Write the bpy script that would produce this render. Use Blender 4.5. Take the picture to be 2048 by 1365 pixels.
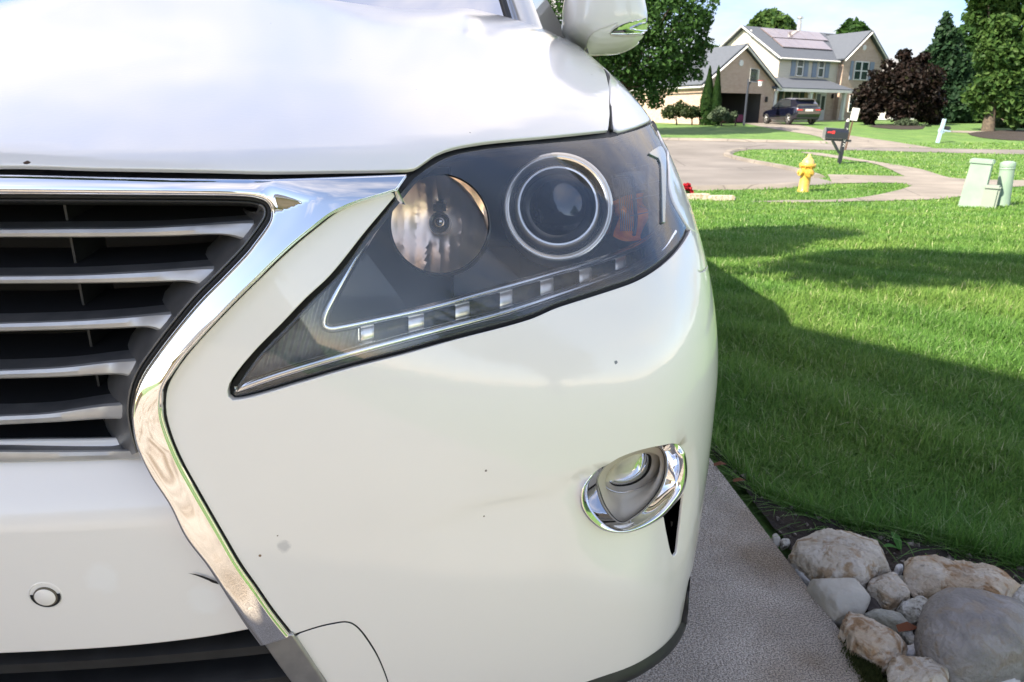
import bpy, bmesh, math, random
import numpy as np
from mathutils import Vector, Matrix
from mathutils.geometry import delaunay_2d_cdt
from mathutils.bvhtree import BVHTree

random.seed(7)
RNG = np.random.default_rng(7)
scene = bpy.context.scene
for o in list(bpy.data.objects):
    bpy.data.objects.remove(o)
COL = scene.collection

# ------------------------------------------------------------------ camera
CAMZ, FPX, PITCH = 0.95, 1400.0, math.radians(17.5)
cd = bpy.data.cameras.new("camera")
cam = bpy.data.objects.new("camera", cd)
COL.objects.link(cam)
cam.location = (0, 0, CAMZ)
cam.rotation_euler = (math.radians(90) - PITCH, 0, 0)
cd.sensor_width = 36.0
cd.lens = 36.0 * FPX / 2048.0
cd.clip_start = 0.02
cd.clip_end = 3000
cd.dof.use_dof = True
cd.dof.focus_distance = 0.80
cd.dof.aperture_fstop = 18.0
scene.camera = cam

# ------------------------------------------------------------------ light
SUN_DIR = Vector((-0.62, -0.42, 0.66)).normalized()      # towards the sun
SUN_EL = math.asin(SUN_DIR.z)
SUN_AZ = math.atan2(SUN_DIR.x, SUN_DIR.y)
EXPOSURE = 2.9
SKY_STRENGTH = 0.12
world = bpy.data.worlds.new("World")
scene.world = world
world.use_nodes = True
wn, wl = world.node_tree.nodes, world.node_tree.links
wn.clear()
wo = wn.new('ShaderNodeOutputWorld'); bg = wn.new('ShaderNodeBackground')
sky = wn.new('ShaderNodeTexSky'); sky.sky_type = 'NISHITA'; sky.sun_disc = False
sky.sun_elevation = SUN_EL; sky.sun_rotation = SUN_AZ
sky.air_density = 0.75; sky.dust_density = 0.1; sky.ozone_density = 3.0
tc = wn.new('ShaderNodeTexCoord')
sep = wn.new('ShaderNodeSeparateXYZ'); wl.new(tc.outputs['Generated'], sep.inputs[0])
zad = wn.new('ShaderNodeMath'); zad.operation = 'MAXIMUM'; wl.new(sep.outputs[2], zad.inputs[0]); zad.inputs[1].default_value = 0.0
zp = wn.new('ShaderNodeMath'); zp.operation = 'ADD'; wl.new(zad.outputs[0], zp.inputs[0]); zp.inputs[1].default_value = 0.22
dvx = wn.new('ShaderNodeMath'); dvx.operation = 'DIVIDE'; wl.new(sep.outputs[0], dvx.inputs[0]); wl.new(zp.outputs[0], dvx.inputs[1])
dvy = wn.new('ShaderNodeMath'); dvy.operation = 'DIVIDE'; wl.new(sep.outputs[1], dvy.inputs[0]); wl.new(zp.outputs[0], dvy.inputs[1])
cmb = wn.new('ShaderNodeCombineXYZ'); wl.new(dvx.outputs[0], cmb.inputs[0]); wl.new(dvy.outputs[0], cmb.inputs[1])
cn = wn.new('ShaderNodeTexNoise'); cn.inputs['Scale'].default_value = 0.7; cn.inputs['Detail'].default_value = 7; cn.inputs['Roughness'].default_value = 0.6
wl.new(cmb.outputs[0], cn.inputs['Vector'])
cby = wn.new('ShaderNodeMath'); cby.operation = 'MULTIPLY_ADD'; wl.new(sep.outputs[1], cby.inputs[0]); cby.inputs[1].default_value = 0.15; wl.new(cn.outputs['Fac'], cby.inputs[2])   # more cloud beyond the street than behind us
cr = wn.new('ShaderNodeValToRGB'); wl.new(cby.outputs[0], cr.inputs[0])
cr.color_ramp.elements[0].position = 0.47; cr.color_ramp.elements[0].color = (0, 0, 0, 1)
cr.color_ramp.elements[1].position = 0.72; cr.color_ramp.elements[1].color = (1, 1, 1, 1)
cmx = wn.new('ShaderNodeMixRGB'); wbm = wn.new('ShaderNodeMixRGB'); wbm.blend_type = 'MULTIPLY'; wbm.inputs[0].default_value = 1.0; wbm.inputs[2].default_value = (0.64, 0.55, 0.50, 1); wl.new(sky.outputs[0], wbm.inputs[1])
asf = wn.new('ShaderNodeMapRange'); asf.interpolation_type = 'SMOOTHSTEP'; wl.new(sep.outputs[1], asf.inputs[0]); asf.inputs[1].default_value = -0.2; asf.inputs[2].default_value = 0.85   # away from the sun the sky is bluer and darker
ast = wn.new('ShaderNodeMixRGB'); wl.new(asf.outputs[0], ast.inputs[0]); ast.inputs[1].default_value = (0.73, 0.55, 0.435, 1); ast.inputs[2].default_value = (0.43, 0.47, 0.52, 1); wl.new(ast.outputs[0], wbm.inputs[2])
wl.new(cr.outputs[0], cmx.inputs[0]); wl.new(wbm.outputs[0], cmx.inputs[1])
cmx.inputs[2].default_value = (2.45, 2.15, 1.85, 1)
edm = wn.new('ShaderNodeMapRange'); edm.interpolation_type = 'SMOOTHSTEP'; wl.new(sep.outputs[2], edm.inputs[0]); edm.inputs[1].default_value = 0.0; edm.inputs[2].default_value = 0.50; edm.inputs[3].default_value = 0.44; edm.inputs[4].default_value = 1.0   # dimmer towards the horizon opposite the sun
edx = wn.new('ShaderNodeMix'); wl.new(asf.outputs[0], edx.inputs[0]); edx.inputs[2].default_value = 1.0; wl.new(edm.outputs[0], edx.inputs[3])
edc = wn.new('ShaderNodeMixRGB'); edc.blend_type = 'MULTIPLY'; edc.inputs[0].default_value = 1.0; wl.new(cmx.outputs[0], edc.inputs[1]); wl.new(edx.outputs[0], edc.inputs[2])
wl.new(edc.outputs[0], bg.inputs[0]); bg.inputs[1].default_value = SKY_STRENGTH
wl.new(bg.outputs[0], wo.inputs[0])

sd = bpy.data.lights.new("sun", 'SUN'); sd.energy = 2.0; sd.angle = math.radians(0.5); sd.color = (1.0, 0.89, 0.72)
sun = bpy.data.objects.new("sun", sd); COL.objects.link(sun)
sun.rotation_euler = SUN_DIR.to_track_quat('Z', 'Y').to_euler(); sun.location = (-20, -14, 22)

vs = scene.view_settings
scene.display_settings.display_device = 'sRGB'
vs.view_transform = 'Standard'; vs.look = 'None'; vs.exposure = EXPOSURE; vs.gamma = 1.0; vs.use_curve_mapping = False
scene.render.engine = 'CYCLES'
scene.cycles.max_bounces = 10; scene.cycles.transparent_max_bounces = 12
scene.cycles.use_denoising = True

# ------------------------------------------------------------------ materials
def mat(name, c1, c2=None, scale=5.0, rough=0.5, metal=0.0, coat=0.0, coat_rough=0.03, spec=0.5, bump=0.0, bscale=60.0,
        detail=6.0, lo=0.35, hi=0.65, rough2=None, trans=0.0, stretch=None, distort=0.0):
    m = bpy.data.materials.new(name); m.use_nodes = True
    n, l = m.node_tree.nodes, m.node_tree.links
    b = n['Principled BSDF']
    b.inputs['Base Color'].default_value = (*c1, 1)
    b.inputs['Roughness'].default_value = rough; b.inputs['Metallic'].default_value = metal
    b.inputs['Coat Weight'].default_value = coat; b.inputs['Coat Roughness'].default_value = coat_rough
    b.inputs['Specular IOR Level'].default_value = spec
    if trans: b.inputs['Transmission Weight'].default_value = trans
    if c2 is not None or bump:
        t = n.new('ShaderNodeTexCoord'); src = t.outputs['Object']
        if stretch:
            mp = n.new('ShaderNodeMapping'); mp.inputs['Scale'].default_value = stretch
            l.new(src, mp.inputs[0]); src = mp.outputs[0]
    if c2 is not None:
        x = n.new('ShaderNodeTexNoise'); x.inputs['Scale'].default_value = scale; x.inputs['Detail'].default_value = detail
        x.inputs['Distortion'].default_value = distort
        l.new(src, x.inputs['Vector'])
        r = n.new('ShaderNodeValToRGB'); l.new(x.outputs['Fac'], r.inputs[0])
        r.color_ramp.elements[0].position = lo; r.color_ramp.elements[0].color = (*c1, 1)
        r.color_ramp.elements[1].position = hi; r.color_ramp.elements[1].color = (*c2, 1)
        l.new(r.outputs[0], b.inputs['Base Color'])
        if rough2 is not None:
            mr = n.new('ShaderNodeMapRange'); l.new(x.outputs['Fac'], mr.inputs[0])
            mr.inputs[1].default_value = lo; mr.inputs[2].default_value = hi; mr.inputs[3].default_value = rough; mr.inputs[4].default_value = rough2
            l.new(mr.outputs[0], b.inputs['Roughness'])
    if bump:
        y = n.new('ShaderNodeTexNoise'); y.inputs['Scale'].default_value = bscale; y.inputs['Detail'].default_value = 8
        l.new(src, y.inputs['Vector'])
        bp = n.new('ShaderNodeBump'); bp.inputs['Strength'].default_value = bump; bp.inputs['Distance'].default_value = 0.02
        l.new(y.outputs['Fac'], bp.inputs['Height']); l.new(bp.outputs[0], b.inputs['Normal'])
    return m

def nodes_of(m):
    return m.node_tree.nodes, m.node_tree.links, m.node_tree.nodes['Principled BSDF']

def leaf_mat(name, ca, cb, cc=None, transl=0.35):
    """foliage: colour varies per leaf, part of the light passes through"""
    m = bpy.data.materials.new(name); m.use_nodes = True
    n, l = m.node_tree.nodes, m.node_tree.links
    b = n['Principled BSDF']; out = n['Material Output']
    g = n.new('ShaderNodeNewGeometry')
    r = n.new('ShaderNodeValToRGB'); l.new(g.outputs['Random Per Island'], r.inputs[0])
    r.color_ramp.elements[0].position = 0.0; r.color_ramp.elements[0].color = (*ca, 1)
    r.color_ramp.elements[1].position = 1.0; r.color_ramp.elements[1].color = (*cb, 1)
    if cc is not None:
        e = r.color_ramp.elements.new(0.9); e.color = (*cb, 1)
        r.color_ramp.elements[2].color = (*cc, 1)
    l.new(r.outputs[0], b.inputs['Base Color']); b.inputs['Roughness'].default_value = 0.5
    b.inputs['Specular IOR Level'].default_value = 0.12
    t = n.new('ShaderNodeBsdfTranslucent'); l.new(r.outputs[0], t.inputs[0])
    mx = n.new('ShaderNodeMixShader'); mx.inputs[0].default_value = transl
    l.new(b.outputs[0], mx.inputs[1]); l.new(t.outputs[0], mx.inputs[2]); l.new(mx.outputs[0], out.inputs[0])
    return m

def position_tint(m, scale, ca, cb):
    """patches of another tone over a leaf material, by place"""
    n, l = m.node_tree.nodes, m.node_tree.links; r = n['Color Ramp']
    t = n.new('ShaderNodeTexCoord'); x = n.new('ShaderNodeTexNoise'); x.inputs['Scale'].default_value = scale; x.inputs['Detail'].default_value = 5; l.new(t.outputs['Object'], x.inputs['Vector'])
    q = n.new('ShaderNodeValToRGB'); l.new(x.outputs['Fac'], q.inputs[0]); q.color_ramp.elements[0].position = 0.38; q.color_ramp.elements[0].color = (*ca, 1); q.color_ramp.elements[1].position = 0.62; q.color_ramp.elements[1].color = (*cb, 1)
    k = n.new('ShaderNodeMixRGB'); k.blend_type = 'MULTIPLY'; k.inputs[0].default_value = 1
    for k_ in list(r.outputs[0].links): s = k_.to_socket; l.remove(k_); l.new(k.outputs[0], s)
    l.new(r.outputs[0], k.inputs[1]); l.new(q.outputs[0], k.inputs[2])
def cracks(m, scale, width=0.012, dark=0.55):
    n, l, b = nodes_of(m); s = b.inputs['Base Color'].links[0].from_socket
    t = n.new('ShaderNodeTexCoord'); v = n.new('ShaderNodeTexVoronoi'); v.feature = 'DISTANCE_TO_EDGE'; v.inputs['Scale'].default_value = scale; l.new(t.outputs['Object'], v.inputs['Vector'])
    r = n.new('ShaderNodeMapRange'); l.new(v.outputs['Distance'], r.inputs[0]); r.inputs[1].default_value = width * .3; r.inputs[2].default_value = width; r.inputs[3].default_value = dark; r.inputs[4].default_value = 1
    x = n.new('ShaderNodeTexNoise'); x.inputs['Scale'].default_value = scale * 1.7; x.inputs['Detail'].default_value = 8; l.new(t.outputs['Object'], x.inputs['Vector'])
    r2 = n.new('ShaderNodeMapRange'); l.new(x.outputs['Fac'], r2.inputs[0]); r2.inputs[1].default_value = .3; r2.inputs[2].default_value = .7; r2.inputs[3].default_value = .78; r2.inputs[4].default_value = 1.12
    p = n.new('ShaderNodeMath'); p.operation = 'MULTIPLY'; l.new(r.outputs[0], p.inputs[0]); l.new(r2.outputs[0], p.inputs[1])
    k = n.new('ShaderNodeMixRGB'); k.blend_type = 'MULTIPLY'; k.inputs[0].default_value = 1; l.new(s, k.inputs[1]); l.new(p.outputs[0], k.inputs[2]); l.new(k.outputs[0], b.inputs['Base Color'])
def clear_mat(name, tint=(1, 1, 1), haze=0.08, refl_rough=0.02, ior=1.45, hazecol=(0.8, 0.8, 0.8)):
    """thin clear plastic or glass sheet: transparent, Fresnel reflection, a little milky haze"""
    m = bpy.data.materials.new(name); m.use_nodes = True
    n, l = m.node_tree.nodes, m.node_tree.links
    n.clear()
    out = n.new('ShaderNodeOutputMaterial'); tr = n.new('ShaderNodeBsdfTransparent'); tr.inputs[0].default_value = (*tint, 1)
    gl = n.new('ShaderNodeBsdfGlossy'); gl.inputs['Roughness'].default_value = refl_rough
    df = n.new('ShaderNodeBsdfDiffuse'); df.inputs[0].default_value = (*hazecol, 1)
    fr = n.new('ShaderNodeFresnel'); fr.inputs[0].default_value = ior
    m1 = n.new('ShaderNodeMixShader'); m2 = n.new('ShaderNodeMixShader')
    t = n.new('ShaderNodeTexCoord'); x = n.new('ShaderNodeTexNoise'); x.inputs['Scale'].default_value = 14; x.inputs['Detail'].default_value = 5
    l.new(t.outputs['Object'], x.inputs['Vector'])
    mr = n.new('ShaderNodeMapRange'); l.new(x.outputs['Fac'], mr.inputs[0])
    mr.inputs[1].default_value = 0.3; mr.inputs[2].default_value = 0.7; mr.inputs[3].default_value = haze * 0.5; mr.inputs[4].default_value = haze * 1.5
    l.new(mr.outputs[0], m1.inputs[0]); l.new(tr.outputs[0], m1.inputs[1]); l.new(df.outputs[0], m1.inputs[2])
    l.new(fr.outputs[0], m2.inputs[0]); l.new(m1.outputs[0], m2.inputs[1]); l.new(gl.outputs[0], m2.inputs[2])
    l.new(m2.outputs[0], out.inputs[0])
    return m

# ------------------------------------------------------------------ object helpers
def tag(o, label=None, cat=None, group=None, kind=None):
    if label: o['label'] = label
    if cat: o['category'] = cat
    if group: o['group'] = group
    if kind: o['kind'] = kind
    return o

def mesh_obj(name, V, F, m=None, parent=None, smooth=False, normals=None, mats=None, fmat=None):
    me = bpy.data.meshes.new(name)
    me.from_pydata([tuple(map(float, v)) for v in V], [], [tuple(int(i) for i in f) for f in F])
    if mats:
        for q in mats: me.materials.append(q)
        me.polygons.foreach_set('material_index', np.asarray(fmat, dtype=np.int32))
    elif m: me.materials.append(m)
    if smooth: me.polygons.foreach_set('use_smooth', np.ones(len(me.polygons), dtype=bool))
    me.update()
    if normals is not None:
        me.normals_split_custom_set_from_vertices([tuple(map(float, q)) for q in normals])
    o = bpy.data.objects.new(name, me); COL.objects.link(o)
    if parent is not None: o.parent = parent
    return o

def fast_mesh(name, V, F, m, parent=None, smooth=False):
    """large meshes straight from numpy arrays (all faces of one size)"""
    me = bpy.data.meshes.new(name)
    V = np.asarray(V, dtype=np.float32); F = np.asarray(F, dtype=np.int32); k = F.shape[1]
    me.vertices.add(len(V)); me.vertices.foreach_set('co', V.ravel())
    me.loops.add(F.size); me.loops.foreach_set('vertex_index', F.ravel())
    me.polygons.add(len(F)); me.polygons.foreach_set('loop_start', np.arange(0, F.size, k, dtype=np.int32))
    me.polygons.foreach_set('loop_total', np.full(len(F), k, dtype=np.int32))
    me.polygons.foreach_set('use_smooth', np.full(len(F), smooth, dtype=bool))
    me.update(calc_edges=True); me.materials.append(m)
    o = bpy.data.objects.new(name, me); COL.objects.link(o)
    if parent is not None: o.parent = parent
    return o

def empty(name, loc=(0, 0, 0), label=None, cat=None, group=None):
    o = bpy.data.objects.new(name, None); COL.objects.link(o); o.location = loc; o.empty_display_size = 0.1
    return tag(o, label, cat, group)

class MB:
    """collects simple shapes into one mesh"""
    def __init__(s, xf=None): s.V, s.F, s.xf = [], [], xf
    def add(s, V, F):
        k = len(s.V); s.V += [tuple(map(float, v)) for v in V]; s.F += [tuple(i + k for i in f) for f in F]
    def box(s, a, b, bev=0.0):
        x0, y0, z0 = a; x1, y1, z1 = b
        if bev <= 0:
            s.add([(x0, y0, z0), (x1, y0, z0), (x1, y1, z0), (x0, y1, z0), (x0, y0, z1), (x1, y0, z1), (x1, y1, z1), (x0, y1, z1)],
                  [(0, 3, 2, 1), (4, 5, 6, 7), (0, 1, 5, 4), (1, 2, 6, 5), (2, 3, 7, 6), (3, 0, 4, 7)])
        else:
            bm = bmesh.new(); bmesh.ops.create_cube(bm, size=1)
            for v in bm.verts:
                v.co = Vector(((x0 + x1) / 2 + v.co.x * (x1 - x0), (y0 + y1) / 2 + v.co.y * (y1 - y0), (z0 + z1) / 2 + v.co.z * (z1 - z0)))
            bmesh.ops.bevel(bm, geom=bm.edges[:], offset=bev, segments=2, affect='EDGES')
            bm.verts.index_update(); s.add([v.co for v in bm.verts], [[v.index for v in f.verts] for f in bm.faces]); bm.free()
    def slab(s, P, t):
        """polygon P (3D, planar) given thickness t against its normal"""
        P = [Vector(p) for p in P]; n = Vector((0, 0, 0))
        for i in range(len(P)): n += P[i].cross(P[(i + 1) % len(P)])
        n.normalize(); k = len(P)
        V = P + [p - n * t for p in P]
        F = [tuple(range(k)), tuple(range(2 * k - 1, k - 1, -1))] + [(i, i + k, (i + 1) % k + k, (i + 1) % k) for i in range(k)]
        s.add(V, F)
    def tube(s, P, r, n=8, cap=True):
        P = [Vector(p) for p in P]; R = r if hasattr(r, '__len__') else [r] * len(P)
        V, F = [], []
        up = None
        for i, p in enumerate(P):
            t = (P[min(i + 1, len(P) - 1)] - P[max(i - 1, 0)]).normalized()
            if up is None:
                up = Vector((0, 0, 1)) if abs(t.z) < 0.9 else Vector((1, 0, 0))
            a = t.cross(up)
            if a.length < 1e-5: a = t.cross(Vector((0, 1, 0)))
            a.normalize(); b = a.cross(t).normalized(); up = b
            for j in range(n):
                q = 2 * math.pi * j / n
                V.append(p + (a * math.cos(q) + b * math.sin(q)) * R[i])
        for i in range(len(P) - 1):
            for j in range(n):
                F.append((i * n + j, i * n + (j + 1) % n, (i + 1) * n + (j + 1) % n, (i + 1) * n + j))
        if cap:
            F.append(tuple(range(n - 1, -1, -1))); F.append(tuple((len(P) - 1) * n + j for j in range(n)))
        s.add(V, F)
    def lathe(s, prof, c=(0, 0, 0), ax=(0, 0, 1), n=32, cap0=False, cap1=False):
        """prof: (radius, height along ax)"""
        ax = Vector(ax).normalized(); c = Vector(c)
        a = ax.cross(Vector((0, 0, 1)) if abs(ax.z) < 0.9 else Vector((1, 0, 0))).normalized(); b = ax.cross(a)
        V, F = [], []
        for r, h in prof:
            for j in range(n):
                q = 2 * math.pi * j / n
                V.append(c + ax * h + (a * math.cos(q) + b * math.sin(q)) * r)
        for i in range(len(prof) - 1):
            for j in range(n):
                F.append((i * n + j, i * n + (j + 1) % n, (i + 1) * n + (j + 1) % n, (i + 1) * n + j))
        if cap0: F.append(tuple(range(n - 1, -1, -1)))
        if cap1: F.append(tuple((len(prof) - 1) * n + j for j in range(n)))
        s.add(V, F)
    def build(s, name, m, parent=None, smooth=False):
        V = [s.xf(*v) for v in s.V] if s.xf else s.V
        o = mesh_obj(name, V, s.F, m, parent, smooth=smooth)
        if smooth: o.data.set_sharp_from_angle(angle=math.radians(40))
        return o

# ------------------------------------------------------------------ the photograph's rays, used to measure where things stand
cp_, sp_ = math.cos(PITCH), math.sin(PITCH)
def raydir(px, py):
    px = np.asarray(px, float); py = np.asarray(py, float)
    dx = (px - 1024) / FPX; dy = (py - 682.5) / FPX
    return np.stack([dx, cp_ - dy * sp_, -sp_ - dy * cp_], -1)
O_ = np.array([0, 0, CAMZ])
def proj(p):
    p = np.asarray(p, float) - O_
    d = p[..., 1] * cp_ - p[..., 2] * sp_
    up = p[..., 1] * sp_ + p[..., 2] * cp_
    return 1024 + FPX * p[..., 0] / d, 682.5 - FPX * up / d
def at_depth(px, py, Y):
    r = raydir(px, py); return O_ + r * (Y / r[1])
def on_plane(px, py, P, n):
    r = raydir(px, py); P = np.asarray(P, float); n = np.asarray(n, float)
    return O_ + r * (np.dot(P - O_, n) / np.dot(r, n))

GY = np.array([-60, -2, 2.2, 3.2, 5, 8, 12, 16, 24, 32, 38, 46, 57, 70, 100, 400.])
GZ = np.array([0, -0.06, -0.06, -0.07, -0.14, -0.30, -0.48, -0.55, -0.50, -0.20, 0.22, 0.63, 0.89, 0.98, 1.05, 1.05])
def gz(y):
    """height of the ground: falls gently to the street, climbs again to the house opposite"""
    y = np.asarray(y, float)
    return (np.interp(y - 0.8, GY, GZ) + np.interp(y, GY, GZ) * 2 + np.interp(y + 0.8, GY, GZ)) / 4
def ground(px, py, dz=0.0):
    px = np.atleast_1d(np.asarray(px, float)); py = np.atleast_1d(np.asarray(py, float))
    r = raydir(px, py); Y = np.concatenate([np.linspace(0.5, 16, 500), np.linspace(16.1, 140, 700)])
    t = Y[None, :] / r[:, 1:2]; z = CAMZ + r[:, 2:3] * t; below = z < gz(Y)[None, :] + dz
    i = np.argmax(below, 1); i = np.where(below.any(1), i, len(Y) - 1); i = np.maximum(i, 1)
    lo, hi = Y[i - 1].copy(), Y[i].copy()
    for _ in range(20):
        m = (lo + hi) / 2; z = CAMZ + r[:, 2] * m / r[:, 1]; b = z < gz(m) + dz
        hi = np.where(b, m, hi); lo = np.where(b, lo, m)
    return np.stack([r[:, 0] * hi / r[:, 1], hi, gz(hi) + dz], -1)

def in_poly(P, poly):
    P = np.asarray(P, float); poly = np.asarray(poly, float)
    x, y = P[:, 0], P[:, 1]; c = np.zeros(len(P), bool)
    a = poly; b = np.roll(poly, -1, 0)
    for (x0, y0), (x1, y1) in zip(a, b):
        if y0 == y1: continue
        k = ((y0 > y) != (y1 > y)) & (x < (x1 - x0) * (y - y0) / (y1 - y0) + x0); c ^= k
    return c
def seg_dist(P, poly, closed=True):
    P = np.asarray(P, float); poly = np.asarray(poly, float); d = np.full(len(P), 1e9)
    nseg = len(poly) if closed else len(poly) - 1
    for i in range(nseg):
        a = poly[i]; e = poly[(i + 1) % len(poly)] - a; L = max(e @ e, 1e-18)
        t = np.clip(((P - a) @ e) / L, 0, 1); q = P - a - t[:, None] * e
        d = np.minimum(d, np.sqrt((q * q).sum(1)))
    return d
def seg_pts(G, E):
    d = np.full(len(G), 1e9)
    for i in range(0, len(E), 200):
        q = G[:, None, :] - E[None, i:i + 200, :]; d = np.minimum(d, np.sqrt((q * q).sum(2)).min(1))
    return d
def resample(pts, step, closed=True, scale=(1, 1)):
    """Catmull-Rom through pts [(u, v, corner)], sharp at corners"""
    P = np.array([p[:2] for p in pts], float); C = [len(p) > 2 and bool(p[2]) for p in pts]; n = len(P); out = []
    for i in range(n if closed else n - 1):
        p1, p2 = P[i], P[(i + 1) % n]
        p0 = P[(i - 1) % n] if (closed or i > 0) else p1
        p3 = P[(i + 2) % n] if (closed or i + 2 < n) else p2
        if C[i]: p0 = p1
        if C[(i + 1) % n]: p3 = p2
        L = np.linalg.norm((p2 - p1) * scale); k = max(1, int(math.ceil(L / step)))
        L0 = np.linalg.norm(p1 - p0) or 1e-9; L1 = np.linalg.norm(p2 - p1) or 1e-9; L2 = np.linalg.norm(p3 - p2) or 1e-9
        m1 = (p2 - p0) / (L0 + L1) * L1 if not C[i] and (closed or i > 0) else (p2 - p1)
        m2 = (p3 - p1) / (L1 + L2) * L1 if not C[(i + 1) % n] and (closed or i + 2 < n) else (p2 - p1)
        for j in range(k):
            t = j / k; t2, t3 = t * t, t * t * t
            out.append((2 * t3 - 3 * t2 + 1) * p1 + (t3 - 2 * t2 + t) * m1 + (-2 * t3 + 3 * t2) * p2 + (t3 - t2) * m2)
    if not closed: out.append(P[-1])
    return np.array(out)
def cdt(loops, h, jitter=0.0, extra=None):
    """triangulate the first loop minus the others, with a grid of inner points of spacing h"""
    B = np.concatenate(loops); lo, hi = B.min(0), B.max(0)
    gx = np.arange(lo[0], hi[0], h); gy = np.arange(lo[1], hi[1], h * 0.87)
    X, Yy = np.meshgrid(gx, gy); X = X + (np.arange(len(gy)) % 2)[:, None] * h * 0.5
    G = np.stack([X.ravel(), Yy.ravel()], 1)
    k = in_poly(G, loops[0])
    for q in loops[1:]: k &= ~in_poly(G, q)
    G = G[k]
    if len(G):
        d = np.min([seg_dist(G, q) for q in loops], 0); G = G[d > 0.55 * h]
    if extra is not None and len(extra):
        if len(G): G = G[seg_pts(G, extra) > 0.5 * h]
        k = in_poly(extra, loops[0]); G = np.concatenate([G, extra[k]]) if len(G) else extra[k]
    if jitter and len(G): G = G + RNG.uniform(-jitter, jitter, G.shape) * h
    E, b = [], 0
    for q in loops:
        m = len(q); E += [(b + i, b + (i + 1) % m) for i in range(m)]; b += m
    allp = np.concatenate([B, G]) if len(G) else B
    s = 1.0 / max(hi - lo); c = lo
    V2, _, F, *_ = delaunay_2d_cdt([Vector(((p[0] - c[0]) * s, (p[1] - c[1]) * s)) for p in allp], E, [], 0, 1e-7)
    V = np.array([(v.x / s + c[0], v.y / s + c[1]) for v in V2]); F = np.array([f for f in F if len(f) == 3])
    cen = V[F].mean(1); k = in_poly(cen, loops[0])
    for q in loops[1:]: k &= ~in_poly(cen, q)
    return V, F[k], len(B)
# ------------------------------------------------------------------ shared materials
M = {}
M['chrome'] = mat('chrome', (0.86, 0.86, 0.87), rough=0.035, metal=1.0)
M['black'] = mat('black_plastic', (0.012, 0.012, 0.013), (0.022, 0.022, 0.022), scale=40, rough=0.45)
M['rubber'] = mat('black_rubber', (0.006, 0.006, 0.006), (0.014, 0.014, 0.014), scale=30, rough=0.6)
M['dark'] = mat('unlit_plastic', (0.006, 0.006, 0.007), rough=0.7)
M['concrete'] = mat('pale_concrete', (0.19, 0.168, 0.145), (0.24, 0.213, 0.183), scale=1.2, rough=0.9, bump=0.15, bscale=40)
M['street'] = mat('street_concrete', (0.15, 0.136, 0.125), (0.195, 0.178, 0.165), scale=0.5, rough=0.9, bump=0.1, bscale=30)
M['trunk'] = mat('bark', (0.055, 0.042, 0.03), (0.11, 0.085, 0.06), scale=9, rough=0.9, bump=0.6, bscale=14)

cracks(M['street'], 0.22, 0.006); cracks(M['concrete'], 0.5, 0.012)
# our driveway: brushed concrete, exposed sand, damp stains
drive = mat('driveway_concrete', (0.33, 0.302, 0.262), (0.52, 0.48, 0.425), scale=5, rough=0.9, bump=0.7, bscale=140, detail=12, lo=0.3, hi=0.7)
n, l, b = nodes_of(drive)
tcd = n.new('ShaderNodeTexCoord')
f = n.new('ShaderNodeTexNoise'); f.inputs['Scale'].default_value = 330; f.inputs['Detail'].default_value = 3; l.new(tcd.outputs['Object'], f.inputs['Vector'])
fr = n.new('ShaderNodeValToRGB'); l.new(f.outputs['Fac'], fr.inputs[0])
fr.color_ramp.elements[0].position = 0.36; fr.color_ramp.elements[0].color = (0.25, 0.23, 0.22, 1)
fr.color_ramp.elements[1].position = 0.62; fr.color_ramp.elements[1].color = (1.35, 1.3, 1.26, 1)
mu = n.new('ShaderNodeMixRGB'); mu.blend_type = 'MULTIPLY'; mu.inputs[0].default_value = 0.85
srcc = b.inputs['Base Color'].links[0].from_socket
l.new(srcc, mu.inputs[1]); l.new(fr.outputs[0], mu.inputs[2])
st = n.new('ShaderNodeTexNoise'); st.inputs['Scale'].default_value = 2.3; st.inputs['Detail'].default_value = 6; l.new(tcd.outputs['Object'], st.inputs['Vector'])
sr = n.new('ShaderNodeValToRGB'); l.new(st.outputs['Fac'], sr.inputs[0])
sr.color_ramp.elements[0].position = 0.52; sr.color_ramp.elements[0].color = (1, 1, 1, 1)
sr.color_ramp.elements[1].position = 0.66; sr.color_ramp.elements[1].color = (0.55, 0.47, 0.37, 1)
mv = n.new('ShaderNodeMixRGB'); mv.blend_type = 'MULTIPLY'; mv.inputs[0].default_value = 0.9
l.new(mu.outputs[0], mv.inputs[1]); l.new(sr.outputs[0], mv.inputs[2]); l.new(mv.outputs[0], b.inputs['Base Color'])
M['drive'] = drive

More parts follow.
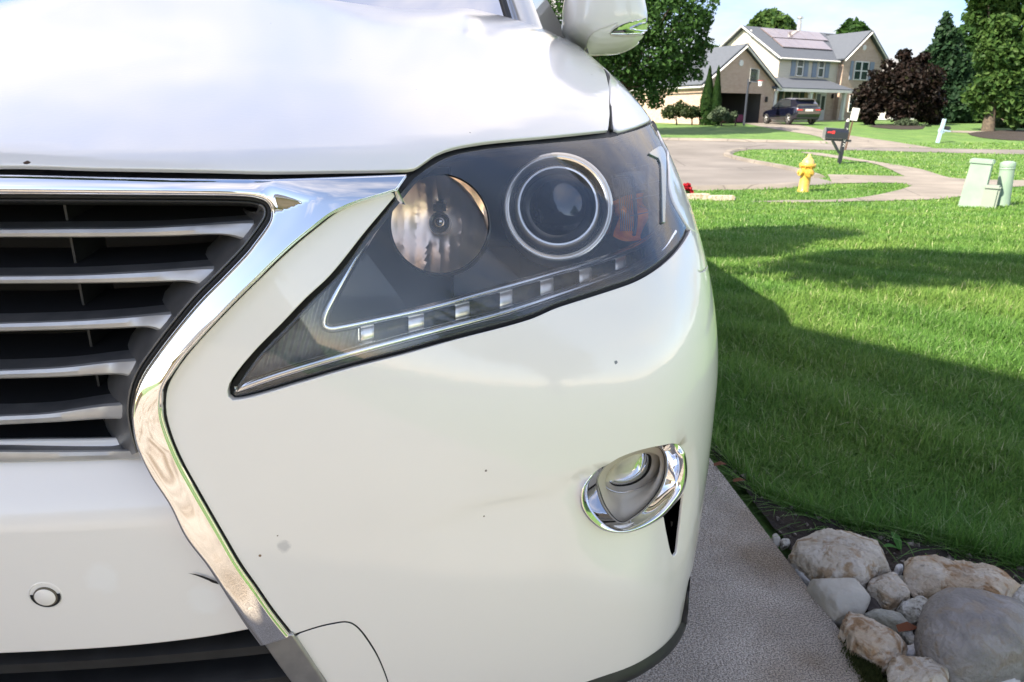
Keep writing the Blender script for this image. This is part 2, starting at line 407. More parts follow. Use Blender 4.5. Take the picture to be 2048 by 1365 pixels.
# lawn soil and far turf: mottled green, mowing streaks, yellow patches
def turf(name, dark, light, dry):
    m = mat(name, dark, light, scale=1.6, rough=0.9, bump=1.0, bscale=25, detail=10, lo=0.3, hi=0.7, stretch=(1, 0.55, 1))
    n, l, b = nodes_of(m)
    t = n.new('ShaderNodeTexCoord'); x = n.new('ShaderNodeTexNoise'); x.inputs['Scale'].default_value = 28; x.inputs['Detail'].default_value = 8
    l.new(t.outputs['Object'], x.inputs['Vector'])
    r = n.new('ShaderNodeValToRGB'); l.new(x.outputs['Fac'], r.inputs[0])
    r.color_ramp.elements[0].position = 0.33; r.color_ramp.elements[0].color = (0.5, 0.55, 0.45, 1)
    r.color_ramp.elements[1].position = 0.70; r.color_ramp.elements[1].color = (1.45, 1.4, 1.3, 1)
    q = n.new('ShaderNodeMixRGB'); q.blend_type = 'MULTIPLY'; q.inputs[0].default_value = 1
    s = b.inputs['Base Color'].links[0].from_socket
    l.new(s, q.inputs[1]); l.new(r.outputs[0], q.inputs[2])
    y = n.new('ShaderNodeTexNoise'); y.inputs['Scale'].default_value = 0.45; y.inputs['Detail'].default_value = 7; l.new(t.outputs['Object'], y.inputs['Vector'])
    yr = n.new('ShaderNodeMapRange'); l.new(y.outputs['Fac'], yr.inputs[0]); yr.inputs[1].default_value = 0.55; yr.inputs[2].default_value = 0.8; yr.inputs[4].default_value = 0.6
    z = n.new('ShaderNodeMixRGB'); l.new(yr.outputs[0], z.inputs[0]); l.new(q.outputs[0], z.inputs[1]); z.inputs[2].default_value = (*dry, 1)
    l.new(z.outputs[0], b.inputs['Base Color'])
    return m
M['turf'] = turf('lawn_turf', (0.060, 0.135, 0.026), (0.115, 0.21, 0.045), (0.20, 0.25, 0.075))
M['soil'] = mat('dark_soil', (0.012, 0.009, 0.007), (0.04, 0.028, 0.02), scale=12, rough=1.0, bump=1.0, bscale=60, detail=10)
M['blade'] = leaf_mat('grass_blade', (0.074, 0.165, 0.034), (0.160, 0.280, 0.066), (0.40, 0.43, 0.26), transl=0.4)

position_tint(M['blade'], 1.1, (0.84, 0.96, 0.86), (1.26, 1.16, 1.08))
# ------------------------------------------------------------------ ground, lawn, driveway, street
def sheet(name, pxpoly, dz, m, kind='structure', h=None, thick=0.0):
    """ground sheet whose outline is measured in the photograph, laid on the terrain"""
    P = resample([tuple(p) for p in pxpoly], 25)
    W = ground(P[:, 0], P[:, 1])[:, :2]
    step = h or max(0.4, (W.max(0) - W.min(0)).max() / 40)
    V, F, nb = cdt([W], step)
    Z = gz(V[:, 1]) + dz
    V3 = np.column_stack([V, Z]); Fl = [tuple(f) for f in F]
    a, c = V3[F[:, 1]] - V3[F[:, 0]], V3[F[:, 2]] - V3[F[:, 0]]
    if (a[:, 0] * c[:, 1] - a[:, 1] * c[:, 0]).sum() < 0: Fl = [f[::-1] for f in Fl]
    o = mesh_obj(name, V3, Fl, m, smooth=True)
    o['kind'] = kind
    return o, W

# base terrain: one sheet out to the horizon
ys = np.concatenate([np.linspace(-60, 0, 10), np.linspace(1, 60, 90), [64, 70, 80, 100, 140, 200, 300, 400]])
xs = np.concatenate([np.linspace(-200, -40, 5), np.linspace(-30, 60, 31), np.linspace(80, 300, 6)])
Xg, Yg = np.meshgrid(xs, ys); Zg = gz(Yg)
V = np.column_stack([Xg.ravel(), Yg.ravel(), Zg.ravel()]); nx = len(xs)
F = [(j * nx + i, j * nx + i + 1, (j + 1) * nx + i + 1, (j + 1) * nx + i) for j in range(len(ys) - 1) for i in range(nx - 1)]
tag(mesh_obj('lawn_ground', V, F, M['turf'], smooth=True), kind='structure')

# our driveway slab: its right edge as measured, running back under the car and behind the camera
ea = ground(1422, 919, 0.06)[0]; eb = ground(1659, 1233.5, 0.06)[0]
ed = (eb - ea); ed[2] = 0; ed /= np.linalg.norm(ed)
E0 = ea - ed * 6.0; E1 = ea + ed * 6.5
mb = MB()
def slab_at(y): return ea[0] + (y - ea[1]) * ed[0] / ed[1]
DRX = slab_at
S_near, S_far = -8.9, 8.2
def tilt(y): return float(gz(y)) + 0.06
nS = 14; Vs, Fs = [], []
yy = np.linspace(S_near, S_far, nS)
for k, y in enumerate(yy):
    z = 0.0 if y < 2.4 else tilt(y)
    xr = DRX(y) if y > -0.5 else DRX(-0.5)
    Vs += [(-5.0, y, z), (xr, y, z), (xr, y, z - 0.14), (-5.0, y, z - 0.14)]
for k in range(nS - 1):
    a, c = 4 * k, 4 * k + 4
    Fs += [(a, a + 1, c + 1, c), (a + 1, a + 2, c + 2, c + 1), (a + 3, a, c, c + 3)]
Fs += [(0, 3, 2, 1), (4 * nS - 4, 4 * nS - 3, 4 * nS - 2, 4 * nS - 1)]
tag(mesh_obj('driveway', Vs, Fs, M['drive']), kind='structure')

# soil strip between the slab, the stones and the turf
soil_edge = [(1426, 905), (1474, 957), (1522, 1012), (1622, 1048), (1714, 1078), (1788, 1084), (1881, 1110), (1955, 1128), (2047, 1160), (2140, 1190)]
soil_px = soil_edge + [(2260, 1250), (2300, 1500), (1800, 1520), (1744, 1365), (1659, 1233), (1544, 1074), (1422, 919)]
soil_o, soil_W = sheet('soil', soil_px, 0.028, M['soil'], h=0.05)
so = soil_o.data
for v in so.vertices:
    v.co.z += random.uniform(-0.006, 0.012)

street_px = [(1150, 281), (1340, 281.5), (1535, 285.6), (1657, 288), (1700, 294), (1865, 297.5), (2120, 302.8), (2120, 309.8), (1899, 306.5), (1759, 302.5),
             (1584, 300), (1490, 300), (1462, 305), (1455, 312), (1470, 317), (1496, 323.5), (1584, 340.6), (1640, 358), (1672, 368), (1600, 372.5), (1550, 377), (1389, 381), (1150, 386)]
sheet('street', street_px, 0.010, M['street'])
walk_px = [(1655, 350, 1), (1809, 354, 1), (1755, 330), (1682, 319), (1608, 307.5), (1600, 305), (1640, 307), (1730, 321), (1840, 339), (1897, 356), (1960, 360.5), (2080, 362.5, 1),
           (2080, 375, 1), (2018, 376), (1909, 396.5), (1839, 401.5), (1710, 404.5), (1600, 407), (1500, 405, 1), (1560, 402.5, 1), (1680, 400.5), (1740, 394), (1800, 381), (1821, 374), (1812, 369), (1760, 367), (1690, 368), (1665, 368, 1)]
sheet('sidewalk', walk_px, 0.016, M['concrete'])
odrive_px = [(1470, 243, 1), (1540, 245.5), (1600, 251), (1686, 269.5), (1775, 282.6), (1868, 297, 1), (1700, 295.5, 1), (1657, 288.5), (1640, 275), (1560, 261), (1500, 250)]
sheet('far_driveway', odrive_px, 0.016, M['concrete'])
rdrive_px = [(1905, 262, 1), (1960, 263), (2048, 266), (2150, 269, 1), (2150, 272, 1), (2040, 269.5), (1960, 267.5), (1875, 264.5, 1)]
sheet('far_path', rdrive_px, 0.014, M['concrete'])
# kerb: low concrete lip along the near side of the street and the island
def kerb(name, pts, w=0.16, h=0.10):
    P = resample(pts, 6, closed=False); W = ground(P[:, 0], P[:, 1]); Vk, Fk = [], []
    for i, p in enumerate(W):
        t = W[min(i + 1, len(W) - 1)] - W[max(i - 1, 0)]; t[2] = 0; t /= np.linalg.norm(t); nrm = np.array([-t[1], t[0], 0])
        for a, z in ((-w, 0.006), (-w * 0.45, h * 0.8), (-w * 0.2, h), (w, h), (w, -0.05)):
            q = p + nrm * a; Vk.append((q[0], q[1], q[2] + z))
    for i in range(len(W) - 1):
        if i == 0: Fk.append((0, 1, 2, 3, 4))
        if i == len(W) - 2: Fk.append(tuple((i + 1) * 5 + q for q in (4, 3, 2, 1, 0)))
        for j in range(4): Fk.append((i * 5 + j, i * 5 + j + 5, i * 5 + j + 6, i * 5 + j + 1))
    return tag(mesh_obj(name, Vk, Fk, M['concrete'], smooth=False), kind='structure')
kerb('kerb', [(1490, 300.5), (1462, 305.5), (1456, 312), (1470, 317), (1496, 323.5), (1584, 340.6), (1640, 357)][::-1])
kerb('kerb', [(1389, 381), (1550, 377.5), (1600, 373.5)])
kerb('kerb', [(1150, 280.6), (1340, 281), (1535, 285), (1650, 287.5)], h=0.12)
# ================================================================== the white car
XC = -0.69                                           # the car's centre plane
BP = {'y0': 0.5682, 'a2': 0.2013, 'a4': 0.0647, 'zt': 0.6, 'l0': 0.0339, 'l1': 0.2961, 'le': 2.3285, 'lc0': 0.3791, 'lc1': 1.0454, 'tuck': 0.3246, 'zk': 0.6,
      'g0': 0.9214, 'g1': 0.27, 'g2': -0.0341, 'cr': 0.1122, 'cr4': 0.0069, 'hw': 0.9945, 'tum': 0.2473, 'tz': 0.5877, 'rs': 0.1555, 'rt': 0.0269, 'hy': 0.0022, 'rst': 0.0553}
CI = np.array([XC, 1.7, 0.6])                        # a point inside the body; panels are laid out by direction from here
def ss(t): t = np.clip(t, 0, 1); return t * t * (3 - 2 * t)
def rmax(a, b, r):
    ua = np.maximum(a + r, 0); ub = np.maximum(b + r, 0)
    return np.minimum(np.maximum(a, b), -r) + np.sqrt(ua * ua + ub * ub + 1e-12)
def phi(p):
    """body shell: front, top and side surfaces meeting in rounded edges; negative inside"""
    P = BP; x, y, z = p[..., 0], p[..., 1], p[..., 2]
    lat = np.abs(x - XC); w = ss((lat - P['lc0']) / (P['lc1'] - P['lc0'])); s = np.maximum(z - P['zt'], 0) / .33
    F = P['y0'] + P['a2'] * lat**2 + P['a4'] * lat**6 + (P['l0'] + P['l1'] * w) * s**P['le'] + P['tuck'] * np.maximum(P['zk'] - z, 0)**2
    fF = (F - y) * .85
    G = P['g0'] + P['g1'] * (y - .6) + P['g2'] * (y - .6)**2 - P['cr'] * lat**2 - P['cr4'] * lat**6
    def lift(q): return np.interp(q, [-1.6, -1.3, -.88, -.69, -.49, -.39, -.29, -.19, -.09, .03, .12, .2], [.02, .05, .085, .066, .044, .034, .027, .026, .030, .030, .012, 0])
    G = G + ss((y - 1.1) / .85) * ((lift(x - .05) + 2 * lift(x) + lift(x + .05)) / 4 - .008)         # the hood swells towards the windshield
    fT = (z - G) * .95
    H = P['hw'] - P['tum'] * np.maximum(z - P['tz'], 0)**1.5 + P['hy'] * (y - .8)
    a = rmax(fF, lat - H, P['rs'])
    return rmax(a, fT, P['rt'] + (P['rst'] - P['rt']) * w)
def top_z(lat, y):
    lo, hi = 0.7, 1.6
    for _ in range(30):
        m = (lo + hi) / 2
        if phi(np.array([XC + lat, y, m])) < 0: lo = m
        else: hi = m
    return lo
def y_rear(lat): return 1.98 - 0.16 * (1 - (lat / 0.85) ** 2)
def rear_w(lat): y = y_rear(lat); return ('w', XC + lat, y, top_z(lat, y))
def grad(p, e=1e-4):
    g = np.stack([phi(p + np.eye(3)[i] * e) - phi(p - np.eye(3)[i] * e) for i in range(3)], -1)
    return g / np.linalg.norm(g, axis=-1, keepdims=True)
def trace_px(px, py, level=0.0, d0=.35, d1=2.8, n=140):
    R = raydir(px, py).reshape(-1, 3); lv = np.broadcast_to(np.asarray(level, float), (len(R),)).copy()
    ds = np.linspace(d0, d1, n)
    v = phi(O_ + R[:, None, :] * ds[None, :, None]) - lv[:, None]
    neg = v < 0; hit = neg.any(1); i = np.where(hit, np.argmax(neg, 1), np.argmin(v, 1)); i = np.maximum(i, 1)
    lo = ds[i - 1]; hi = ds[i]
    for _ in range(26):
        m = (lo + hi) / 2; ng = phi(O_ + R * m[:, None]) - lv < 0
        hi = np.where(ng, m, hi); lo = np.where(ng, lo, m)
    return O_ + R * hi[:, None]
def P3(px, py, level=0.0): return trace_px([px], [py], level)[0]
def to_ae(p):
    d = np.asarray(p, float) - CI
    return np.stack([np.arctan2(d[..., 0], -d[..., 1]), np.arctan2(d[..., 2], np.hypot(d[..., 0], d[..., 1]))], -1)
def trace_ae(A, level=0.0):
    A = np.asarray(A, float); ce = np.cos(A[:, 1])
    R = np.stack([np.sin(A[:, 0]) * ce, -np.cos(A[:, 0]) * ce, np.sin(A[:, 1])], -1)
    lo = np.full(len(R), .1); hi = np.full(len(R), .1); ds = np.linspace(.1, 4, 160)
    v = phi(CI + R[:, None, :] * ds[None, :, None]) - level; pos = v > 0; i = np.maximum(np.argmax(pos, 1), 1)
    lo, hi = ds[i - 1], ds[i]
    for _ in range(26):
        m = (lo + hi) / 2; ps = phi(CI + R * m[:, None]) - level > 0
        hi = np.where(ps, m, hi); lo = np.where(ps, lo, m)
    return CI + R * hi[:, None]
def px_centre(py, level=0.0):
    """image x of the car's centre plane at image row py"""
    lo, hi = -1500., 900.
    for _ in range(30):
        m = (lo + hi) / 2
        if trace_px([m], [py], level)[0][0] > XC: hi = m
        else: lo = m
    return m
def rim_rings(B, N, r, depth, flip=False):
    """rolled edge round a panel: boundary B with normals N, rounded by r, then turned in by depth"""
    n = len(B); t = np.roll(B, -1, 0) - np.roll(B, 1, 0); t /= np.maximum(np.linalg.norm(t, axis=1, keepdims=True), 1e-12)
    o = np.cross(t, N)
    rings = []; norms = []
    for a in (30, 60, 90):
        a = math.radians(a); rings.append(B + o * r * math.sin(a) - N * r * (1 - math.cos(a))); norms.append(N * math.cos(a) + o * math.sin(a))
    rings.append(B + o * r - N * (r + depth)); norms.append(o.copy())
    return rings, norms
def panel(name, poly, m, parent, mode='px', level=0.0, off=None, h=14, rim=(0.0018, 0.012), holes=(), mirror=None, step=None, hole_rim=None, ydir=False, extra=None, full=False):
    """one body panel cut out of the shell.  poly: (px, py[, corner]) | ('w', x, y, z[, corner]) | ('m', px, py)"""
    def conv(pts):
        if mode == 'px':
            return resample([tuple(p) for p in pts], step or h * 0.6)
        Q = []
        for p in pts:
            if p[0] == 'w': a = to_ae(np.array(p[1:4])); Q.append((a[0], a[1], len(p) > 4))
            elif p[0] == 'c': a = to_ae(np.array(p[1][1:4])); Q.append((0.0, a[1], True))
            elif p[0] == 'm': a = to_ae(P3(p[1], p[2], level)); Q.append((0.0, a[1], True))
            else: a = to_ae(P3(p[0], p[1], level)); Q.append((a[0], a[1], len(p) > 2))
        if full:                                        # both halves of a part that spans the centre line
            R_ = [q for q in Q if q[0] > 1e-6]; Q = R_ + [(-q[0], *q[1:]) for q in R_[::-1]]
        return resample(Q, (step or h * 0.6))
    loops = [conv(poly)] + [conv(q) for q in holes]
    V, F, nb = cdt(loops, h, extra=extra)
    def surf(U):
        if mode == 'px': p = trace_px(U[:, 0], U[:, 1], level)
        else: p = trace_ae(U, level)
        if off is not None:
            g = np.array([[0, -1.0, 0]]) if ydir else grad(p); p = p + g * off(p, U)[:, None]
        return p
    P = surf(V)
    if off is None: N = grad(P)
    else:
        e = 0.8 if mode == 'px' else 0.0008
        du = surf(V + [e, 0]) - surf(V - [e, 0]); dv = surf(V + [0, e]) - surf(V - [0, e])
        N = np.cross(du, dv); g = grad(P); N *= np.sign((N * g).sum(1))[:, None]; N /= np.linalg.norm(N, axis=1, keepdims=True)
    f = np.cross(P[F[:, 1]] - P[F[:, 0]], P[F[:, 2]] - P[F[:, 0]]); bad = (f * N[F[:, 0]]).sum(1) < 0
    F[bad] = F[bad][:, ::-1]
    Vs, Ns, Fs = list(P), list(N), [tuple(q) for q in F]
    b = 0
    for li, q in enumerate(loops):
        k = len(q); idx = np.arange(b, b + k); b += k
        B, Nb = P[idx], N[idx]
        # orientation: make o point away from the panel
        t = np.roll(B, -1, 0) - np.roll(B, 1, 0); o = np.cross(t, Nb)
        area = 0.5 * np.sum(q[:, 0] * np.roll(q[:, 1], -1) - np.roll(q[:, 0], -1) * q[:, 1])
        U2 = q + 0
        # test with a small inward step in the layout domain
        tt = np.roll(q, -1, 0) - np.roll(q, 1, 0); nn = np.stack([-tt[:, 1], tt[:, 0]], 1) * (1 if area > 0 else -1)
        j = k // 2; inn = nn[j] / np.linalg.norm(nn[j]) * h * 0.2
        Pin = surf((q[j] + inn)[None])[0] - B[j]
        if li > 0: Pin = -Pin
        sgn = -1 if np.dot(Pin, o[j]) > 0 else 1
        rr = rim if li == 0 or hole_rim is None else hole_rim
        if rr is None: continue
        rings, norms = rim_rings(B if sgn > 0 else B[::-1], Nb if sgn > 0 else Nb[::-1], *rr)
        pi = idx if sgn > 0 else idx[::-1]
        prev = list(pi)
        for R_, N_ in zip(rings, norms):
            s = len(Vs); Vs += list(R_); Ns += list(N_); cur = list(range(s, s + k))
            for i in range(k):
                j2 = (i + 1) % k
                Fs.append((prev[i], cur[i], cur[j2], prev[j2]))
            prev = cur
    Vs, Ns = np.array(Vs), np.array(Ns)
    if mirror == 'join':
        k = len(Vs); V2 = Vs.copy(); V2[:, 0] = 2 * XC - V2[:, 0]; N2 = Ns.copy(); N2[:, 0] *= -1
        Fs = Fs + [tuple(i + k for i in f[::-1]) for f in Fs]; Vs = np.concatenate([Vs, V2]); Ns = np.concatenate([Ns, N2])
    o = mesh_obj(name, Vs, Fs, m, parent, smooth=True, normals=Ns)
    return o
def mirrored(o, parent=None):
    """the same part on the car's other side"""
    me = o.data.copy() if o.data else None
    c = bpy.data.objects.new(o.name.split('.')[0], me); COL.objects.link(c); c.parent = parent if parent is not None else o.parent
    if me:
        c.data.transform(Matrix.Translation((2 * XC, 0, 0)) @ Matrix.Scale(-1, 4, (1, 0, 0))); c.data.flip_normals()
    for ch in list(o.children): mirrored(ch, c)
    return c

# ---- paints
def car_paint():
    m = mat('white_pearl_paint', (0.85, 0.80, 0.735), rough=0.32, coat=1.0, coat_rough=0.02, spec=0.4)
    n, l, b = nodes_of(m)
    t = n.new('ShaderNodeTexCoord')
    col = None
    base = n.new('ShaderNodeRGB'); base.outputs[0].default_value = (0.85, 0.80, 0.735, 1); cur = base.outputs[0]
    # specks of road tar and rust
    v = n.new('ShaderNodeTexVoronoi'); v.inputs['Scale'].default_value = 26; l.new(t.outputs['Object'], v.inputs['Vector'])
    wn_ = n.new('ShaderNodeTexWhiteNoise'); l.new(v.outputs['Position'], wn_.inputs['Vector'])
    th = n.new('ShaderNodeMath'); th.operation = 'GREATER_THAN'; th.inputs[1].default_value = 0.86; l.new(wn_.outputs['Value'], th.inputs[0])
    lt = n.new('ShaderNodeMath'); lt.operation = 'LESS_THAN'; lt.inputs[1].default_value = 0.035; l.new(v.outputs['Distance'], lt.inputs[0])
    mm = n.new('ShaderNodeMath'); mm.operation = 'MULTIPLY'; l.new(th.outputs[0], mm.inputs[0]); l.new(lt.outputs[0], mm.inputs[1])
    mx = n.new('ShaderNodeMixRGB'); l.new(mm.outputs[0], mx.inputs[0]); l.new(cur, mx.inputs[1]); mx.inputs[2].default_value = (0.16, 0.11, 0.07, 1); cur = mx.outputs[0]
    # marks that stay put: a grey scuff, two polished patches, a rust chip
    for c, r, colr, k in MARKS:
        d = n.new('ShaderNodeVectorMath'); d.operation = 'DISTANCE'; l.new(t.outputs['Object'], d.inputs[0]); d.inputs[1].default_value = tuple(c)
        nz = n.new('ShaderNodeTexNoise'); nz.inputs['Scale'].default_value = 1.2 / r; nz.inputs['Detail'].default_value = 4; l.new(t.outputs['Object'], nz.inputs['Vector'])
        ad = n.new('ShaderNodeMath'); ad.operation = 'MULTIPLY_ADD'; l.new(nz.outputs['Fac'], ad.inputs[0]); ad.inputs[1].default_value = r * 1.0; l.new(d.outputs['Value'], ad.inputs[2])
        mr = n.new('ShaderNodeMapRange'); l.new(ad.outputs[0], mr.inputs[0]); mr.inputs[1].default_value = r * 1.5; mr.inputs[2].default_value = r * (1.05 if k < 1 else 1.35); mr.inputs[3].default_value = 0; mr.inputs[4].default_value = k
        mx = n.new('ShaderNodeMixRGB'); l.new(mr.outputs[0], mx.inputs[0]); l.new(cur, mx.inputs[1]); mx.inputs[2].default_value = (*colr, 1); cur = mx.outputs[0]
    l.new(cur, b.inputs['Base Color'])
    # faint orange peel under the lacquer
    y = n.new('ShaderNodeTexNoise'); y.inputs['Scale'].default_value = 160; y.inputs['Detail'].default_value = 2; l.new(t.outputs['Object'], y.inputs['Vector'])
    bp = n.new('ShaderNodeBump'); bp.inputs['Strength'].default_value = 0.012; bp.inputs['Distance'].default_value = 0.01
    l.new(y.outputs['Fac'], bp.inputs['Height']); l.new(bp.outputs[0], b.inputs['Coat Normal'])
    return m
MARKS = [(P3(567, 1093), 0.008, (0.42, 0.41, 0.41), 0.6), (P3(200, 1162), 0.020, (0.90, 0.88, 0.84), 0.5), (P3(408, 1205), 0.022, (0.90, 0.88, 0.84), 0.5),
         (P3(53, 325), 0.0030, (0.07, 0.035, 0.02), 1.0), (P3(520, 1112), 0.0016, (0.22, 0.13, 0.07), 1.0), (P3(972, 942), 0.0014, (0.15, 0.12, 0.1), 1.0),
         (P3(1232, 725), 0.0022, (0.13, 0.13, 0.13), 1.0), (P3(88, 1223), 0.0014, (0.15, 0.08, 0.05), 1.0), (P3(358, 1214), 0.0013, (0.15, 0.1, 0.07), 1.0), (P3(940, 266), 0.0013, (0.2, 0.18, 0.16), 1.0)]
M['paint'] = car_paint()
M['grille'] = mat('grille_grey', (0.46, 0.45, 0.44), (0.54, 0.53, 0.51), scale=40, rough=0.40, metal=0.55)
M['grille_frame'] = mat('grille_frame_grey', (0.13, 0.13, 0.13), (0.18, 0.175, 0.17), scale=40, rough=0.38, metal=0.5)
M['ringmetal'] = mat('lamp_ring', (0.94, 0.87, 0.77), rough=0.28, metal=1.0)  # cream tint imitates brick mirrored in the metal
M['lens'] = clear_mat('headlight_lens', haze=0.055, refl_rough=0.03, ior=1.72, hazecol=(0.75, 0.80, 0.9))
M['glassdome'] = mat('projector_glass', (0.01, 0.012, 0.016), rough=0.06, coat=1.0, coat_rough=0.03, spec=0.8)
M['lamp_black'] = mat('lamp_housing', (0.010, 0.011, 0.014), rough=0.30, coat=0.3, coat_rough=0.1)
M['satin_chrome'] = mat('satin_chrome', (0.78, 0.78, 0.79), rough=0.17, metal=1.0)
M['reflector'] = mat('bowl_reflector', (1.0, 0.76, 0.58), rough=0.28, metal=1.0)  # peach tint stands in for warm reflections; the bare bowl would be neutral
M['amber'] = mat('amber_bulb', (0.95, 0.30, 0.04), (0.65, 0.13, 0.02), scale=60, rough=0.2, coat=0.8)
M['ribbed'] = mat('ribbed_plastic', (0.20, 0.21, 0.21), (0.34, 0.35, 0.35), scale=60, rough=0.25, metal=0.3)
M['led'] = mat('led_reflector', (0.022, 0.020, 0.012), (0.075, 0.060, 0.028), scale=90, rough=0.25, metal=0.3, lo=0.4, hi=0.6)
M['fogsilver'] = mat('fog_housing', (0.60, 0.53, 0.43), rough=0.42, metal=0.25)
M['glass'] = mat('window_glass', (0.02, 0.025, 0.03), rough=0.03, coat=1.0, spec=0.8)
M['steelpaint'] = mat('satin_grey_metal', (0.42, 0.41, 0.40), (0.50, 0.49, 0.47), scale=60, rough=0.38, metal=0.9)

car = empty('car', (XC, 0.6, 0), 'white SUV parked on the driveway, its chrome-framed grille and headlight filling the view', 'car')
CARM = Matrix.Translation((XC, 0.6, 0)).inverted()
CAR_PARTS = []
_old_mesh_obj = mesh_obj

# ---- hood
hood_px = [('m', -300, 327), (0, 329), (200, 333.5), (420, 337.5), (540, 340.5), (700, 339), (800, 337.5), (827, 335), (846, 323), (868, 307.5), (894, 296.5), (925, 289), (988, 280.5), (1120, 270.5),
           (1186, 263.5), (1214, 260, 1), (1217.5, 235), (1217, 200), (1215, 165), (1210, 145), (1204.5, 134), ('w', XC + .885, 1.75, top_z(.885, 1.75)), ('w', XC + .845, 1.95, top_z(.845, 1.95), 1),
           rear_w(.80), rear_w(.72), rear_w(.62), rear_w(.50), rear_w(.38), rear_w(.25), rear_w(.12), rear_w(.03), ('c', rear_w(0.0))]
def hood_off(p, U):
    lat = np.abs(p[:, 0] - XC)
    e = 0.006 * ss((lat - 0.50) / 0.10) * ss((0.86 - lat) / 0.12) * ss((p[:, 1] - 0.75) / 0.5)      # soft swell beside the centre
    bulge = 0.012 * np.exp(-((lat - 0.56) / 0.10) ** 2) * ss((p[:, 1] - 1.55) / 0.4)
    return e + bulge
hood = panel('hood', hood_px, M['paint'], car, mode='ae', h=0.016, step=0.008, rim=(0.0014, 0.003), off=hood_off, full=True)
# ---- fender
fender_px = [(1226.5, 244), (1229.5, 257, 1), (1236, 259.5), (1263, 252.7), (1291, 243), (1302, 234.5, 1), (1314, 246), (1328, 288), (1337, 303), (1338.5, 318), (1341, 371), (1349, 402), (1366, 433), (1380, 455, 1),
             (1397, 471), ('w', 0.29, 0.86, 0.774), ('w', 0.30, 1.0, 0.755), ('w', 0.305, 1.13, 0.74, 1), ('w', 0.30, 1.22, 0.82), ('w', 0.30, 1.45, 0.87), ('w', 0.30, 1.68, 0.82), ('w', 0.30, 1.85, 0.62), ('w', 0.30, 1.93, 0.35, 1), ('w', 0.30, 2.05, 0.35, 1), ('w', 0.28, 2.05, 0.8),
             ('w', 0.235, 2.0, 1.09), ('w', XC + .852, 1.95, top_z(.852, 1.95), 1), ('w', XC + .892, 1.75, top_z(.892, 1.75)), (1210, 133.5), (1218.5, 145), (1221.5, 165), (1223.5, 200)]
fender = panel('fender', fender_px, M['paint'], car, mode='ae', h=0.02, step=0.010, rim=(0.003, 0.02))
mirrored(fender)

# ---- bumper corner: outline follows chrome, lamp and wheel arch
def brow(p):
    px, py = proj(p)
    line = np.interp(px, [700, 860, 1000, 1170, 1260, 1340, 1372, 1388, 1400, 1440], [1062, 1032, 996, 944, 915, 890, 888, 900, 930, 1100])
    below = ss((py - line + 2) / (15 + 50 * ss((1180 - px) / 260)))
    right = np.interp(py, [860, 900, 960, 1020, 1120, 1200], [1384, 1390, 1397, 1394, 1380, 1366])
    inside = ss((right - px) / 30)
    left = ss((px - 1120) / 140)
    bot = ss((1215 - py) / 150)
    soft = ss((py - line + 6) / 34) * ss((px - 760) / 240) * ss((1180 - py) / 130) * inside
    return px, py, below * inside * left * bot * 0.85 + 0.22 * soft
def bump_off(p, U):
    px, py, k = brow(p)
    return -0.012 * k * np.where(p[:, 0] > XC, 1, 0)
chrome_outer = [(817, 348.5, 1), (797, 377.5, 1), (760, 389), (722, 400.5), (690, 413.5), (665, 427), (640, 446), (600, 478), (560, 514), (520, 553), (480, 592), (440, 633), (400, 676), (370, 711), (346, 746), (333, 772), (329, 800), (330, 830), (337, 860),
                (348, 891), (366, 930), (390, 973), (420, 1026), (450, 1078), (480, 1129), (511, 1173), (545, 1222), (580, 1267, 1)]
bumper_px = [(797, 384.5, 1), (762, 394), (724, 405.5), (693, 418), (668, 432), (644, 451), (604, 483), (564, 519), (524, 558), (484, 597), (444, 638), (404, 681), (375, 715), (350.5, 750), (338, 775), (334, 800), (335, 829), (342, 858),
             (353, 889), (371, 928), (395, 971), (425, 1024), (455, 1076), (485, 1127), (516, 1171), (550, 1220), (584, 1263), (588, 1268, 1), (602, 1263), (640, 1251), (670, 1244.5), (690, 1242), (706, 1245.5), (721, 1257), (739, 1280), (757, 1310), (772, 1345), (783, 1378), (790, 1405), (797, 1440, 1),
             (950, 1430), (1100, 1398), (1208, 1363), (1265, 1342), (1315, 1311), (1346, 1280), (1364, 1246), (1368.5, 1209), ('w', 0.26, 0.90, 0.30), ('w', 0.29, 1.02, 0.28, 1), ('w', 0.30, 1.08, 0.42), ('w', 0.30, 1.10, 0.60), ('w', 0.30, 1.12, 0.736, 1), ('w', 0.30, 1.0, 0.751), ('w', 0.29, 0.86, 0.770), (1398, 474.5), (1383, 460.5, 1),
             (1369, 486), (1340, 520), (1303, 548.5), (1266, 568), (1190, 594), (1114, 618.5), (1060, 641.5), (911, 682), (805, 712), (700, 739.5), (600, 769), (504, 797), (464, 803), (454, 795), (456, 768), (501, 708), (569, 638), (611, 594), (658, 550), (728, 463), (790, 388.5, 1)]
fog_outer = [(1166, 1003), (1169, 983), (1183, 958), (1211, 934), (1238, 915), (1290, 897), (1330, 889), (1350, 886.5), (1363, 895), (1372, 921), (1375, 952)]
hole = fog_outer + [(1374, 985), (1370, 1020), (1363, 1075), (1357, 1114), (1351, 1122), (1344, 1114), (1336, 1076), (1327, 1033), (1322, 1036), (1290, 1056), (1249, 1067), (1208, 1061), (1184, 1040), (1170, 1021)]
bumper = panel('bumper_corner', bumper_px, M['paint'], car, mode='ae', h=0.013, step=0.007, rim=(0.0011, 0.012), holes=[hole], off=bump_off, ydir=True, hole_rim=(0.0015, 0.002))
mirrored(bumper)
tow_px = [(592, 1275, 1), (604, 1267.5), (640, 1256), (670, 1249.5), (690, 1247), (703, 1250), (717, 1261.5), (734, 1284), (752, 1313), (767, 1347), (778, 1380), (785, 1407), (791, 1440, 1), (750, 1450, 1), (700, 1450, 1), (664, 1378)]
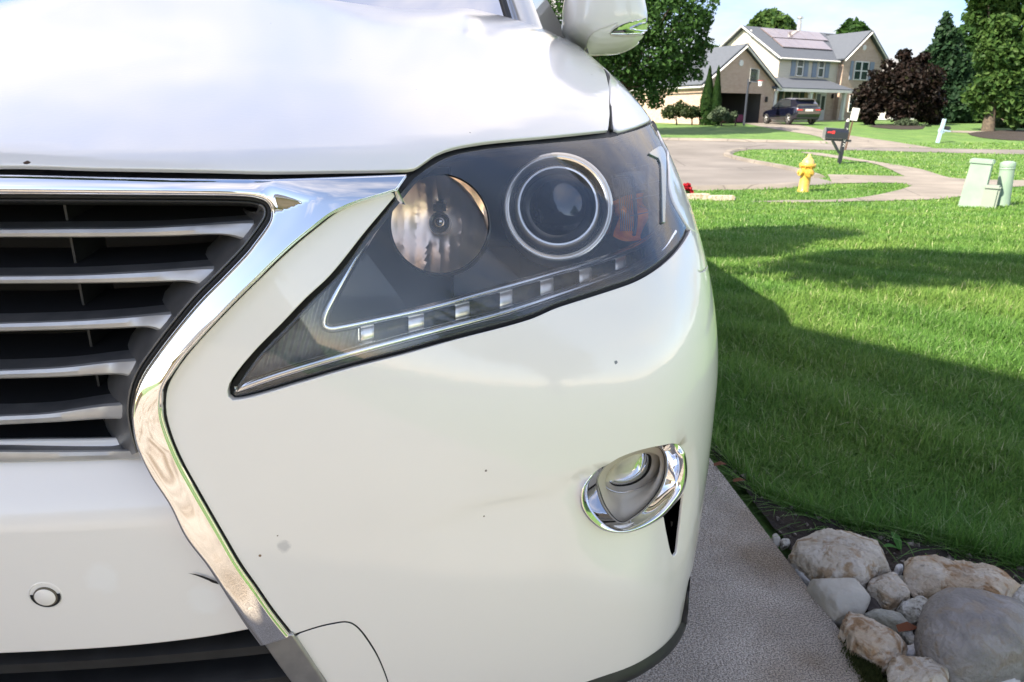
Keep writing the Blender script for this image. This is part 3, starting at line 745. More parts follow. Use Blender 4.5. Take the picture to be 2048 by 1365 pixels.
mirrored(panel('tow_hook_cover', tow_px, M['paint'], car, level=-0.0006, h=14, rim=(0.0008, 0.01)))

# ---- centre bumper between the chrome strips: a shelf under the grille, rounded forward
def cb_off(p, U):
    z = p[:, 2]
    return -0.040 * ss((z - 0.575) / 0.085) - 0.004
cbump_px = [('m', -300, 926), (0, 926), (150, 923), (294, 917, 1), (312, 950), (346, 1005), (377, 1068), (420, 1126), (463, 1193), (490, 1235), (507, 1260, 1), (400, 1279), (250, 1296), (100, 1306), (0, 1310.5), ('m', -300, 1318)]
panel('bumper_center', cbump_px, M['paint'], car, mode='ae', h=0.011, step=0.006, rim=(0.004, 0.03), off=cb_off, mirror='join')
# ---- splits in the plastic: the dark crack beside the chrome
def flat_patch(name, poly, m, parent, level, h=4, rim=None, step=3, off=None):
    return panel(name, poly, m, parent, level=level, h=h, rim=rim, step=step, off=off)
flat_patch('crack', [(376, 1147, 1), (392, 1149), (410, 1154), (425, 1160), (444, 1167.5, 1), (441, 1170, 1), (424, 1165.5), (418, 1162), (406, 1157), (392, 1151.5)], M['dark'], car, -0.0015, h=6)

# ---- chrome grille surround
chrome_inner = [(525, 1277, 1), (492, 1231), (465, 1189), (422, 1122), (379, 1064), (348, 1001), (311, 943), (287, 893), (277, 858), (272, 824), (276, 785), (290, 748), (319, 705), (359, 653), (403, 601), (450, 554), (497, 505), (514, 483), (531, 460), (543, 440), (546, 422), (541, 407), (529, 397), (500, 390), (420, 387.5), (200, 386), (0, 385)]
ctop = [(0, 350), (100, 351.5), (200, 354), (300, 356), (420, 358), (520, 359), (600, 356.5), (700, 353)]
pc1, pc2 = px_centre(384), px_centre(348)
chrome_poly = chrome_outer + chrome_inner + [(pc1, 384, 1), (pc2, 347.5, 1)] + ctop
_co = resample(ctop + chrome_outer, 4, closed=False); _ci = resample(chrome_inner, 4, closed=False)
def inset_pts(C, ds, side):
    t = np.gradient(C, axis=0); t /= np.maximum(np.linalg.norm(t, axis=1, keepdims=True), 1e-9); nrm = np.stack([-t[:, 1], t[:, 0]], 1) * side
    out = []
    for d in ds:
        q = C + nrm * d; k = seg_dist(q, C, False) > 0.93 * d; out.append(q[k])
    return np.concatenate(out)
def chrome_off(p, U):
    do = seg_dist(U, _co, False); di = seg_dist(U, _ci, False)
    bar = ss((560 - U[:, 0]) / 60) * ss((450 - U[:, 1]) / 40)
    wo = 2.6 + 20 * bar; wi = 9 + 6 * bar
    a = np.clip(do / wo, 0, 1); b = np.clip(di / wi, 0, 1)
    f = np.sqrt(np.clip(1 - (1 - a) ** 2, 0, 1)); g = np.sqrt(np.clip(1 - (1 - b) ** 2, 0, 1))
    turn = 1 - 1.75 * ss((U[:, 1] - 730) / 170)               # the strip always faces a little upwards, on either side of its bend
    face = 0.0050 * np.tanh((di - do) / 60) * (1 - bar) * turn
    return 0.006 + 0.0035 * np.minimum(f, g) + face
chrome = panel('grille_surround', chrome_poly, M['chrome'], car, off=chrome_off, ydir=True, h=6, step=4, extra=np.concatenate([inset_pts(_co, (.8, 1.8, 3.2, 6), 1), inset_pts(_co, (.8, 1.8, 3.2, 6), -1), inset_pts(_ci, (1, 2.5, 4.5, 8), 1), inset_pts(_ci, (1, 2.5, 4.5, 8), -1)]), rim=(0.0008, 0.02), mirror='join')
def gap_line(C, r=0.0013, lv=-0.0025, step=6):
    C = resample(C, step, closed=False); P = trace_px(C[:, 0], C[:, 1], lv); mb = MB(); mb.tube(P, r, 6); o = mb.build('gap_shade_strip', M['rubber'], car, smooth=True); mirrored(o)  # black tube laid in the panel gap to imitate its dark shade
gap_line([(q[0] + 2.2, q[1] + 3.0) if i < 5 else (q[0] + 3.2, q[1] + 1.6) for i, q in enumerate(chrome_outer[1:])], 0.0015)
gap_line([(588, 1271), (602, 1265.5), (640, 1253.5), (670, 1247), (690, 1244.5), (704, 1247.8), (719, 1259), (736.5, 1282), (754.5, 1311.5), (769.5, 1346), (780, 1379), (788, 1407), (794, 1440)], 0.0009, -0.0015)
gap_line([(1206.5, 137), (1214, 150), (1219, 175), (1221, 200), (1222, 235), (1223.5, 262)], 0.0022, -0.004)
# joint and lower grey finisher of the surround
mirrored(panel('surround_lower_trim', [(528, 1284, 1), (556, 1278.5), (583, 1272.5, 1), (612, 1316), (652, 1378), (690, 1440, 1), (640, 1450, 1), (592, 1374), (560, 1330)], M['steelpaint'], car, level=0.004, h=9, rim=(0.002, 0.02)))

# ---- grille: frame, slats, ribs, dark back
_ci2 = resample([(507, 1262), (492, 1231), (465, 1189), (422, 1122), (379, 1064), (348, 1001), (311, 943), (287, 893), (277, 858), (272, 824), (276, 785), (290, 748), (319, 705), (359, 653), (403, 601), (450, 554), (497, 505), (514, 483), (531, 460), (543, 440), (546, 422), (541, 407), (529, 397), (500, 390), (420, 387.5), (200, 386), (0, 385), (-200, 384), (pc1, 384)], 7, closed=False)
def grille_strip(name, prof, m, i0=0, i1=None):
    """strip along the inside of the chrome: prof = (image px inwards, level)"""
    C = _ci2[i0:i1]; t = np.gradient(C, axis=0); t /= np.linalg.norm(t, axis=1, keepdims=True); nrm = np.stack([-t[:, 1], t[:, 0]], 1)
    cen = np.array([100, 640.])
    if (nrm[len(C) // 3] * (cen - C[len(C) // 3])).sum() < 0: nrm = -nrm
    rows = []
    for w, lv in prof:
        q = C + nrm * w; rows.append(trace_px(q[:, 0], q[:, 1], lv))
    V = np.concatenate(rows); k = len(C); F = [(r * k + i, r * k + i + 1, (r + 1) * k + i + 1, (r + 1) * k + i) for r in range(len(prof) - 1) for i in range(k - 1)]
    return mesh_obj(name, V, F, m, car, smooth=True)
iend = int(np.argmin(np.abs(_ci2[:, 1] - 902) + (np.arange(len(_ci2)) > 100) * 1e4))
grille = empty('grille', (0, 0, 0)); grille.parent = car
def under(o, par):
    o.parent = par; mirrored(o, par); return o
under(grille_strip('grille_seal', [(-2, 0.001), (3, -0.004), (8, -0.001), (12, -0.003), (14, -0.010)], M['rubber'], iend), grille)
itop = int(np.argmin(np.hypot(_ci2[:, 0] - 515, _ci2[:, 1] - 393)))
under(grille_strip('grille_frame', [(12, -0.012), (13, -0.004), (16, -0.002), (19, -0.005), (28, -0.016), (46, -0.036), (60, -0.056), (66, -0.075)], M['grille_frame'], iend, itop), grille)
under(grille_strip('grille_frame', [(12, -0.012), (13, -0.004), (16, -0.0025), (19, -0.006), (24, -0.030), (26, -0.09)], M['black'], itop - 1), grille)
SL = [([(0, 457), (145, 455.7), (290, 454), (435, 445.5), (493, 441.5), (520, 440)], [(0, 475), (193, 475), (338, 473), (435, 470), (462, 473), (490, 482)]),
      ([(0, 551), (145, 549), (290, 542), (411, 533.5), (440, 531)], [(0, 568), (193, 567), (309, 565), (367, 563.5), (388, 567), (408, 577)]),
      ([(0, 645), (145, 640), (242, 633.6), (338, 624), (366, 621)], [(0, 663.6), (145, 660), (242, 657), (290, 655), (310, 659), (328, 669)]),
      ([(0, 739), (121, 733), (218, 721.6), (271, 717), (298, 714)], [(0, 758), (121, 754.5), (218, 749.5), (242, 750), (257, 754), (268, 764)]),
      ([(0, 830), (97, 824.6), (193, 810), (242, 805), (262, 803)], [(0, 850), (121, 844), (193, 839), (242, 838), (256, 841), (262, 850)])]
def slat(top, bot, last=False):
    """one grille bar: front face, sloping top shelf, underside"""
    T = resample(top, 9, closed=False); Bq = resample(bot, 9, closed=False)
    k = 56; s = np.linspace(0, 1, k)
    def at(C, s):
        L = np.concatenate([[0], np.cumsum(np.linalg.norm(np.diff(C, axis=0), axis=1))]); L /= L[-1]
        return np.stack([np.interp(s, L, C[:, 0]), np.interp(s, L, C[:, 1])], 1)
    T, Bq = at(T, s), at(Bq, s)
    pcT, pcB = px_centre(T[0, 1], -0.03), px_centre(Bq[0, 1], -0.03)
    T = np.concatenate([[[pcT, T[0, 1]], [pcT * .5, T[0, 1]]], T]); Bq = np.concatenate([[[pcB, Bq[0, 1]], [pcB * .5, Bq[0, 1]]], Bq])
    lv = -0.024 + 0.010 * ss((np.linspace(0, 1, len(T)) - 0.75) / 0.25)
    Mi = T * 0.82 + Bq * 0.18
    rows = []
    p = trace_px(T[:, 0], T[:, 1], lv - 0.005); back = p + [0, 0.075, 0.012]
    rows.append(back); rows.append(p + [0, 0.02, 0.003]); rows.append(p)
    rows.append(trace_px(Mi[:, 0], Mi[:, 1], lv)); Q = T * .45 + Bq * .55; rows.append(trace_px(Q[:, 0], Q[:, 1], lv + 0.001))
    Q = T * .1 + Bq * .9; rows.append(trace_px(Q[:, 0], Q[:, 1], lv)); b = trace_px(Bq[:, 0], Bq[:, 1], lv - 0.003); rows.append(b); rows.append(b + [0, 0.075, 0.02])
    V = np.concatenate(rows); kk = len(T); F = [(r * kk + i, r * kk + i + 1, (r + 1) * kk + i + 1, (r + 1) * kk + i) for r in range(len(rows) - 1) for i in range(kk - 1)]
    V2 = V.copy(); V2[:, 0] = 2 * XC - V2[:, 0]; n0 = len(V)
    F = F + [tuple(i + n0 for i in f[::-1]) for f in F]
    fm = [{0: 1, 1: 2, len(rows) - 2: 1}.get((i // (kk - 1)) % (len(rows) - 1), 0) for i in range(len(F))]  # back, shelf and underside rows coloured darker to imitate shade inside the grille
    o = mesh_obj('grille_slat', np.concatenate([V, V2]), F, None, grille, smooth=True, mats=[M['grille'], M['dark'], M['grille_frame']], fmat=fm); o.data.set_sharp_from_angle(angle=math.radians(32))
    return o
for a, b_ in SL: slat(a, b_)
slat([(0, 900), (150, 901), (286, 899)], [(0, 925), (150, 922), (296, 917)])
# thin upright ribs and the dark backing behind the slats
for pxr, zb, zt_ in ((135, 0.60, 0.90),):
    q = P3(pxr, 415, -0.05)
    for sgn in (1, -1):
        mb = MB(); x = XC + (q[0] - XC) * sgn; mb.box((x - 0.0012, q[1] - 0.004, 0.615), (x + 0.0012, q[1] + 0.05, 0.885)); mb.build('grille_rib', M['black'], grille)
mb = MB(); mb.box((XC - 0.62, 0.80, 0.40), (XC + 0.62, 0.83, 0.90)); mb.build('grille_backing', M['dark'], grille)
# black strip between hood edge and chrome
pcs = px_centre(340)
flat_patch('hood_seal', [(pcs, 325, 1), (0, 326), (420, 336), (540, 339), (800, 335), (850, 320), (905, 296), (990, 278), (1120, 268), (1225, 252), (1250, 250, 1), (1250, 270, 1), (1120, 290), (990, 300), (905, 318), (862, 342), (790, 394, 1), (700, 362), (540, 367), (420, 366), (0, 358), (pcs, 356, 1)], M['black'], car, -0.012, h=20, step=12)

# ---- lower intake: black blade grille under the bumper
def intake():
    par = empty('lower_intake', (0, 0, 0)); par.parent = car
    mb = MB(); mb.box((XC - 0.56, 0.70, 0.20), (XC + 0.56, 0.72, 0.52)); mb.build('intake_backing', M['dark'], par)
    for z, y, h in ((0.436, 0.615, 0.020), (0.395, 0.60, 0.022), (0.35, 0.60, 0.022), (0.30, 0.60, 0.022)):
        mb = MB(); xs_ = np.linspace(-0.52, 0.52, 41); V, F = [], []
        for x in xs_:
            yy_ = y + 0.19 * x * x
            for a, c in ((0.10, h * 0.6), (0.012, h * 0.5), (0.0, h * 0.2), (0.0, -h * 0.3), (0.02, -h * 0.5), (0.10, -h * 0.5)): V.append((XC + x, yy_ + a, z + c))
        for i in range(40):
            for j in range(5): F.append((i * 6 + j, i * 6 + j + 1, (i + 1) * 6 + j + 1, (i + 1) * 6 + j))
        mb.add(V, F); mb.build('intake_blade', M['rubber'], par, smooth=True)
    return par
intake()
# black lip under the bumper corner
lip = resample([(900, 1436), (1000, 1422), (1100, 1396), (1208, 1361), (1265, 1340), (1315, 1309), (1346, 1278), (1363, 1246), (1368, 1215)], 10, closed=False)
LP = [p for p in trace_px(lip[:, 0], lip[:, 1], 0.0)] + [np.array(q) for q in ((0.262, 0.90, 0.30), (0.285, 1.02, 0.275))]
V, F = [], []
for i, p in enumerate(LP):
    g = grad(p[None])[0]; g[2] = 0; g /= np.linalg.norm(g)
    for a, z in ((0.002, 0.010), (0.006, 0.0), (0.007, -0.008), (0.002, -0.015), (-0.03, -0.026), (-0.16, -0.022)):
        V.append(p + g * a + np.array([0, 0, z]))
for i in range(len(LP) - 1):
    for j in range(5): F.append((i * 6 + j, (i + 1) * 6 + j, (i + 1) * 6 + j + 1, i * 6 + j + 1))
lipo = mesh_obj('bumper_lip', V, F, M['black'], car, smooth=True); mirrored(lipo)

# ---- parking sensor: recessed black ring with a round painted eye
sc = P3(92, 1190, -0.004 - 0.0); sn = grad(sc[None])[0]; sr_ = 0.030 * 0.5
sens = empty('parking_sensor', (0, 0, 0)); sens.parent = car
def disc_on(name, c, n_, prof, m, par, seg=36):
    mb = MB(); mb.lathe(prof, c, n_, seg, cap0=False, cap1=True); return mb.build(name, m, par, smooth=True)
c0 = sc + sn * 0.0004
disc_on('sensor_ring', c0, sn, [(0.0165, -0.004), (0.0165, 0.0), (0.0150, 0.0008), (0.0145, 0.0003), (0.0140, -0.001), (0.0, -0.001)], M['paint'], sens)
mb = MB(); a_ = Vector(sn).cross(Vector((0, 0, 1))).normalized(); b_ = Vector(sn).cross(a_).normalized()
if b_.z > 0: b_ = -b_
Vv, Ff = [], []
for i in range(25):
    q = math.radians(-8 + 196 * i / 24)
    for r in (0.0100, 0.0142): Vv.append(Vector(c0) + (a_ * math.cos(q) + b_ * math.sin(q)) * r + Vector(sn) * 0.0010)
for i in range(24): Ff.append((2 * i, 2 * i + 1, 2 * i + 3, 2 * i + 2))
mb.add(Vv, Ff); mb.build('sensor_gap', M['dark'], sens)
disc_on('sensor_gasket', c0 + np.array(b_) * 0.0012, sn, [(0.0112, 0.0), (0.0112, 0.0016), (0.0100, 0.0020), (0.0, 0.0018)], mat('sensor_gasket', (0.12, 0.10, 0.07), rough=0.5), sens)
disc_on('sensor_eye', c0 + np.array(b_) * 0.0012, sn, [(0.0098, 0.0), (0.0098, 0.0024), (0.0088, 0.0030), (0.0, 0.0032)], M['paint'], sens)

# ---- headlight
lens_px = [(463, 789), (470, 775), (512, 714), (579, 644), (621, 599), (668, 554), (738, 468), (803, 387), (826, 360), (851, 340), (876, 323.5), (901, 312), (931, 304), (991, 295), (1120, 283), (1190, 276.5), (1230, 272),
           (1242, 268), (1269, 260.5), (1296, 250), (1306, 241, 1), (1312, 250), (1325, 290), (1332.5, 304), (1334, 318), (1337, 371), (1345, 402), (1362, 433), (1375, 454, 1),
           (1362, 482), (1335, 515), (1299, 543), (1263, 562), (1188, 588), (1113, 612), (1059, 635), (910, 675), (804, 705), (699, 732), (600, 761.5), (504, 790), (468, 796)]
head = empty('headlight', (0, 0, 0)); head.parent = car
# tub behind the lens
Lp = resample(lens_px, 9); cenp = Lp.mean(0); inn = cenp + (Lp - cenp) * 0.985
ringsT = [trace_px(Lp[:, 0], Lp[:, 1], -0.009), trace_px(inn[:, 0], inn[:, 1], -0.020)]
Vb, Fb, nb_ = cdt([inn], 16); pb = trace_px(Vb[:, 0], Vb[:, 1], -0.13)
Vt = list(ringsT[0]) + list(ringsT[1]) + list(pb); k = len(Lp)
Ft = [(i, (i + 1) % k, k + (i + 1) % k, k + i) for i in range(k)] + [(k + i, k + (i + 1) % k, 2 * k + (i + 1) % k, 2 * k + i) for i in range(k)] + [tuple(int(q) + 2 * k for q in f) for f in Fb]
mesh_obj('housing', Vt, Ft, M['lamp_black'], head, smooth=False)
# clear cover, a little smaller than its opening, so that the rubber seal shows
tl = np.roll(Lp, -1, 0) - np.roll(Lp, 1, 0); tl /= np.linalg.norm(tl, axis=1, keepdims=True); nl = np.stack([tl[:, 1], -tl[:, 0]], 1)
if np.dot(nl[0], cenp - Lp[0]) > 0: nl = -nl
lens = panel('lens', [tuple(q) for q in (Lp - nl * (2.5 + 4.5 * ss((Lp[:, 1:2] - 470) / 60)))], M['lens'], head, level=-0.003, h=11, step=9, rim=(0.002, 0.006))
# rubber seal round the lamp
def px_band(name, A, B, la, lb, m, par, smooth=True):
    a, b = trace_px(A[:, 0], A[:, 1], la), trace_px(B[:, 0], B[:, 1], lb); k = len(A)
    F = [(i, (i + 1) % k, k + (i + 1) % k, k + i) for i in range(k)]
    return mesh_obj(name, np.concatenate([a, b]), F, m, par, smooth=smooth)
tl = np.roll(Lp, -1, 0) - np.roll(Lp, 1, 0); tl /= np.linalg.norm(tl, axis=1, keepdims=True); nl = np.stack([tl[:, 1], -tl[:, 0]], 1)
if np.dot(nl[0], cenp - Lp[0]) > 0: nl = -nl
_sl = Lp + nl * (9 * (1 - ss((Lp[:, 0:1] - 1225) / 40) * ss((440 - Lp[:, 1:2]) / 40)) + 0.5)
px_band('lamp_seal', Lp - nl * 9, _sl, -0.0062, -0.010, M['rubber'], head)
# inner black band: the frame seen through the lens along its upper and lower edges
def inner_band(w, lv0, lv1, lo, hi, name, m):
    sel = [i for i in range(len(Lp)) if lo(Lp[i])]
    return sel
rail_hi = resample([(776, 428), (746, 463), (716, 508), (688, 557), (664, 602), (650, 632), (648, 650), (660, 657), (690, 653), (739, 643), (861, 616), (1000, 578), (1114, 546), (1188, 526), (1263, 499), (1305, 474), (1328, 448)], 6, closed=False)
rail_lo = resample([(474, 779), (496, 770), (560, 748), (640, 724), (717, 702), (861, 664), (1000, 628), (1060, 609), (1114, 591), (1188, 566), (1263, 538), (1318, 506), (1346, 466)], 6, closed=False)
def rail(name, C, r, lv, m, par):
    P = trace_px(C[:, 0], C[:, 1], lv); mb = MB(); mb.tube(P, r, 10); return mb.build(name, m, par, smooth=True)
rail('chrome_rail', rail_hi, [0.0022 + 0.0026 * min(1, i / 14) for i in range(len(rail_hi))], -0.018, M['satin_chrome'], head)
rail('chrome_rail', rail_lo, 0.0058, -0.0115, M['satin_chrome'], head)
# the trough between the rails: ribbed reflector, chrome bridges, dark LED pockets
lo2 = np.array([[p[0], p[1] - 7] for p in rail_lo]); hi2 = np.array([p for p in rail_hi if p[1] > 380])
def yhi(x): 
    q = rail_hi[int(np.argmin(rail_hi[:, 0])):]; q = q[np.argsort(q[:, 0])]; return np.interp(x, q[:, 0], q[:, 1])
def ylo(x): return np.interp(x, rail_lo[:, 0], rail_lo[:, 1])
rib_poly = [(488, 770, 1), (520, 722), (585, 655), (640, 596), (690, 535), (735, 470), (744, 462, 1), (718, 502), (690, 552), (666, 598), (650, 630), (646, 648), (660, 660), (716, 652, 1), (716, 702, 1), (640, 724), (560, 746)]
# vertical flutes in the corner reflector
def rib_off(p, U): return 0.0012 * np.abs(((U[:, 0] * 0.97 + U[:, 1] * 0.25) / 7.0) % 2 - 1)
flat_patch('corner_reflector', rib_poly, M['ribbed'], head, -0.024, h=3.2, step=4, off=rib_off)
trough = [(716, 648, 1), (861, 616), (1000, 578), (1114, 546), (1188, 526), (1263, 499), (1320, 462, 1), (1345, 468, 1), (1318, 506), (1263, 538), (1188, 566), (1114, 591), (1000, 628), (861, 664), (717, 702, 1)]
flat_patch('led_trough', trough, M['satin_chrome'], head, -0.026, h=9, step=8)
def quad_piece(name, x0, x1, m, lv, f0=0.05, f1=0.98, curve=0.0, mbev=0.0015):
    """a block between the rails, from x0 to x1"""
    nu, nv = 7, 9; V = []
    for i in range(nu):
        for j in range(nv):
            x = x0 + (x1 - x0) * i / (nu - 1); t = f0 + (f1 - f0) * j / (nv - 1); y = yhi(x) * (1 - t) + ylo(x) * t
            e = min(i, nu - 1 - i, 1) * min(j, nv - 1 - j, 1)
            V.append(P3(x, y, lv + curve * math.sin(math.pi * t) - (0 if e else 0.0004)))
    F = [(i * nv + j, i * nv + j + 1, (i + 1) * nv + j + 1, (i + 1) * nv + j) for i in range(nu - 1) for j in range(nv - 1)]
    return mesh_obj(name, V, F, m, head, smooth=True)
bridges = [(724, 746), (819, 846), (913, 937), (1002, 1023), (1083, 1105), (1161, 1181), (1233, 1250)]
for x0, x1 in bridges: quad_piece('chrome_bridge', x0 - 2, x1 + 2, M['ringmetal'], -0.0185, 0.10, 0.92, curve=0.004)
for i, (x0, x1) in enumerate(bridges):
    xe = bridges[i + 1][0] if i + 1 < len(bridges) else 1290
    quad_piece('led_pocket', x1 + 1, xe - 1, M['led'], -0.020, 0.04, 0.96, curve=-0.004)
# high beam: faceted bowl, bulb with shade
hc = P3(879, 449, -0.028); TA = math.radians(15); HAX = np.array([0, math.cos(TA), -math.sin(TA)]); HZX = np.array([0, math.sin(TA), math.cos(TA)]); hd = (hc - O_) @ np.array([0, cp_, -sp_]); hr = 97 * hd / FPX
def bowl():
    nr, na = 14, 72; V, F = [], []
    rng = np.random.default_rng(3); tx = rng.uniform(-1, 1, 40); 
    for i in range(nr + 1):
        r = hr * (0.14 + 0.86 * i / nr)
        for j in range(na):
            a = 2 * math.pi * j / na; x, z = r * math.cos(a), r * math.sin(a)
            d = 0.017 * (1 - (r / hr) ** 2)
            cell = int((x / hr + 1) * 4.2); w = ((x / hr + 1) * 4.2) % 1 - 0.5
            zc = (0 if z > 0.45 * hr else 1 if z > -0.4 * hr else 2)
            d += (0.0045 * w * w + 0.0012 * tx[(cell + 9 * zc) % 40] * (z / hr)) * ss(np.array((r / hr - 0.2) / 0.3))
            V.append(hc + np.array([x, 0, 0]) + HAX * d + HZX * z)
    for i in range(nr):
        for j in range(na): F.append((i * na + j, i * na + (j + 1) % na, (i + 1) * na + (j + 1) % na, (i + 1) * na + j))
    o = mesh_obj('high_beam_reflector', V, F, M['reflector'], head, smooth=True); o.data.set_sharp_from_angle(angle=math.radians(16)); return o
hb = bowl()
mb = MB(); mb.lathe([(hr * 1.0, 0), (hr * 1.03, -0.002), (hr * 1.05, 0.004), (hr * 1.05, 0.03)], hc, HAX, 64); mb.build('reflector_rim', M['lamp_black'], head, smooth=True)
bc = hc + np.array([0, 0.0, 0.002])
mb = MB(); mb.lathe([(hr * .23, 0.05), (hr * .23, 0.004), (hr * .21, 0.0), (hr * .15, 0.001), (hr * .14, 0.006), (hr * .10, 0.007), (0.0005, 0.006)], bc, HAX, 32)
mb.build('bulb_shade', M['lamp_black'], hb, smooth=True)
mb = MB(); mb.lathe([(hr * .13, 0.004), (hr * .11, -0.002), (hr * .06, -0.005), (0.0004, -0.006)], bc, HAX, 24); mb.build('bulb', M['satin_chrome'], hb, smooth=True)
mb = MB(); mb.box((bc[0] - hr * .13, bc[1] + 0.004, bc[2] + hr * .15), (bc[0] + hr * .13, bc[1] + 0.055, bc[2] + hr * .42), 0.003); mb.build('bulb_bracket', M['lamp_black'], hb, smooth=True)
# low beam: projector with chrome rings and a dark glass dome
pc = P3(1115, 415, -0.050); PAX = (0, math.cos(math.radians(20)), -math.sin(math.radians(20))); pd = (pc - O_) @ np.array([0, cp_, -sp_]); u = pd / FPX
def ring(name, prof, m, par, c=pc, seg=72):
    mb = MB(); mb.lathe([(r * u, d) for r, d in prof], c, PAX, seg); o = mb.build(name, m, par, smooth=True); return o
proj_o = empty('projector', (0, 0, 0)); proj_o.parent = head
ring('outer_ring', [(113, 0.030), (113, 0.004), (111.5, 0.000), (109, -0.003), (106, -0.0035), (103.5, -0.001), (102, -0.001), (100, -0.003), (97, -0.002), (95, 0.003), (94, 0.012)], M['ringmetal'], head)
ring('ring_shroud', [(95, 0.012), (92, 0.013), (88, 0.012), (86, 0.010)], M['lamp_black'], proj_o)
ring('inner_ring', [(88, 0.016), (86, 0.004), (82.5, -0.005), (79, -0.008), (75.5, -0.008), (73, -0.003), (72, 0.010)], M['ringmetal'], head)
ring('glass_dome', [(74, 0.012), (70, 0.004), (60, -0.004), (45, -0.010), (28, -0.014), (12, -0.016), (0.5, -0.0162)], M['glassdome'], proj_o)
# turn signal at the outer end: amber bulb behind ribbed clear block
tsig = empty('turn_signal', (0, 0, 0)); tsig.parent = head
flat_patch('amber_reflector', [(1230, 398, 1), (1256, 388), (1290, 384, 1), (1293, 430), (1286, 478, 1), (1252, 482), (1232, 468, 1), (1234, 430)], M['amber'], tsig, -0.040, h=7, step=7, off=lambda p, U: 0.006 * np.sin(U[:, 1] / 11.0))
flat_patch('signal_backing', [(1222, 352, 1), (1256, 344), (1292, 342, 1), (1291, 380, 1), (1256, 385), (1230, 395, 1)], M['ribbed'], tsig, -0.040, h=7, step=7)
tb = P3(1243, 425, -0.03); mb = MB(); mb.lathe([(0.0005, -0.010), (0.005, -0.008), (0.008, 0.0), (0.008, 0.02)], tb, (0, 1, 0.1), 20); mb.build('amber_bulb', M['amber'], tsig, smooth=True)
M['clearedge'] = mat('clear_edge', (0.27, 0.31, 0.30), rough=0.12, metal=0.55, coat=0.6)
C = resample([(1228, 354), (1245, 351), (1258, 350.5), (1263, 356), (1268, 380), (1271, 420), (1271, 450), (1268, 470)], 4, closed=False); rail('clear_frame', C, 0.0024, -0.018, M['clearedge'], tsig)
for i in range(9):
    x = 1234 + i * 3.8; C = np.array([(x, 359), (x + 4, 392), (x + 7, 425), (x + 8, 462)], float); rail('clear_rib', C, 0.0007, -0.020, M['ribbed'], tsig)
flat_patch('lamp_side_reflector', [(1296, 300, 1), (1318, 300, 1), (1326, 360), (1328, 430, 1), (1298, 470, 1), (1296, 400)], M['ribbed'], head, -0.030, h=9, step=8)
for y0, y1 in ((338, 324), (376, 361), (400, 388), (432, 420)):
    C = resample([(1262, y0), (1290, (y0 + y1) / 2), (1320, y1)], 8, closed=False); rail('lens_optic_line', C, 0.0007, -0.006, M['ribbed'], head)
# clear fin with chrome top at the outer edge of the lens
fin = flat_patch('lens_fin', [(1299, 307, 1), (1322, 293), (1330, 304), (1332.5, 318), (1332, 380), (1330, 444, 1), (1326, 444, 1), (1325, 380), (1323, 330), (1318, 316, 1)], M['clearedge'], head, 0.002, h=4, step=4, rim=(0.001, 0.006))
# lens inner frame: black band along upper and lower edge
upi = [(815, 376, 1), (851, 343), (876, 326.5), (901, 315), (931, 307), (991, 298), (1120, 286), (1228, 275, 1), (1228, 290, 1), (1120, 299), (956, 317), (905, 324), (870, 333), (836, 360)]
flat_patch('lamp_frame', upi, M['lamp_black'], head, -0.0075, h=9, step=8)
lowi = [(470, 789, 1), (504, 784), (600, 755.5), (699, 726), (804, 699), (910, 669), (1059, 629), (1113, 606), (1188, 582), (1263, 556), (1299, 537), (1335, 509), (1362, 470, 1), (1350, 466, 1), (1318, 512), (1263, 545), (1188, 572), (1114, 597), (1000, 635), (861, 671), (717, 709), (560, 755), (490, 778)]
flat_patch('lamp_frame', lowi, M['lamp_black'], head, -0.0085, h=8, step=7)
mirrored(head)

# ---- fog lamp: chrome bezel, silver cup, clear bulb glass
fog = empty('fog_lamp', (0, 0, 0)); fog.parent = car
fo = resample([(1160, 1003), (1163, 981), (1177, 955), (1205, 927), (1240, 905), (1290, 888), (1330, 880), (1352, 882), (1366, 897), (1373, 922), (1373.5, 952), (1367, 980), (1350, 1005), (1323, 1034), (1288, 1055), (1249, 1066), (1208, 1061), (1180, 1042), (1165, 1022)], 5)
fi = resample([(1197, 975), (1195, 960), (1204, 942), (1222, 924), (1250, 905), (1290, 893), (1318, 896), (1328, 910), (1331, 930), (1328, 955), (1315, 985), (1290, 1015), (1265, 1035), (1245, 1045), (1228, 1036), (1208, 1008)], 5)
def loop_at(C, s, k=120):
    c = np.concatenate([C, C[:1]]); L = np.concatenate([[0], np.cumsum(np.linalg.norm(np.diff(c, axis=0), axis=1))]); L /= L[-1]
    return np.stack([np.interp(s, L, c[:, 0]), np.interp(s, L, c[:, 1])], 1)
def align(C, c=(1268, 968), k=120):
    a = np.arctan2(C[:, 1] - c[1], C[:, 0] - c[0]); o = np.argsort(a); a2 = a[o]; R = np.hypot(C[o, 0] - c[0], C[o, 1] - c[1])
    t = np.linspace(-math.pi, math.pi, k, endpoint=False); rr = np.interp(t, np.concatenate([a2 - 2 * math.pi, a2, a2 + 2 * math.pi]), np.tile(R, 3))
    return np.stack([c[0] + rr * np.cos(t), c[1] + rr * np.sin(t)], 1)
fo, fi = align(fo), align(fi)
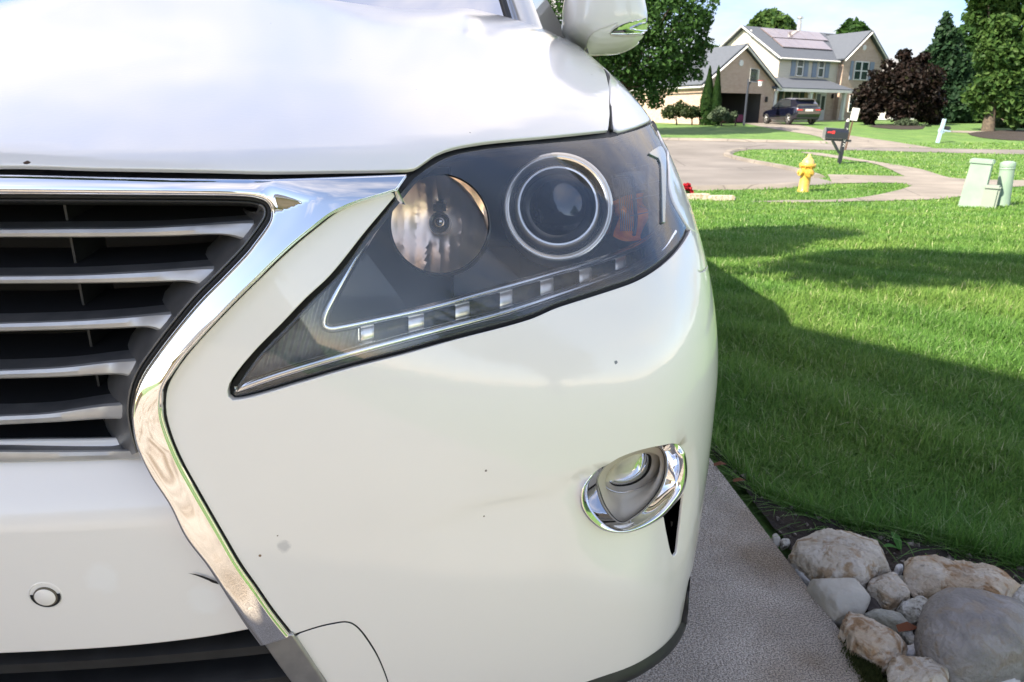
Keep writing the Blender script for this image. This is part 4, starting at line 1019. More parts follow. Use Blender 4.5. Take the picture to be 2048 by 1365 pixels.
def ring_strip(name, prof, m, par):
    """prof: (blend from outer to inner outline, depth behind the shell)"""
    rows = []
    for t, lv in prof:
        q = fo * (1 - t) + fi * t; line = np.interp(q[:, 0], [1150, 1170, 1260, 1340, 1380], [960, 944, 915, 890, 884]); w_ = ss((q[:, 1] - line - 2) / 24) * max(0, 1 - 1.3 * max(t, 0)); rows.append(trace_px(q[:, 0], q[:, 1], lv + 0.0105 * w_ - 0.002))
    V = np.concatenate(rows); k = len(fo); F = [(r * k + i, r * k + (i + 1) % k, (r + 1) * k + (i + 1) % k, (r + 1) * k + i) for r in range(len(prof) - 1) for i in range(k)]
    return mesh_obj(name, V, F, m, par, smooth=True)
ring_strip('fog_bezel', [(-0.10, -0.024), (-0.03, -0.0125), (0.05, -0.0065), (0.16, -0.0060), (0.40, -0.010), (0.70, -0.018), (0.86, -0.020), (0.94, -0.0225), (1.0, -0.034)], M['chrome'], fog)
ring_strip('fog_gasket', [(0.97, -0.030), (1.06, -0.040)], M['rubber'], fog)
fcx = align(resample([(1212, 975), (1212, 955), (1225, 935), (1250, 918), (1290, 905), (1316, 912), (1320, 935), (1312, 962), (1292, 992), (1265, 1014), (1240, 1022), (1222, 1002)], 5), (1266, 962))
c_in = np.array([1266, 940]) + 1.08 * (-np.array([1264, 938]) + align(resample([(1208, 964), (1213, 940), (1230, 917), (1262, 901), (1292, 894), (1312, 899), (1317, 916), (1310, 942), (1292, 962), (1264, 976), (1234, 979)], 4), (1264, 938)))
def loft_px(name, rows, m, par, cap=True, smooth=True):
    V = np.concatenate([trace_px(q[:, 0], q[:, 1], lv) for q, lv in rows]); k = len(rows[0][0])
    F = [(r * k + i, r * k + (i + 1) % k, (r + 1) * k + (i + 1) % k, (r + 1) * k + i) for r in range(len(rows) - 1) for i in range(k)]
    if cap:
        V = np.concatenate([V, V[-k:].mean(0)[None]]); F += [((len(rows) - 1) * k + i, (len(rows) - 1) * k + (i + 1) % k, len(V) - 1) for i in range(k)]
    return mesh_obj(name, V, F, m, par, smooth=smooth)
loft_px('fog_cup', [(fi * 1.03 - np.array([1266, 965]) * 0.03, -0.040), (fcx, -0.044), ((fcx + c_in) / 2, -0.056), (c_in, -0.060)], M['fogsilver'], fog, cap=False)
loft_px('fog_reflector', [(c_in, -0.0595), ((c_in - [1262, 936]) * 0.8 + [1262, 936], -0.067), ((c_in - [1262, 936]) * 0.4 + [1262, 936], -0.072)], mat('fog_reflector', (0.80, 0.74, 0.58), (0.62, 0.56, 0.42), scale=70, rough=0.35), fog)
M['fogglass'] = clear_mat('fog_glass', tint=(0.96, 0.95, 0.86), haze=0.6, refl_rough=0.06, ior=1.3, hazecol=(0.85, 0.80, 0.64))  # strong cream haze, with the cream reflector, imitates bright reflections in the lamp
loft_px('fog_glass', [((c_in - [1262, 936]) * 1.02 + [1262, 936], -0.059), ((c_in - [1262, 936]) * 0.9 + [1262, 936], -0.053), ((c_in - [1262, 936]) * 0.6 + [1262, 936], -0.048), ((c_in - [1262, 936]) * 0.25 + [1262, 936], -0.046)], M['fogglass'], fog)
C = np.concatenate([c_in, c_in[:1]]); P = trace_px(C[:, 0], C[:, 1], -0.0585); mb = MB(); mb.tube(P, 0.0012, 8); mb.build('fog_glass_rim', M['satin_chrome'], fog, smooth=True)
# back of the recess and the black duct under the lamp
flat_patch('fog_recess', [(1150, 1003), (1165, 960), (1205, 915), (1290, 880), (1352, 872), (1384, 905), (1384, 960), (1376, 1060), (1362, 1128), (1340, 1128), (1318, 1050), (1249, 1078), (1175, 1052)], M['dark'], fog, -0.070, h=14, step=10)
flat_patch('duct_clip', [(1341, 1043, 1), (1346, 1044, 1), (1345, 1052, 1), (1342, 1054, 1)], M['fogsilver'], fog, -0.040, h=6)
flat_patch('duct_foot', [(1340, 1110, 1), (1357, 1110, 1), (1352, 1123), (1344, 1122)], M['steelpaint'], fog, -0.022, h=6)
mirrored(fog)

# ---- windshield, pillar, cabin, mirror
def grid_surf(name, f, nu, nv, m, par, flip=False):
    V = [f(i / (nu - 1), j / (nv - 1)) for i in range(nu) for j in range(nv)]
    F = [(i * nv + j, i * nv + j + 1, (i + 1) * nv + j + 1, (i + 1) * nv + j) for i in range(nu - 1) for j in range(nv - 1)]
    if flip: F = [q[::-1] for q in F]
    return mesh_obj(name, V, F, m, par, smooth=True)
cowl = [trace_px([a], [b])[0] for a, b in ((1046, 41.5), (1070, 44.5), (1108, 58))]
yW, zW = 2.0, top_z(.72, 1.95)
def ws(u_, v_):
    lat = -1.10 + 1.82 * u_
    yl_ = y_rear(lat); low = np.array([XC + lat, yl_ + 0.035, top_z(lat, yl_) - 0.02])
    lt = (lat + .19) * 0.82 - .19; hi = np.array([XC + lt, yW + 0.95, 1.66])
    b = math.sin(math.pi * v_) * 0.03
    return low * (1 - v_) + hi * v_ + np.array([0, -b * .5, b])
M['windshield'] = clear_mat('windshield_glass', tint=(0.60, 0.72, 0.70), haze=0.05, refl_rough=0.01, ior=1.6, hazecol=(0.7, 0.75, 0.75))
grid_surf('windshield', ws, 33, 17, M['windshield'], car)
# interior seen through the glass: dashboard and rearview area
mb = MB(); mb.box((XC - 0.70, yW + 0.10, 0.8), (XC + 0.70, yW + 0.55, zW - 0.05), 0.03); mb.build('dashboard', M['black'], car, smooth=True)
M['cabin'] = mat('cabin_grey', (0.16, 0.155, 0.15), rough=0.8)
mb = MB()
for sx in (-0.36, 0.36): mb.box((XC + sx - 0.25, yW + 1.0, 0.7), (XC + sx + 0.25, yW + 1.2, 1.32), 0.05); mb.box((XC + sx - 0.13, yW + 1.05, 1.36), (XC + sx + 0.13, yW + 1.15, 1.55), 0.04)
mb.build('front_seat', M['cabin'], car, smooth=True)
for s in (1, -1):
    P = [ws(1.0 if s > 0 else 0.0, t) + np.array([0.022 * s, 0.0, 0.004]) for t in np.linspace(-0.04, 1, 14)]
    mb = MB(); mb.tube(P, [0.030] * 14, 10); mb.build('a_pillar', M['paint'], car, smooth=True)
    P = [ws(0.985 if s > 0 else 0.015, t) + np.array([0, -0.004, 0.004]) for t in np.linspace(0, 1, 14)]
    mb = MB(); mb.tube(P, 0.008, 8); mb.build('windshield_moulding', M['rubber'], car, smooth=True)
    # wiper arm
P = [np.array(ws(t, 0.012 + 0.03 * (1 - t))) + np.array([0, -0.012, 0.012]) for t in np.linspace(0.06, 0.62, 12)]
mb = MB(); mb.tube(P, 0.007, 6); mb.build('wiper', M['black'], car, smooth=True)
mb = MB(); mb.box((XC - 0.70, yW - 0.20, zW - 0.16), (XC + 0.70, yW + 0.12, zW - 0.11)); mb.build('cowl_panel', M['black'], car)
# sides and roof of the body behind the front panels
def side(s):
    def f(u_, v_):
        y = 1.97 + u_ * 3.25; z = 0.33 + v_ * 0.80
        lat = 0.925 - 0.10 * max(0, v_ - .75) ** 1.2 * 4 * .5 + 0.012 * math.sin(math.pi * v_) - 0.12 * max(0, (u_ - .9) * 10) ** 2
        return np.array([XC + s * lat, y, z])
    grid_surf('door_side', f, 30, 12, M['paint'], car, flip=s > 0)
    def g(u_, v_):
        y = 2.1 + u_ * 2.95 + (0.62 * v_ * (1 - u_)) - 0.35 * v_ * u_; z = 1.12 + v_ * 0.46
        return np.array([XC + s * (0.875 - 0.20 * v_), y, z])
    grid_surf('side_window', g, 20, 8, M['glass'], car, flip=s > 0)
for s in (1, -1): side(s)
def roof(u_, v_):
    lat = -0.67 + 1.34 * u_; y = yW + 0.90 + v_ * 2.0
    return np.array([XC + lat, y, 1.585 + 0.09 * (1 - (lat / 0.67) ** 2) - 0.05 * v_ ** 2])
grid_surf('roof', roof, 16, 16, M['paint'], car)
mb = MB(); mb.box((XC - 0.80, 5.05, 0.35), (XC + 0.80, 5.2, 1.5), 0.05); mb.build('tailgate', M['paint'], car, smooth=True)
mb = MB(); mb.box((XC - 0.80, 0.85, 0.19), (XC + 0.80, 5.0, 0.30)); mb.build('underbody', M['dark'], car)
mb = MB(); mb.box((XC - 0.70, 0.86, 0.30), (XC + 0.70, 1.2, 0.80)); mb.build('engine_bay', M['dark'], car)
M['tyre'] = mat('tyre_rubber', (0.018, 0.018, 0.018), (0.03, 0.03, 0.03), scale=30, rough=0.8)
M['alloy'] = mat('alloy_rim', (0.5, 0.5, 0.5), rough=0.3, metal=0.9)
def wheel(par, c, r, w, ax, spokes=5, name='wheel'):
    o = empty(name, (0, 0, 0)); o.parent = par
    mb = MB(); mb.lathe([(r * .66, -w / 2), (r * .93, -w / 2), (r, -w * .32), (r, w * .32), (r * .93, w / 2), (r * .66, w / 2)], c, ax, 32); mb.build('tyre', M['tyre'], o, smooth=True)
    mb = MB(); mb.lathe([(r * .66, -w * .45), (r * .62, w * .2), (r * .66, w * .45)], c, ax, 32)
    A = Vector(ax).normalized(); s1 = A.cross(Vector((0, 0, 1))).normalized(); s2 = A.cross(s1); cc = Vector(c)
    for k in range(spokes):
        q = 2 * math.pi * k / spokes; d = s1 * math.cos(q) + s2 * math.sin(q)
        for sd_ in (1, -1): mb.tube([cc + A * w * .40 * sd_, cc + A * w * .34 * sd_ + d * r * .64], [r * .13, r * .085], 6)
    mb.lathe([(r * .15, -w * .44), (r * .15, w * .44)], c, ax, 12, True, True)
    mb.build('rim', M['alloy'], o, smooth=True)
    mb = MB(); mb.lathe([(r * .60, -0.02), (r * .60, 0.02)], c, ax, 20, True, True); mb.build('wheel_well', M['dark'], o)
    return o
for sx in (1, -1):
    for y in (1.50, 4.25): wheel(car, (XC + sx * 0.80, y, 0.36), 0.36, 0.23, (sx, 0, 0))
# wing mirror
mo = empty('wing_mirror', (0, 0, 0)); mo.parent = car
mY = 2.12
mout = resample([(1127, 8), (1124, 40), (1124, 66), (1134, 84), (1155, 98), (1178, 109, 0), (1200, 110), (1240, 106), (1266, 95), (1280, 78), (1288, 62), (1293, 40), (1291, 20), (1284, -8), (1268, -46), (1245, -66), (1200, -74), (1155, -66), (1136, -30)], 6)
mc = np.array([1208, 25.0])
mt = np.linspace(-math.pi, math.pi, 96, endpoint=False)
am = np.arctan2(mout[:, 1] - mc[1], mout[:, 0] - mc[0]); oo = np.argsort(am); Rm = np.hypot(*(mout[oo] - mc).T)
Rm = np.interp(mt, np.concatenate([am[oo] - 2 * math.pi, am[oo], am[oo] + 2 * math.pi]), np.tile(Rm, 3))
rows = []; Cm = at_depth(mc[0], mc[1], mY)
ringp = np.array([at_depth(mc[0] + R * math.cos(t), mc[1] + R * math.sin(t), mY) for R, t in zip(Rm, mt)]) - Cm
for a in np.radians([-35, -18, 0, 12, 24, 36, 48, 58, 68, 76, 83, 88]):
    k_ = max(0.02, math.cos(a)) ** (0.62 if a > 0 else 1.0)
    rows.append(Cm + ringp * k_ + np.array([0, -0.115 * (math.sin(a) if a > 0 else 1.3 * math.sin(a)) , 0]))
V = np.concatenate(rows); kk = 96; F = [(r * kk + i, r * kk + (i + 1) % kk, (r + 1) * kk + (i + 1) % kk, (r + 1) * kk + i) for r in range(len(rows) - 1) for i in range(kk)]
F.append(tuple((len(rows) - 1) * kk + i for i in range(kk)))
shell = mesh_obj('mirror_shell', V, F, M['paint'], mo, smooth=True)
bvh = BVHTree.FromPolygons([tuple(v) for v in V], F)
def on_shell(px, py, out=0.0):
    r = raydir(px, py); r /= np.linalg.norm(r); h_ = bvh.ray_cast(Vector(O_), Vector(r))
    if h_[0] is None: h_ = bvh.find_nearest(Vector(at_depth(px, py, mY)))
    p, n_ = h_[0], h_[1]
    if n_.dot(Vector(r)) > 0: n_ = -n_
    return np.array(p + n_ * out)
def shell_patch(name, poly, m, out, h=3.0):
    P_ = resample(poly, 3); V_, F_, nb = cdt([P_], h); Q = np.array([on_shell(a, b, out) for a, b in V_]); Q2 = Q[:nb] + np.array([0, 0.012, 0])
    Fl = [tuple(f) for f in F_] + [(i, (i + 1) % nb, len(Q) + (i + 1) % nb, len(Q) + i) for i in range(nb)]
    return mesh_obj(name, np.concatenate([Q, Q2]), Fl, m, mo, smooth=True)
shell_patch('mirror_signal_lens', [(1221, 67, 1), (1226, 60), (1240, 51), (1258, 44), (1275, 40), (1290, 36, 1), (1291, 48, 1), (1289, 62), (1286, 66, 1), (1250, 68)], M['chrome'], 0.004)
shell_patch('mirror_signal_trim', [(1258, 57, 1), (1270, 50), (1288, 44, 1), (1294, 50), (1290, 60, 1), (1270, 59)], M['satin_chrome'], 0.010)
shell_patch('mirror_lower_cover', [(1174, 108, 1), (1174, 90), (1178, 74), (1190, 62), (1210, 54), (1235, 46), (1219, 64), (1221, 70, 1), (1250, 71.5), (1285, 69.5, 1), (1276, 84), (1262, 95), (1240, 104), (1200, 108)], M['paint'], 0.0045)
P = [Cm + np.array([-0.06, 0.06, -0.085]), Cm + np.array([-0.14, 0.10, -0.12]), np.array([XC + 0.86, mY + 0.2, 1.03])]
mb = MB(); mb.tube(P, [0.035, 0.04, 0.05], 10); mb.build('mirror_foot', M['paint'], mo, smooth=True)
mirrored(mo)
# the body parts are modelled in scene coordinates; hang them on the car's base point
for ch in car.children: ch.matrix_parent_inverse = CARM
# ================================================================== stones beside the driveway
def rock_mat(name, base, c2, c3=None, scale=14, bump=1.0, bs=70, spot=None):
    m = mat(name, base, c2, scale=scale, rough=0.85, bump=bump, bscale=bs, detail=10, lo=0.38, hi=0.62, distort=0.6)
    if c3 is not None:
        n, l, b = nodes_of(m); t = n.new('ShaderNodeTexCoord'); x = n.new('ShaderNodeTexNoise'); x.inputs['Scale'].default_value = scale * 1.9; x.inputs['Detail'].default_value = 8; x.inputs['Distortion'].default_value = 1.0
        mp = n.new('ShaderNodeMapping'); mp.inputs['Location'].default_value = (3.1, 1.7, 0.4); l.new(t.outputs['Object'], mp.inputs[0]); l.new(mp.outputs[0], x.inputs['Vector'])
        r = n.new('ShaderNodeMapRange'); l.new(x.outputs['Fac'], r.inputs[0]); r.inputs[1].default_value = 0.50; r.inputs[2].default_value = 0.62
        q = n.new('ShaderNodeMixRGB'); s = b.inputs['Base Color'].links[0].from_socket
        l.new(r.outputs[0], q.inputs[0]); l.new(s, q.inputs[1]); q.inputs[2].default_value = (*c3, 1); l.new(q.outputs[0], b.inputs['Base Color'])
    return m
RT = rock_mat('tan_limestone', (0.44, 0.38, 0.30), (0.53, 0.485, 0.42), (0.30, 0.215, 0.13))
RO = rock_mat('orange_limestone', (0.42, 0.33, 0.23), (0.51, 0.45, 0.37), (0.28, 0.17, 0.085))
RG = rock_mat('grey_slab', (0.34, 0.32, 0.275), (0.41, 0.385, 0.335), scale=9, bump=0.3)
RB = rock_mat('grey_boulder', (0.17, 0.155, 0.145), (0.27, 0.25, 0.235), (0.22, 0.185, 0.15), scale=16, bump=0.5, bs=130)
RW = rock_mat('white_quartz', (0.52, 0.51, 0.50), (0.62, 0.61, 0.62), scale=20, bump=0.5)
RD = rock_mat('dark_flint', (0.06, 0.05, 0.045), (0.13, 0.12, 0.115), scale=18, bump=0.3)
RC = rock_mat('crusted_limestone', (0.40, 0.38, 0.32), (0.56, 0.54, 0.50), (0.17, 0.15, 0.12), scale=30, bump=1.0)
RE = rock_mat('greenish_stone', (0.27, 0.265, 0.215), (0.35, 0.34, 0.30), scale=16, bump=0.6)
def noise3(p, f, seed=0):
    p = np.asarray(p) * f + seed * 7.13; v = np.zeros(len(p))
    for k, (a, fr) in enumerate(((1, 1), (.5, 2.1), (.25, 4.3), (.13, 8.7))):
        q = p * fr
        v += a * (np.sin(q[:, 0] * 1.7 + 1.3 * np.sin(q[:, 1] * 1.1 + k)) * np.sin(q[:, 1] * 1.9 + 1.1 * np.sin(q[:, 2] * 1.3 + 2 * k)) + .6 * np.sin(q[:, 2] * 2.3 + q[:, 0] * .9 + k))
    return v
def stone(poly, h, m, label, flat=0.5, rough=1.0, seed=0, base=-0.05, cat='stone', group=None):
    """a rock whose outline was measured at half its height; rounded or flat on top, rough all over"""
    P = np.array([(1400 + a / 2.704, 860 + b / 2.704) for a, b in poly]); P = resample([tuple(p) for p in P], 4)
    q0 = O_ + raydir(P[:, 0], P[:, 1]) * ((0.0 - CAMZ) / raydir(P[:, 0], P[:, 1])[:, 2])[:, None]; s0 = math.sqrt(np.mean(((q0[:, :2] - q0[:, :2].mean(0)) ** 2).sum(1)))
    h *= 0.85
    if h > 1.5 * s0: h = 1.5 * s0; base = max(base, -0.035)      # small pebbles lie low
    zt = base + h * 0.55; r = raydir(P[:, 0], P[:, 1]); W = O_ + r * ((zt - CAMZ) / r[:, 2])[:, None]
    W = W[:, :2]; c = W.mean(0); k = len(W); size = np.sqrt(np.mean(((W - c) ** 2).sum(1)))
    rows = []; prof = []
    for t in np.linspace(-0.9, 1.0, 15):
        # superellipse profile: z from base to base+h
        e = 2.0 + 3.0 * flat; s = (1 - abs(t) ** e) ** (1 / e) if t > 0 else (1 - 0.35 * abs(t) ** 2.5)
        prof.append((max(s, 0.0), base + h * (0.5 + 0.5 * t)))
    for s, z in prof[:-1]: rows.append(np.column_stack([c + (W - c) * s, np.full(k, z)]))
    top = prof[-2][0]
    for q in (0.72, 0.45, 0.2): rows.append(np.column_stack([c + (W - c) * top * q, np.full(k, prof[-1][1] - h * 0.012 * (1 + q))]))
    V = np.concatenate(rows + [np.array([[c[0], c[1], prof[-1][1] - h * .02]])]); nr = len(rows)
    d = np.column_stack([(V[:, :2] - c) / size, (V[:, 2:3] - base - h / 2) / h]); dn = d / np.maximum(np.linalg.norm(d, axis=1, keepdims=True), 1e-6)
    nz = noise3(V, 1.3 / size, seed) * 0.06 + noise3(V, 4 / size, seed + 3) * 0.022
    tiltv = noise3(V[:, :], 0.5 / size, seed + 9) * 0.10
    V = V + dn * (nz * size * rough)[:, None] * 0.9; V[:, 2] += np.where(V[:, 2] > base + h * 0.5, tiltv * h * rough, 0)
    F = [(i * k + j, i * k + (j + 1) % k, (i + 1) * k + (j + 1) % k, (i + 1) * k + j) for i in range(nr - 1) for j in range(k)] + [((nr - 1) * k + j, (nr - 1) * k + (j + 1) % k, len(V) - 1) for j in range(k)]
    a = W; ar = np.sum(a[:, 0] * np.roll(a[:, 1], -1) - np.roll(a[:, 0], -1) * a[:, 1])
    if ar < 0: F = [f[::-1] for f in F]
    if rough > 0.32:                                     # broken faces: flatten against random planes
        rg = np.random.default_rng(seed + 100); q = np.column_stack([(V[:, :2] - c) / size, (V[:, 2] - base - h / 2) / (h / 2)])
        for _ in range(int(14 + 16 * rough)):
            nv = rg.normal(size=3) * [1, 1, .9]; nv /= np.linalg.norm(nv); pj = q @ nv; lim = pj.max() * rg.uniform(.78, .97); q -= np.maximum(pj - lim, 0)[:, None] * nv * .92
        V = np.column_stack([q[:, 0] * size * 1.06 + c[0], q[:, 1] * size * 1.06 + c[1], q[:, 2] * h / 2 + base + h / 2])
        dd = noise3(V, 9 / size, seed + 5) * .016 + noise3(V, 22 / size, seed + 6) * .009; V = V + dn * (dd * size * rough)[:, None]
    org = np.array([c[0], c[1], base]); o = mesh_obj('stone', V - org, F, m, smooth=True); o.location = org
    return tag(o, label, cat, group or 'stones bordering the driveway')
S = stone
S([(435, 650), (480, 605), (560, 575), (610, 570), (700, 600), (850, 635), (960, 665), (1040, 700), (1048, 745), (1030, 790), (960, 790), (900, 830), (860, 865), (760, 850), (640, 815), (560, 750), (480, 700)], 0.13, RT, 'long pitted tan rock touching the concrete edge, farthest along the border', 0.35, 1.0, 1)
S([(1110, 730), (1220, 730), (1330, 755), (1450, 745), (1580, 770), (1680, 800), (1735, 845), (1690, 880), (1650, 935), (1630, 960), (1500, 930), (1350, 900), (1200, 885), (1130, 860), (1100, 820), (1060, 800), (1085, 760)], 0.12, RO, 'long layered orange-tan rock against the grass behind the grey boulder', 0.5, 1.1, 2)
S([(585, 845), (620, 830), (700, 835), (820, 850), (870, 885), (900, 940), (925, 985), (850, 995), (720, 1003), (690, 970), (640, 910)], 0.10, RG, 'flat smooth grey slab beside the concrete edge', 0.9, 0.35, 3)
S([(885, 860), (930, 830), (990, 805), (1050, 820), (1110, 850), (1135, 890), (1120, 930), (1060, 955), (1000, 950), (950, 905), (900, 885)], 0.10, RT, 'small yellowish tan rock between the two long tan rocks', 0.45, 0.9, 4)
S([(890, 900), (930, 880), (980, 910), (990, 950), (960, 985), (920, 970)], 0.085, RD, 'dark brown stone beside the flat grey slab', 0.3, 0.6, 5)
S([(1040, 970), (1100, 950), (1180, 935), (1260, 940), (1230, 990), (1180, 1045), (1120, 1020), (1060, 1000)], 0.085, RC, 'crusty whitish rock left of the grey boulder', 0.4, 1.3, 6)
S([(1165, 1070), (1190, 1000), (1250, 950), (1340, 935), (1480, 940), (1620, 970), (1760, 1010), (1830, 1100), (1820, 1220), (1720, 1300), (1560, 1320), (1430, 1310), (1310, 1260), (1210, 1190), (1175, 1130)], 0.19, RB, 'large smooth rounded grey boulder', 0.12, 0.30, 7, cat='boulder')
S([(705, 1015), (760, 1005), (830, 1010), (900, 1040), (1000, 1080), (1080, 1110), (1120, 1170), (1095, 1220), (1040, 1250), (960, 1265), (880, 1235), (830, 1180), (780, 1110), (730, 1060)], 0.12, RO, 'rust-stained rock with white rim beside the concrete edge', 0.35, 1.0, 8)
S([(850, 1015), (920, 1000), (1010, 1000), (1090, 1010), (1165, 1060), (1140, 1090), (1060, 1085), (960, 1050), (880, 1035)], 0.09, RE, 'greenish grey flat stone behind the rust-stained rock', 0.6, 0.8, 9)
S([(1080, 1105), (1130, 1095), (1160, 1130), (1195, 1180), (1150, 1190), (1110, 1150)], 0.09, RC, 'narrow pale stone wedged against the grey boulder', 0.5, 0.6, 10)
S([(1005, 1290), (1060, 1245), (1150, 1235), (1250, 1245), (1330, 1300), (1370, 1365), (1340, 1430), (1050, 1430), (1010, 1340)], 0.13, RT, 'tan rock with a white streak at the bottom below the boulder', 0.5, 0.8, 11)
S([(1070, 1210), (1120, 1195), (1210, 1190), (1280, 1235), (1320, 1275), (1240, 1250), (1120, 1245)], 0.115, RW, 'pale lilac-white stone between the boulder and the bottom tan rock', 0.4, 0.7, 12)
S([(1680, 900), (1720, 860), (1790, 875), (1800, 1000), (1720, 990), (1690, 950)], 0.12, RC, 'grey-white rock cut by the right picture edge above the boulder', 0.4, 0.9, 13)
S([(1520, 1330), (1600, 1310), (1690, 1315), (1720, 1365), (1700, 1430), (1540, 1430)], 0.12, RW, 'pale grey stone at the bottom edge in front of the boulder', 0.5, 0.7, 14)
S([(1350, 1320), (1440, 1305), (1480, 1345), (1440, 1390), (1380, 1385)], 0.10, RG, 'small grey stone at the bottom edge beside the pale one', 0.5, 0.8, 15)
S([(515, 765), (545, 755), (600, 785), (625, 820), (585, 838), (550, 810)], 0.085, RW, 'white quartz lump below the long pitted tan rock at the concrete', 0.4, 0.8, 16)
S([(390, 580), (415, 572), (435, 600), (420, 625), (400, 615)], 0.08, RG, 'small grey pebble at the far tip of the stone border', 0.3, 0.5, 17, cat='pebble')
S([(432, 595), (490, 605), (470, 630), (440, 634)], 0.07, RC, 'pale pebble tucked beside the far end of the pitted tan rock', 0.3, 0.6, 18, cat='pebble')
S([(1055, 745), (1080, 728), (1098, 755), (1080, 785), (1055, 780)], 0.08, RW, 'round white pebble in the gap between the two long tan rocks', 0.2, 0.5, 19, cat='pebble')
S([(1050, 805), (1090, 800), (1115, 830), (1090, 845), (1060, 830)], 0.075, RE, 'speckled grey pebble under the left end of the orange-tan rock', 0.3, 0.7, 20, cat='pebble')
S([(1163, 895), (1195, 885), (1212, 920), (1190, 935), (1165, 920)], 0.085, RW, 'white pebble in front of the orange-tan rock', 0.3, 0.7, 21, cat='pebble')
S([(810, 1000), (835, 990), (850, 1008), (830, 1022)], 0.075, RW, 'tiny white pebble behind the rust-stained rock', 0.3, 0.6, 22, cat='pebble')
S([(1740, 1080), (1900, 1060), (2000, 1180), (1900, 1330), (1760, 1330)], 0.13, RT, 'tan rock just outside the frame beside the boulder', 0.4, 0.9, 23)

def pebbles():
    rng = np.random.default_rng(77); mats = [RW, RC, RG, RT, RD]; done = 0; R0 = [o for o in bpy.data.objects if o.name.startswith('stone')]
    while done < 60:
        t = rng.uniform(0, 1); px = rng.uniform(1560, 2060); py = 1085 + (px - 1560) * .22 + rng.uniform(0, 260)
        b = at_plane_z(px, py, 0.0)
        if b[0] < DRX(b[1]) + .02 or not in_poly(b[None, :2], soil_W)[0]: continue
        ci = int(rng.choice(5, p=[.3, .3, .2, .12, .08])); s = rng.uniform(.008, .021); bm = bmesh.new(); bmesh.ops.create_icosphere(bm, subdivisions=2, radius=s)
        V = np.array([v.co[:] for v in bm.verts]); F = [[v.index for v in f.verts] for f in bm.faces]; bm.free()
        V *= rng.uniform([.8, .8, .45], [1.35, 1.1, .8]); nv = V / np.linalg.norm(V, axis=1, keepdims=True); V += nv * (noise3(V, 60, done) * s * .12)[:, None]
        for _ in range(6):
            d = rng.normal(size=3); d /= np.linalg.norm(d); pj = V @ d; V -= np.maximum(pj - pj.max() * rng.uniform(.7, .95), 0)[:, None] * d
        a = rng.uniform(0, 6.28); V = V @ np.array([[math.cos(a), math.sin(a), 0], [-math.sin(a), math.cos(a), 0], [0, 0, 1]])
        o = mesh_obj('pebble', V, F, mats[ci], smooth=True); o.location = (b[0], b[1], float(gz(b[1])) + .03 + s * .35 + rng.uniform(0, .02)); o.data.set_sharp_from_angle(angle=math.radians(35))
        tag(o, 'small loose %s pebble lying in the gaps between the border stones' % ('white', 'crusty whitish', 'grey', 'tan', 'dark')[ci], 'pebble', 'loose %s pebbles between the border stones' % ('white', 'whitish', 'grey', 'tan', 'dark')[ci]); done += 1
# little weed between the stones
def weed(px, py, z, n_, size, label):
    base = at_plane_z(px, py, z); rng = np.random.default_rng(int(px)); root = empty('weed', base, label, 'weed')
    for i in range(n_):
        a = rng.uniform(0, 2 * math.pi); L = size * rng.uniform(.7, 1.1); w = L * .30; d = np.array([math.cos(a), math.sin(a), 0]); s_ = np.array([-d[1], d[0], 0]); V = []
        for t in np.linspace(0, 1, 6):
            c = d * L * t * .85 + np.array([0, 0, L * (0.75 * t - 0.45 * t * t)]); ww = w * math.sin(math.pi * min(1, t * .85 + .12)) ** .8
            V += [c - s_ * ww * .5 + [0, 0, ww * .15], c, c + s_ * ww * .5 + [0, 0, ww * .15]]
        F = [(3 * r + j, 3 * r + j + 1, 3 * r + j + 4, 3 * r + j + 3) for r in range(5) for j in (0, 1)]
        mesh_obj('leaf', V, F, M['weedleaf'], root, smooth=True)
    return root
def at_plane_z(px, py, z):
    r = raydir(px, py); return O_ + r * ((z - CAMZ) / r[2])
M['weedleaf'] = leaf_mat('weed_leaf', (0.05, 0.15, 0.03), (0.09, 0.24, 0.05))
pebbles()
weed(1912, 1200, 0.0, 7, 0.045, 'small broad-leaved green weed behind the grey boulder')
weed(1800, 1102, -0.03, 3, 0.06, 'few broad grass-weed leaves at the turf edge behind the pebbles')
M['deadleaf'] = leaf_mat('dead_leaf', (0.10, 0.03, 0.015), (0.20, 0.07, 0.03))
def dead_leaf(px, py, z, s, label):
    b = at_plane_z(px, py, z); V = [(-s, -.4 * s, 0), (0, -.5 * s, .25 * s), (s, 0, .1 * s), (.2 * s, .55 * s, .3 * s), (-.8 * s, .4 * s, .05 * s)]
    o = mesh_obj('dead_leaf', V, [(0, 1, 4), (1, 3, 4), (1, 2, 3)], M['deadleaf']); o.location = b; tag(o, label, 'leaf')
dead_leaf(1815, 1258, 0.035, 0.022, 'dark red dead leaf caught beside the boulder')
dead_leaf(1440, 930, 0.01, 0.02, 'curled brown leaf on the soil beside the concrete edge')
dead_leaf(1478, 962, 0.0, 0.018, 'small dry leaf on the soil under the turf edge')
# moss at the slab's edge
M['moss'] = leaf_mat('moss', (0.035, 0.045, 0.015), (0.075, 0.085, 0.03))
def moss():
    rng = np.random.default_rng(5); V, F = [], []
    for i in range(2600):
        t = rng.beta(2, 1.4); px = 1690 + 70 * t + rng.normal(0, 9); py = 1275 + 105 * t + rng.normal(0, 9)
        b = at_plane_z(px, py, 0.004); a = rng.uniform(0, 6.28); h = rng.uniform(.004, .013); d = np.array([math.cos(a), math.sin(a), 0]) * .0016
        k = len(V); V += [b - d, b + d, b + d * rng.uniform(-2, 2) + [0, 0, h]]; F.append((k, k + 1, k + 2))
    o = fast_mesh('moss', V, F, M['moss']); tag(o, 'dark green moss on the concrete edge beside the rust-stained rock', 'moss', kind='stuff')
moss()

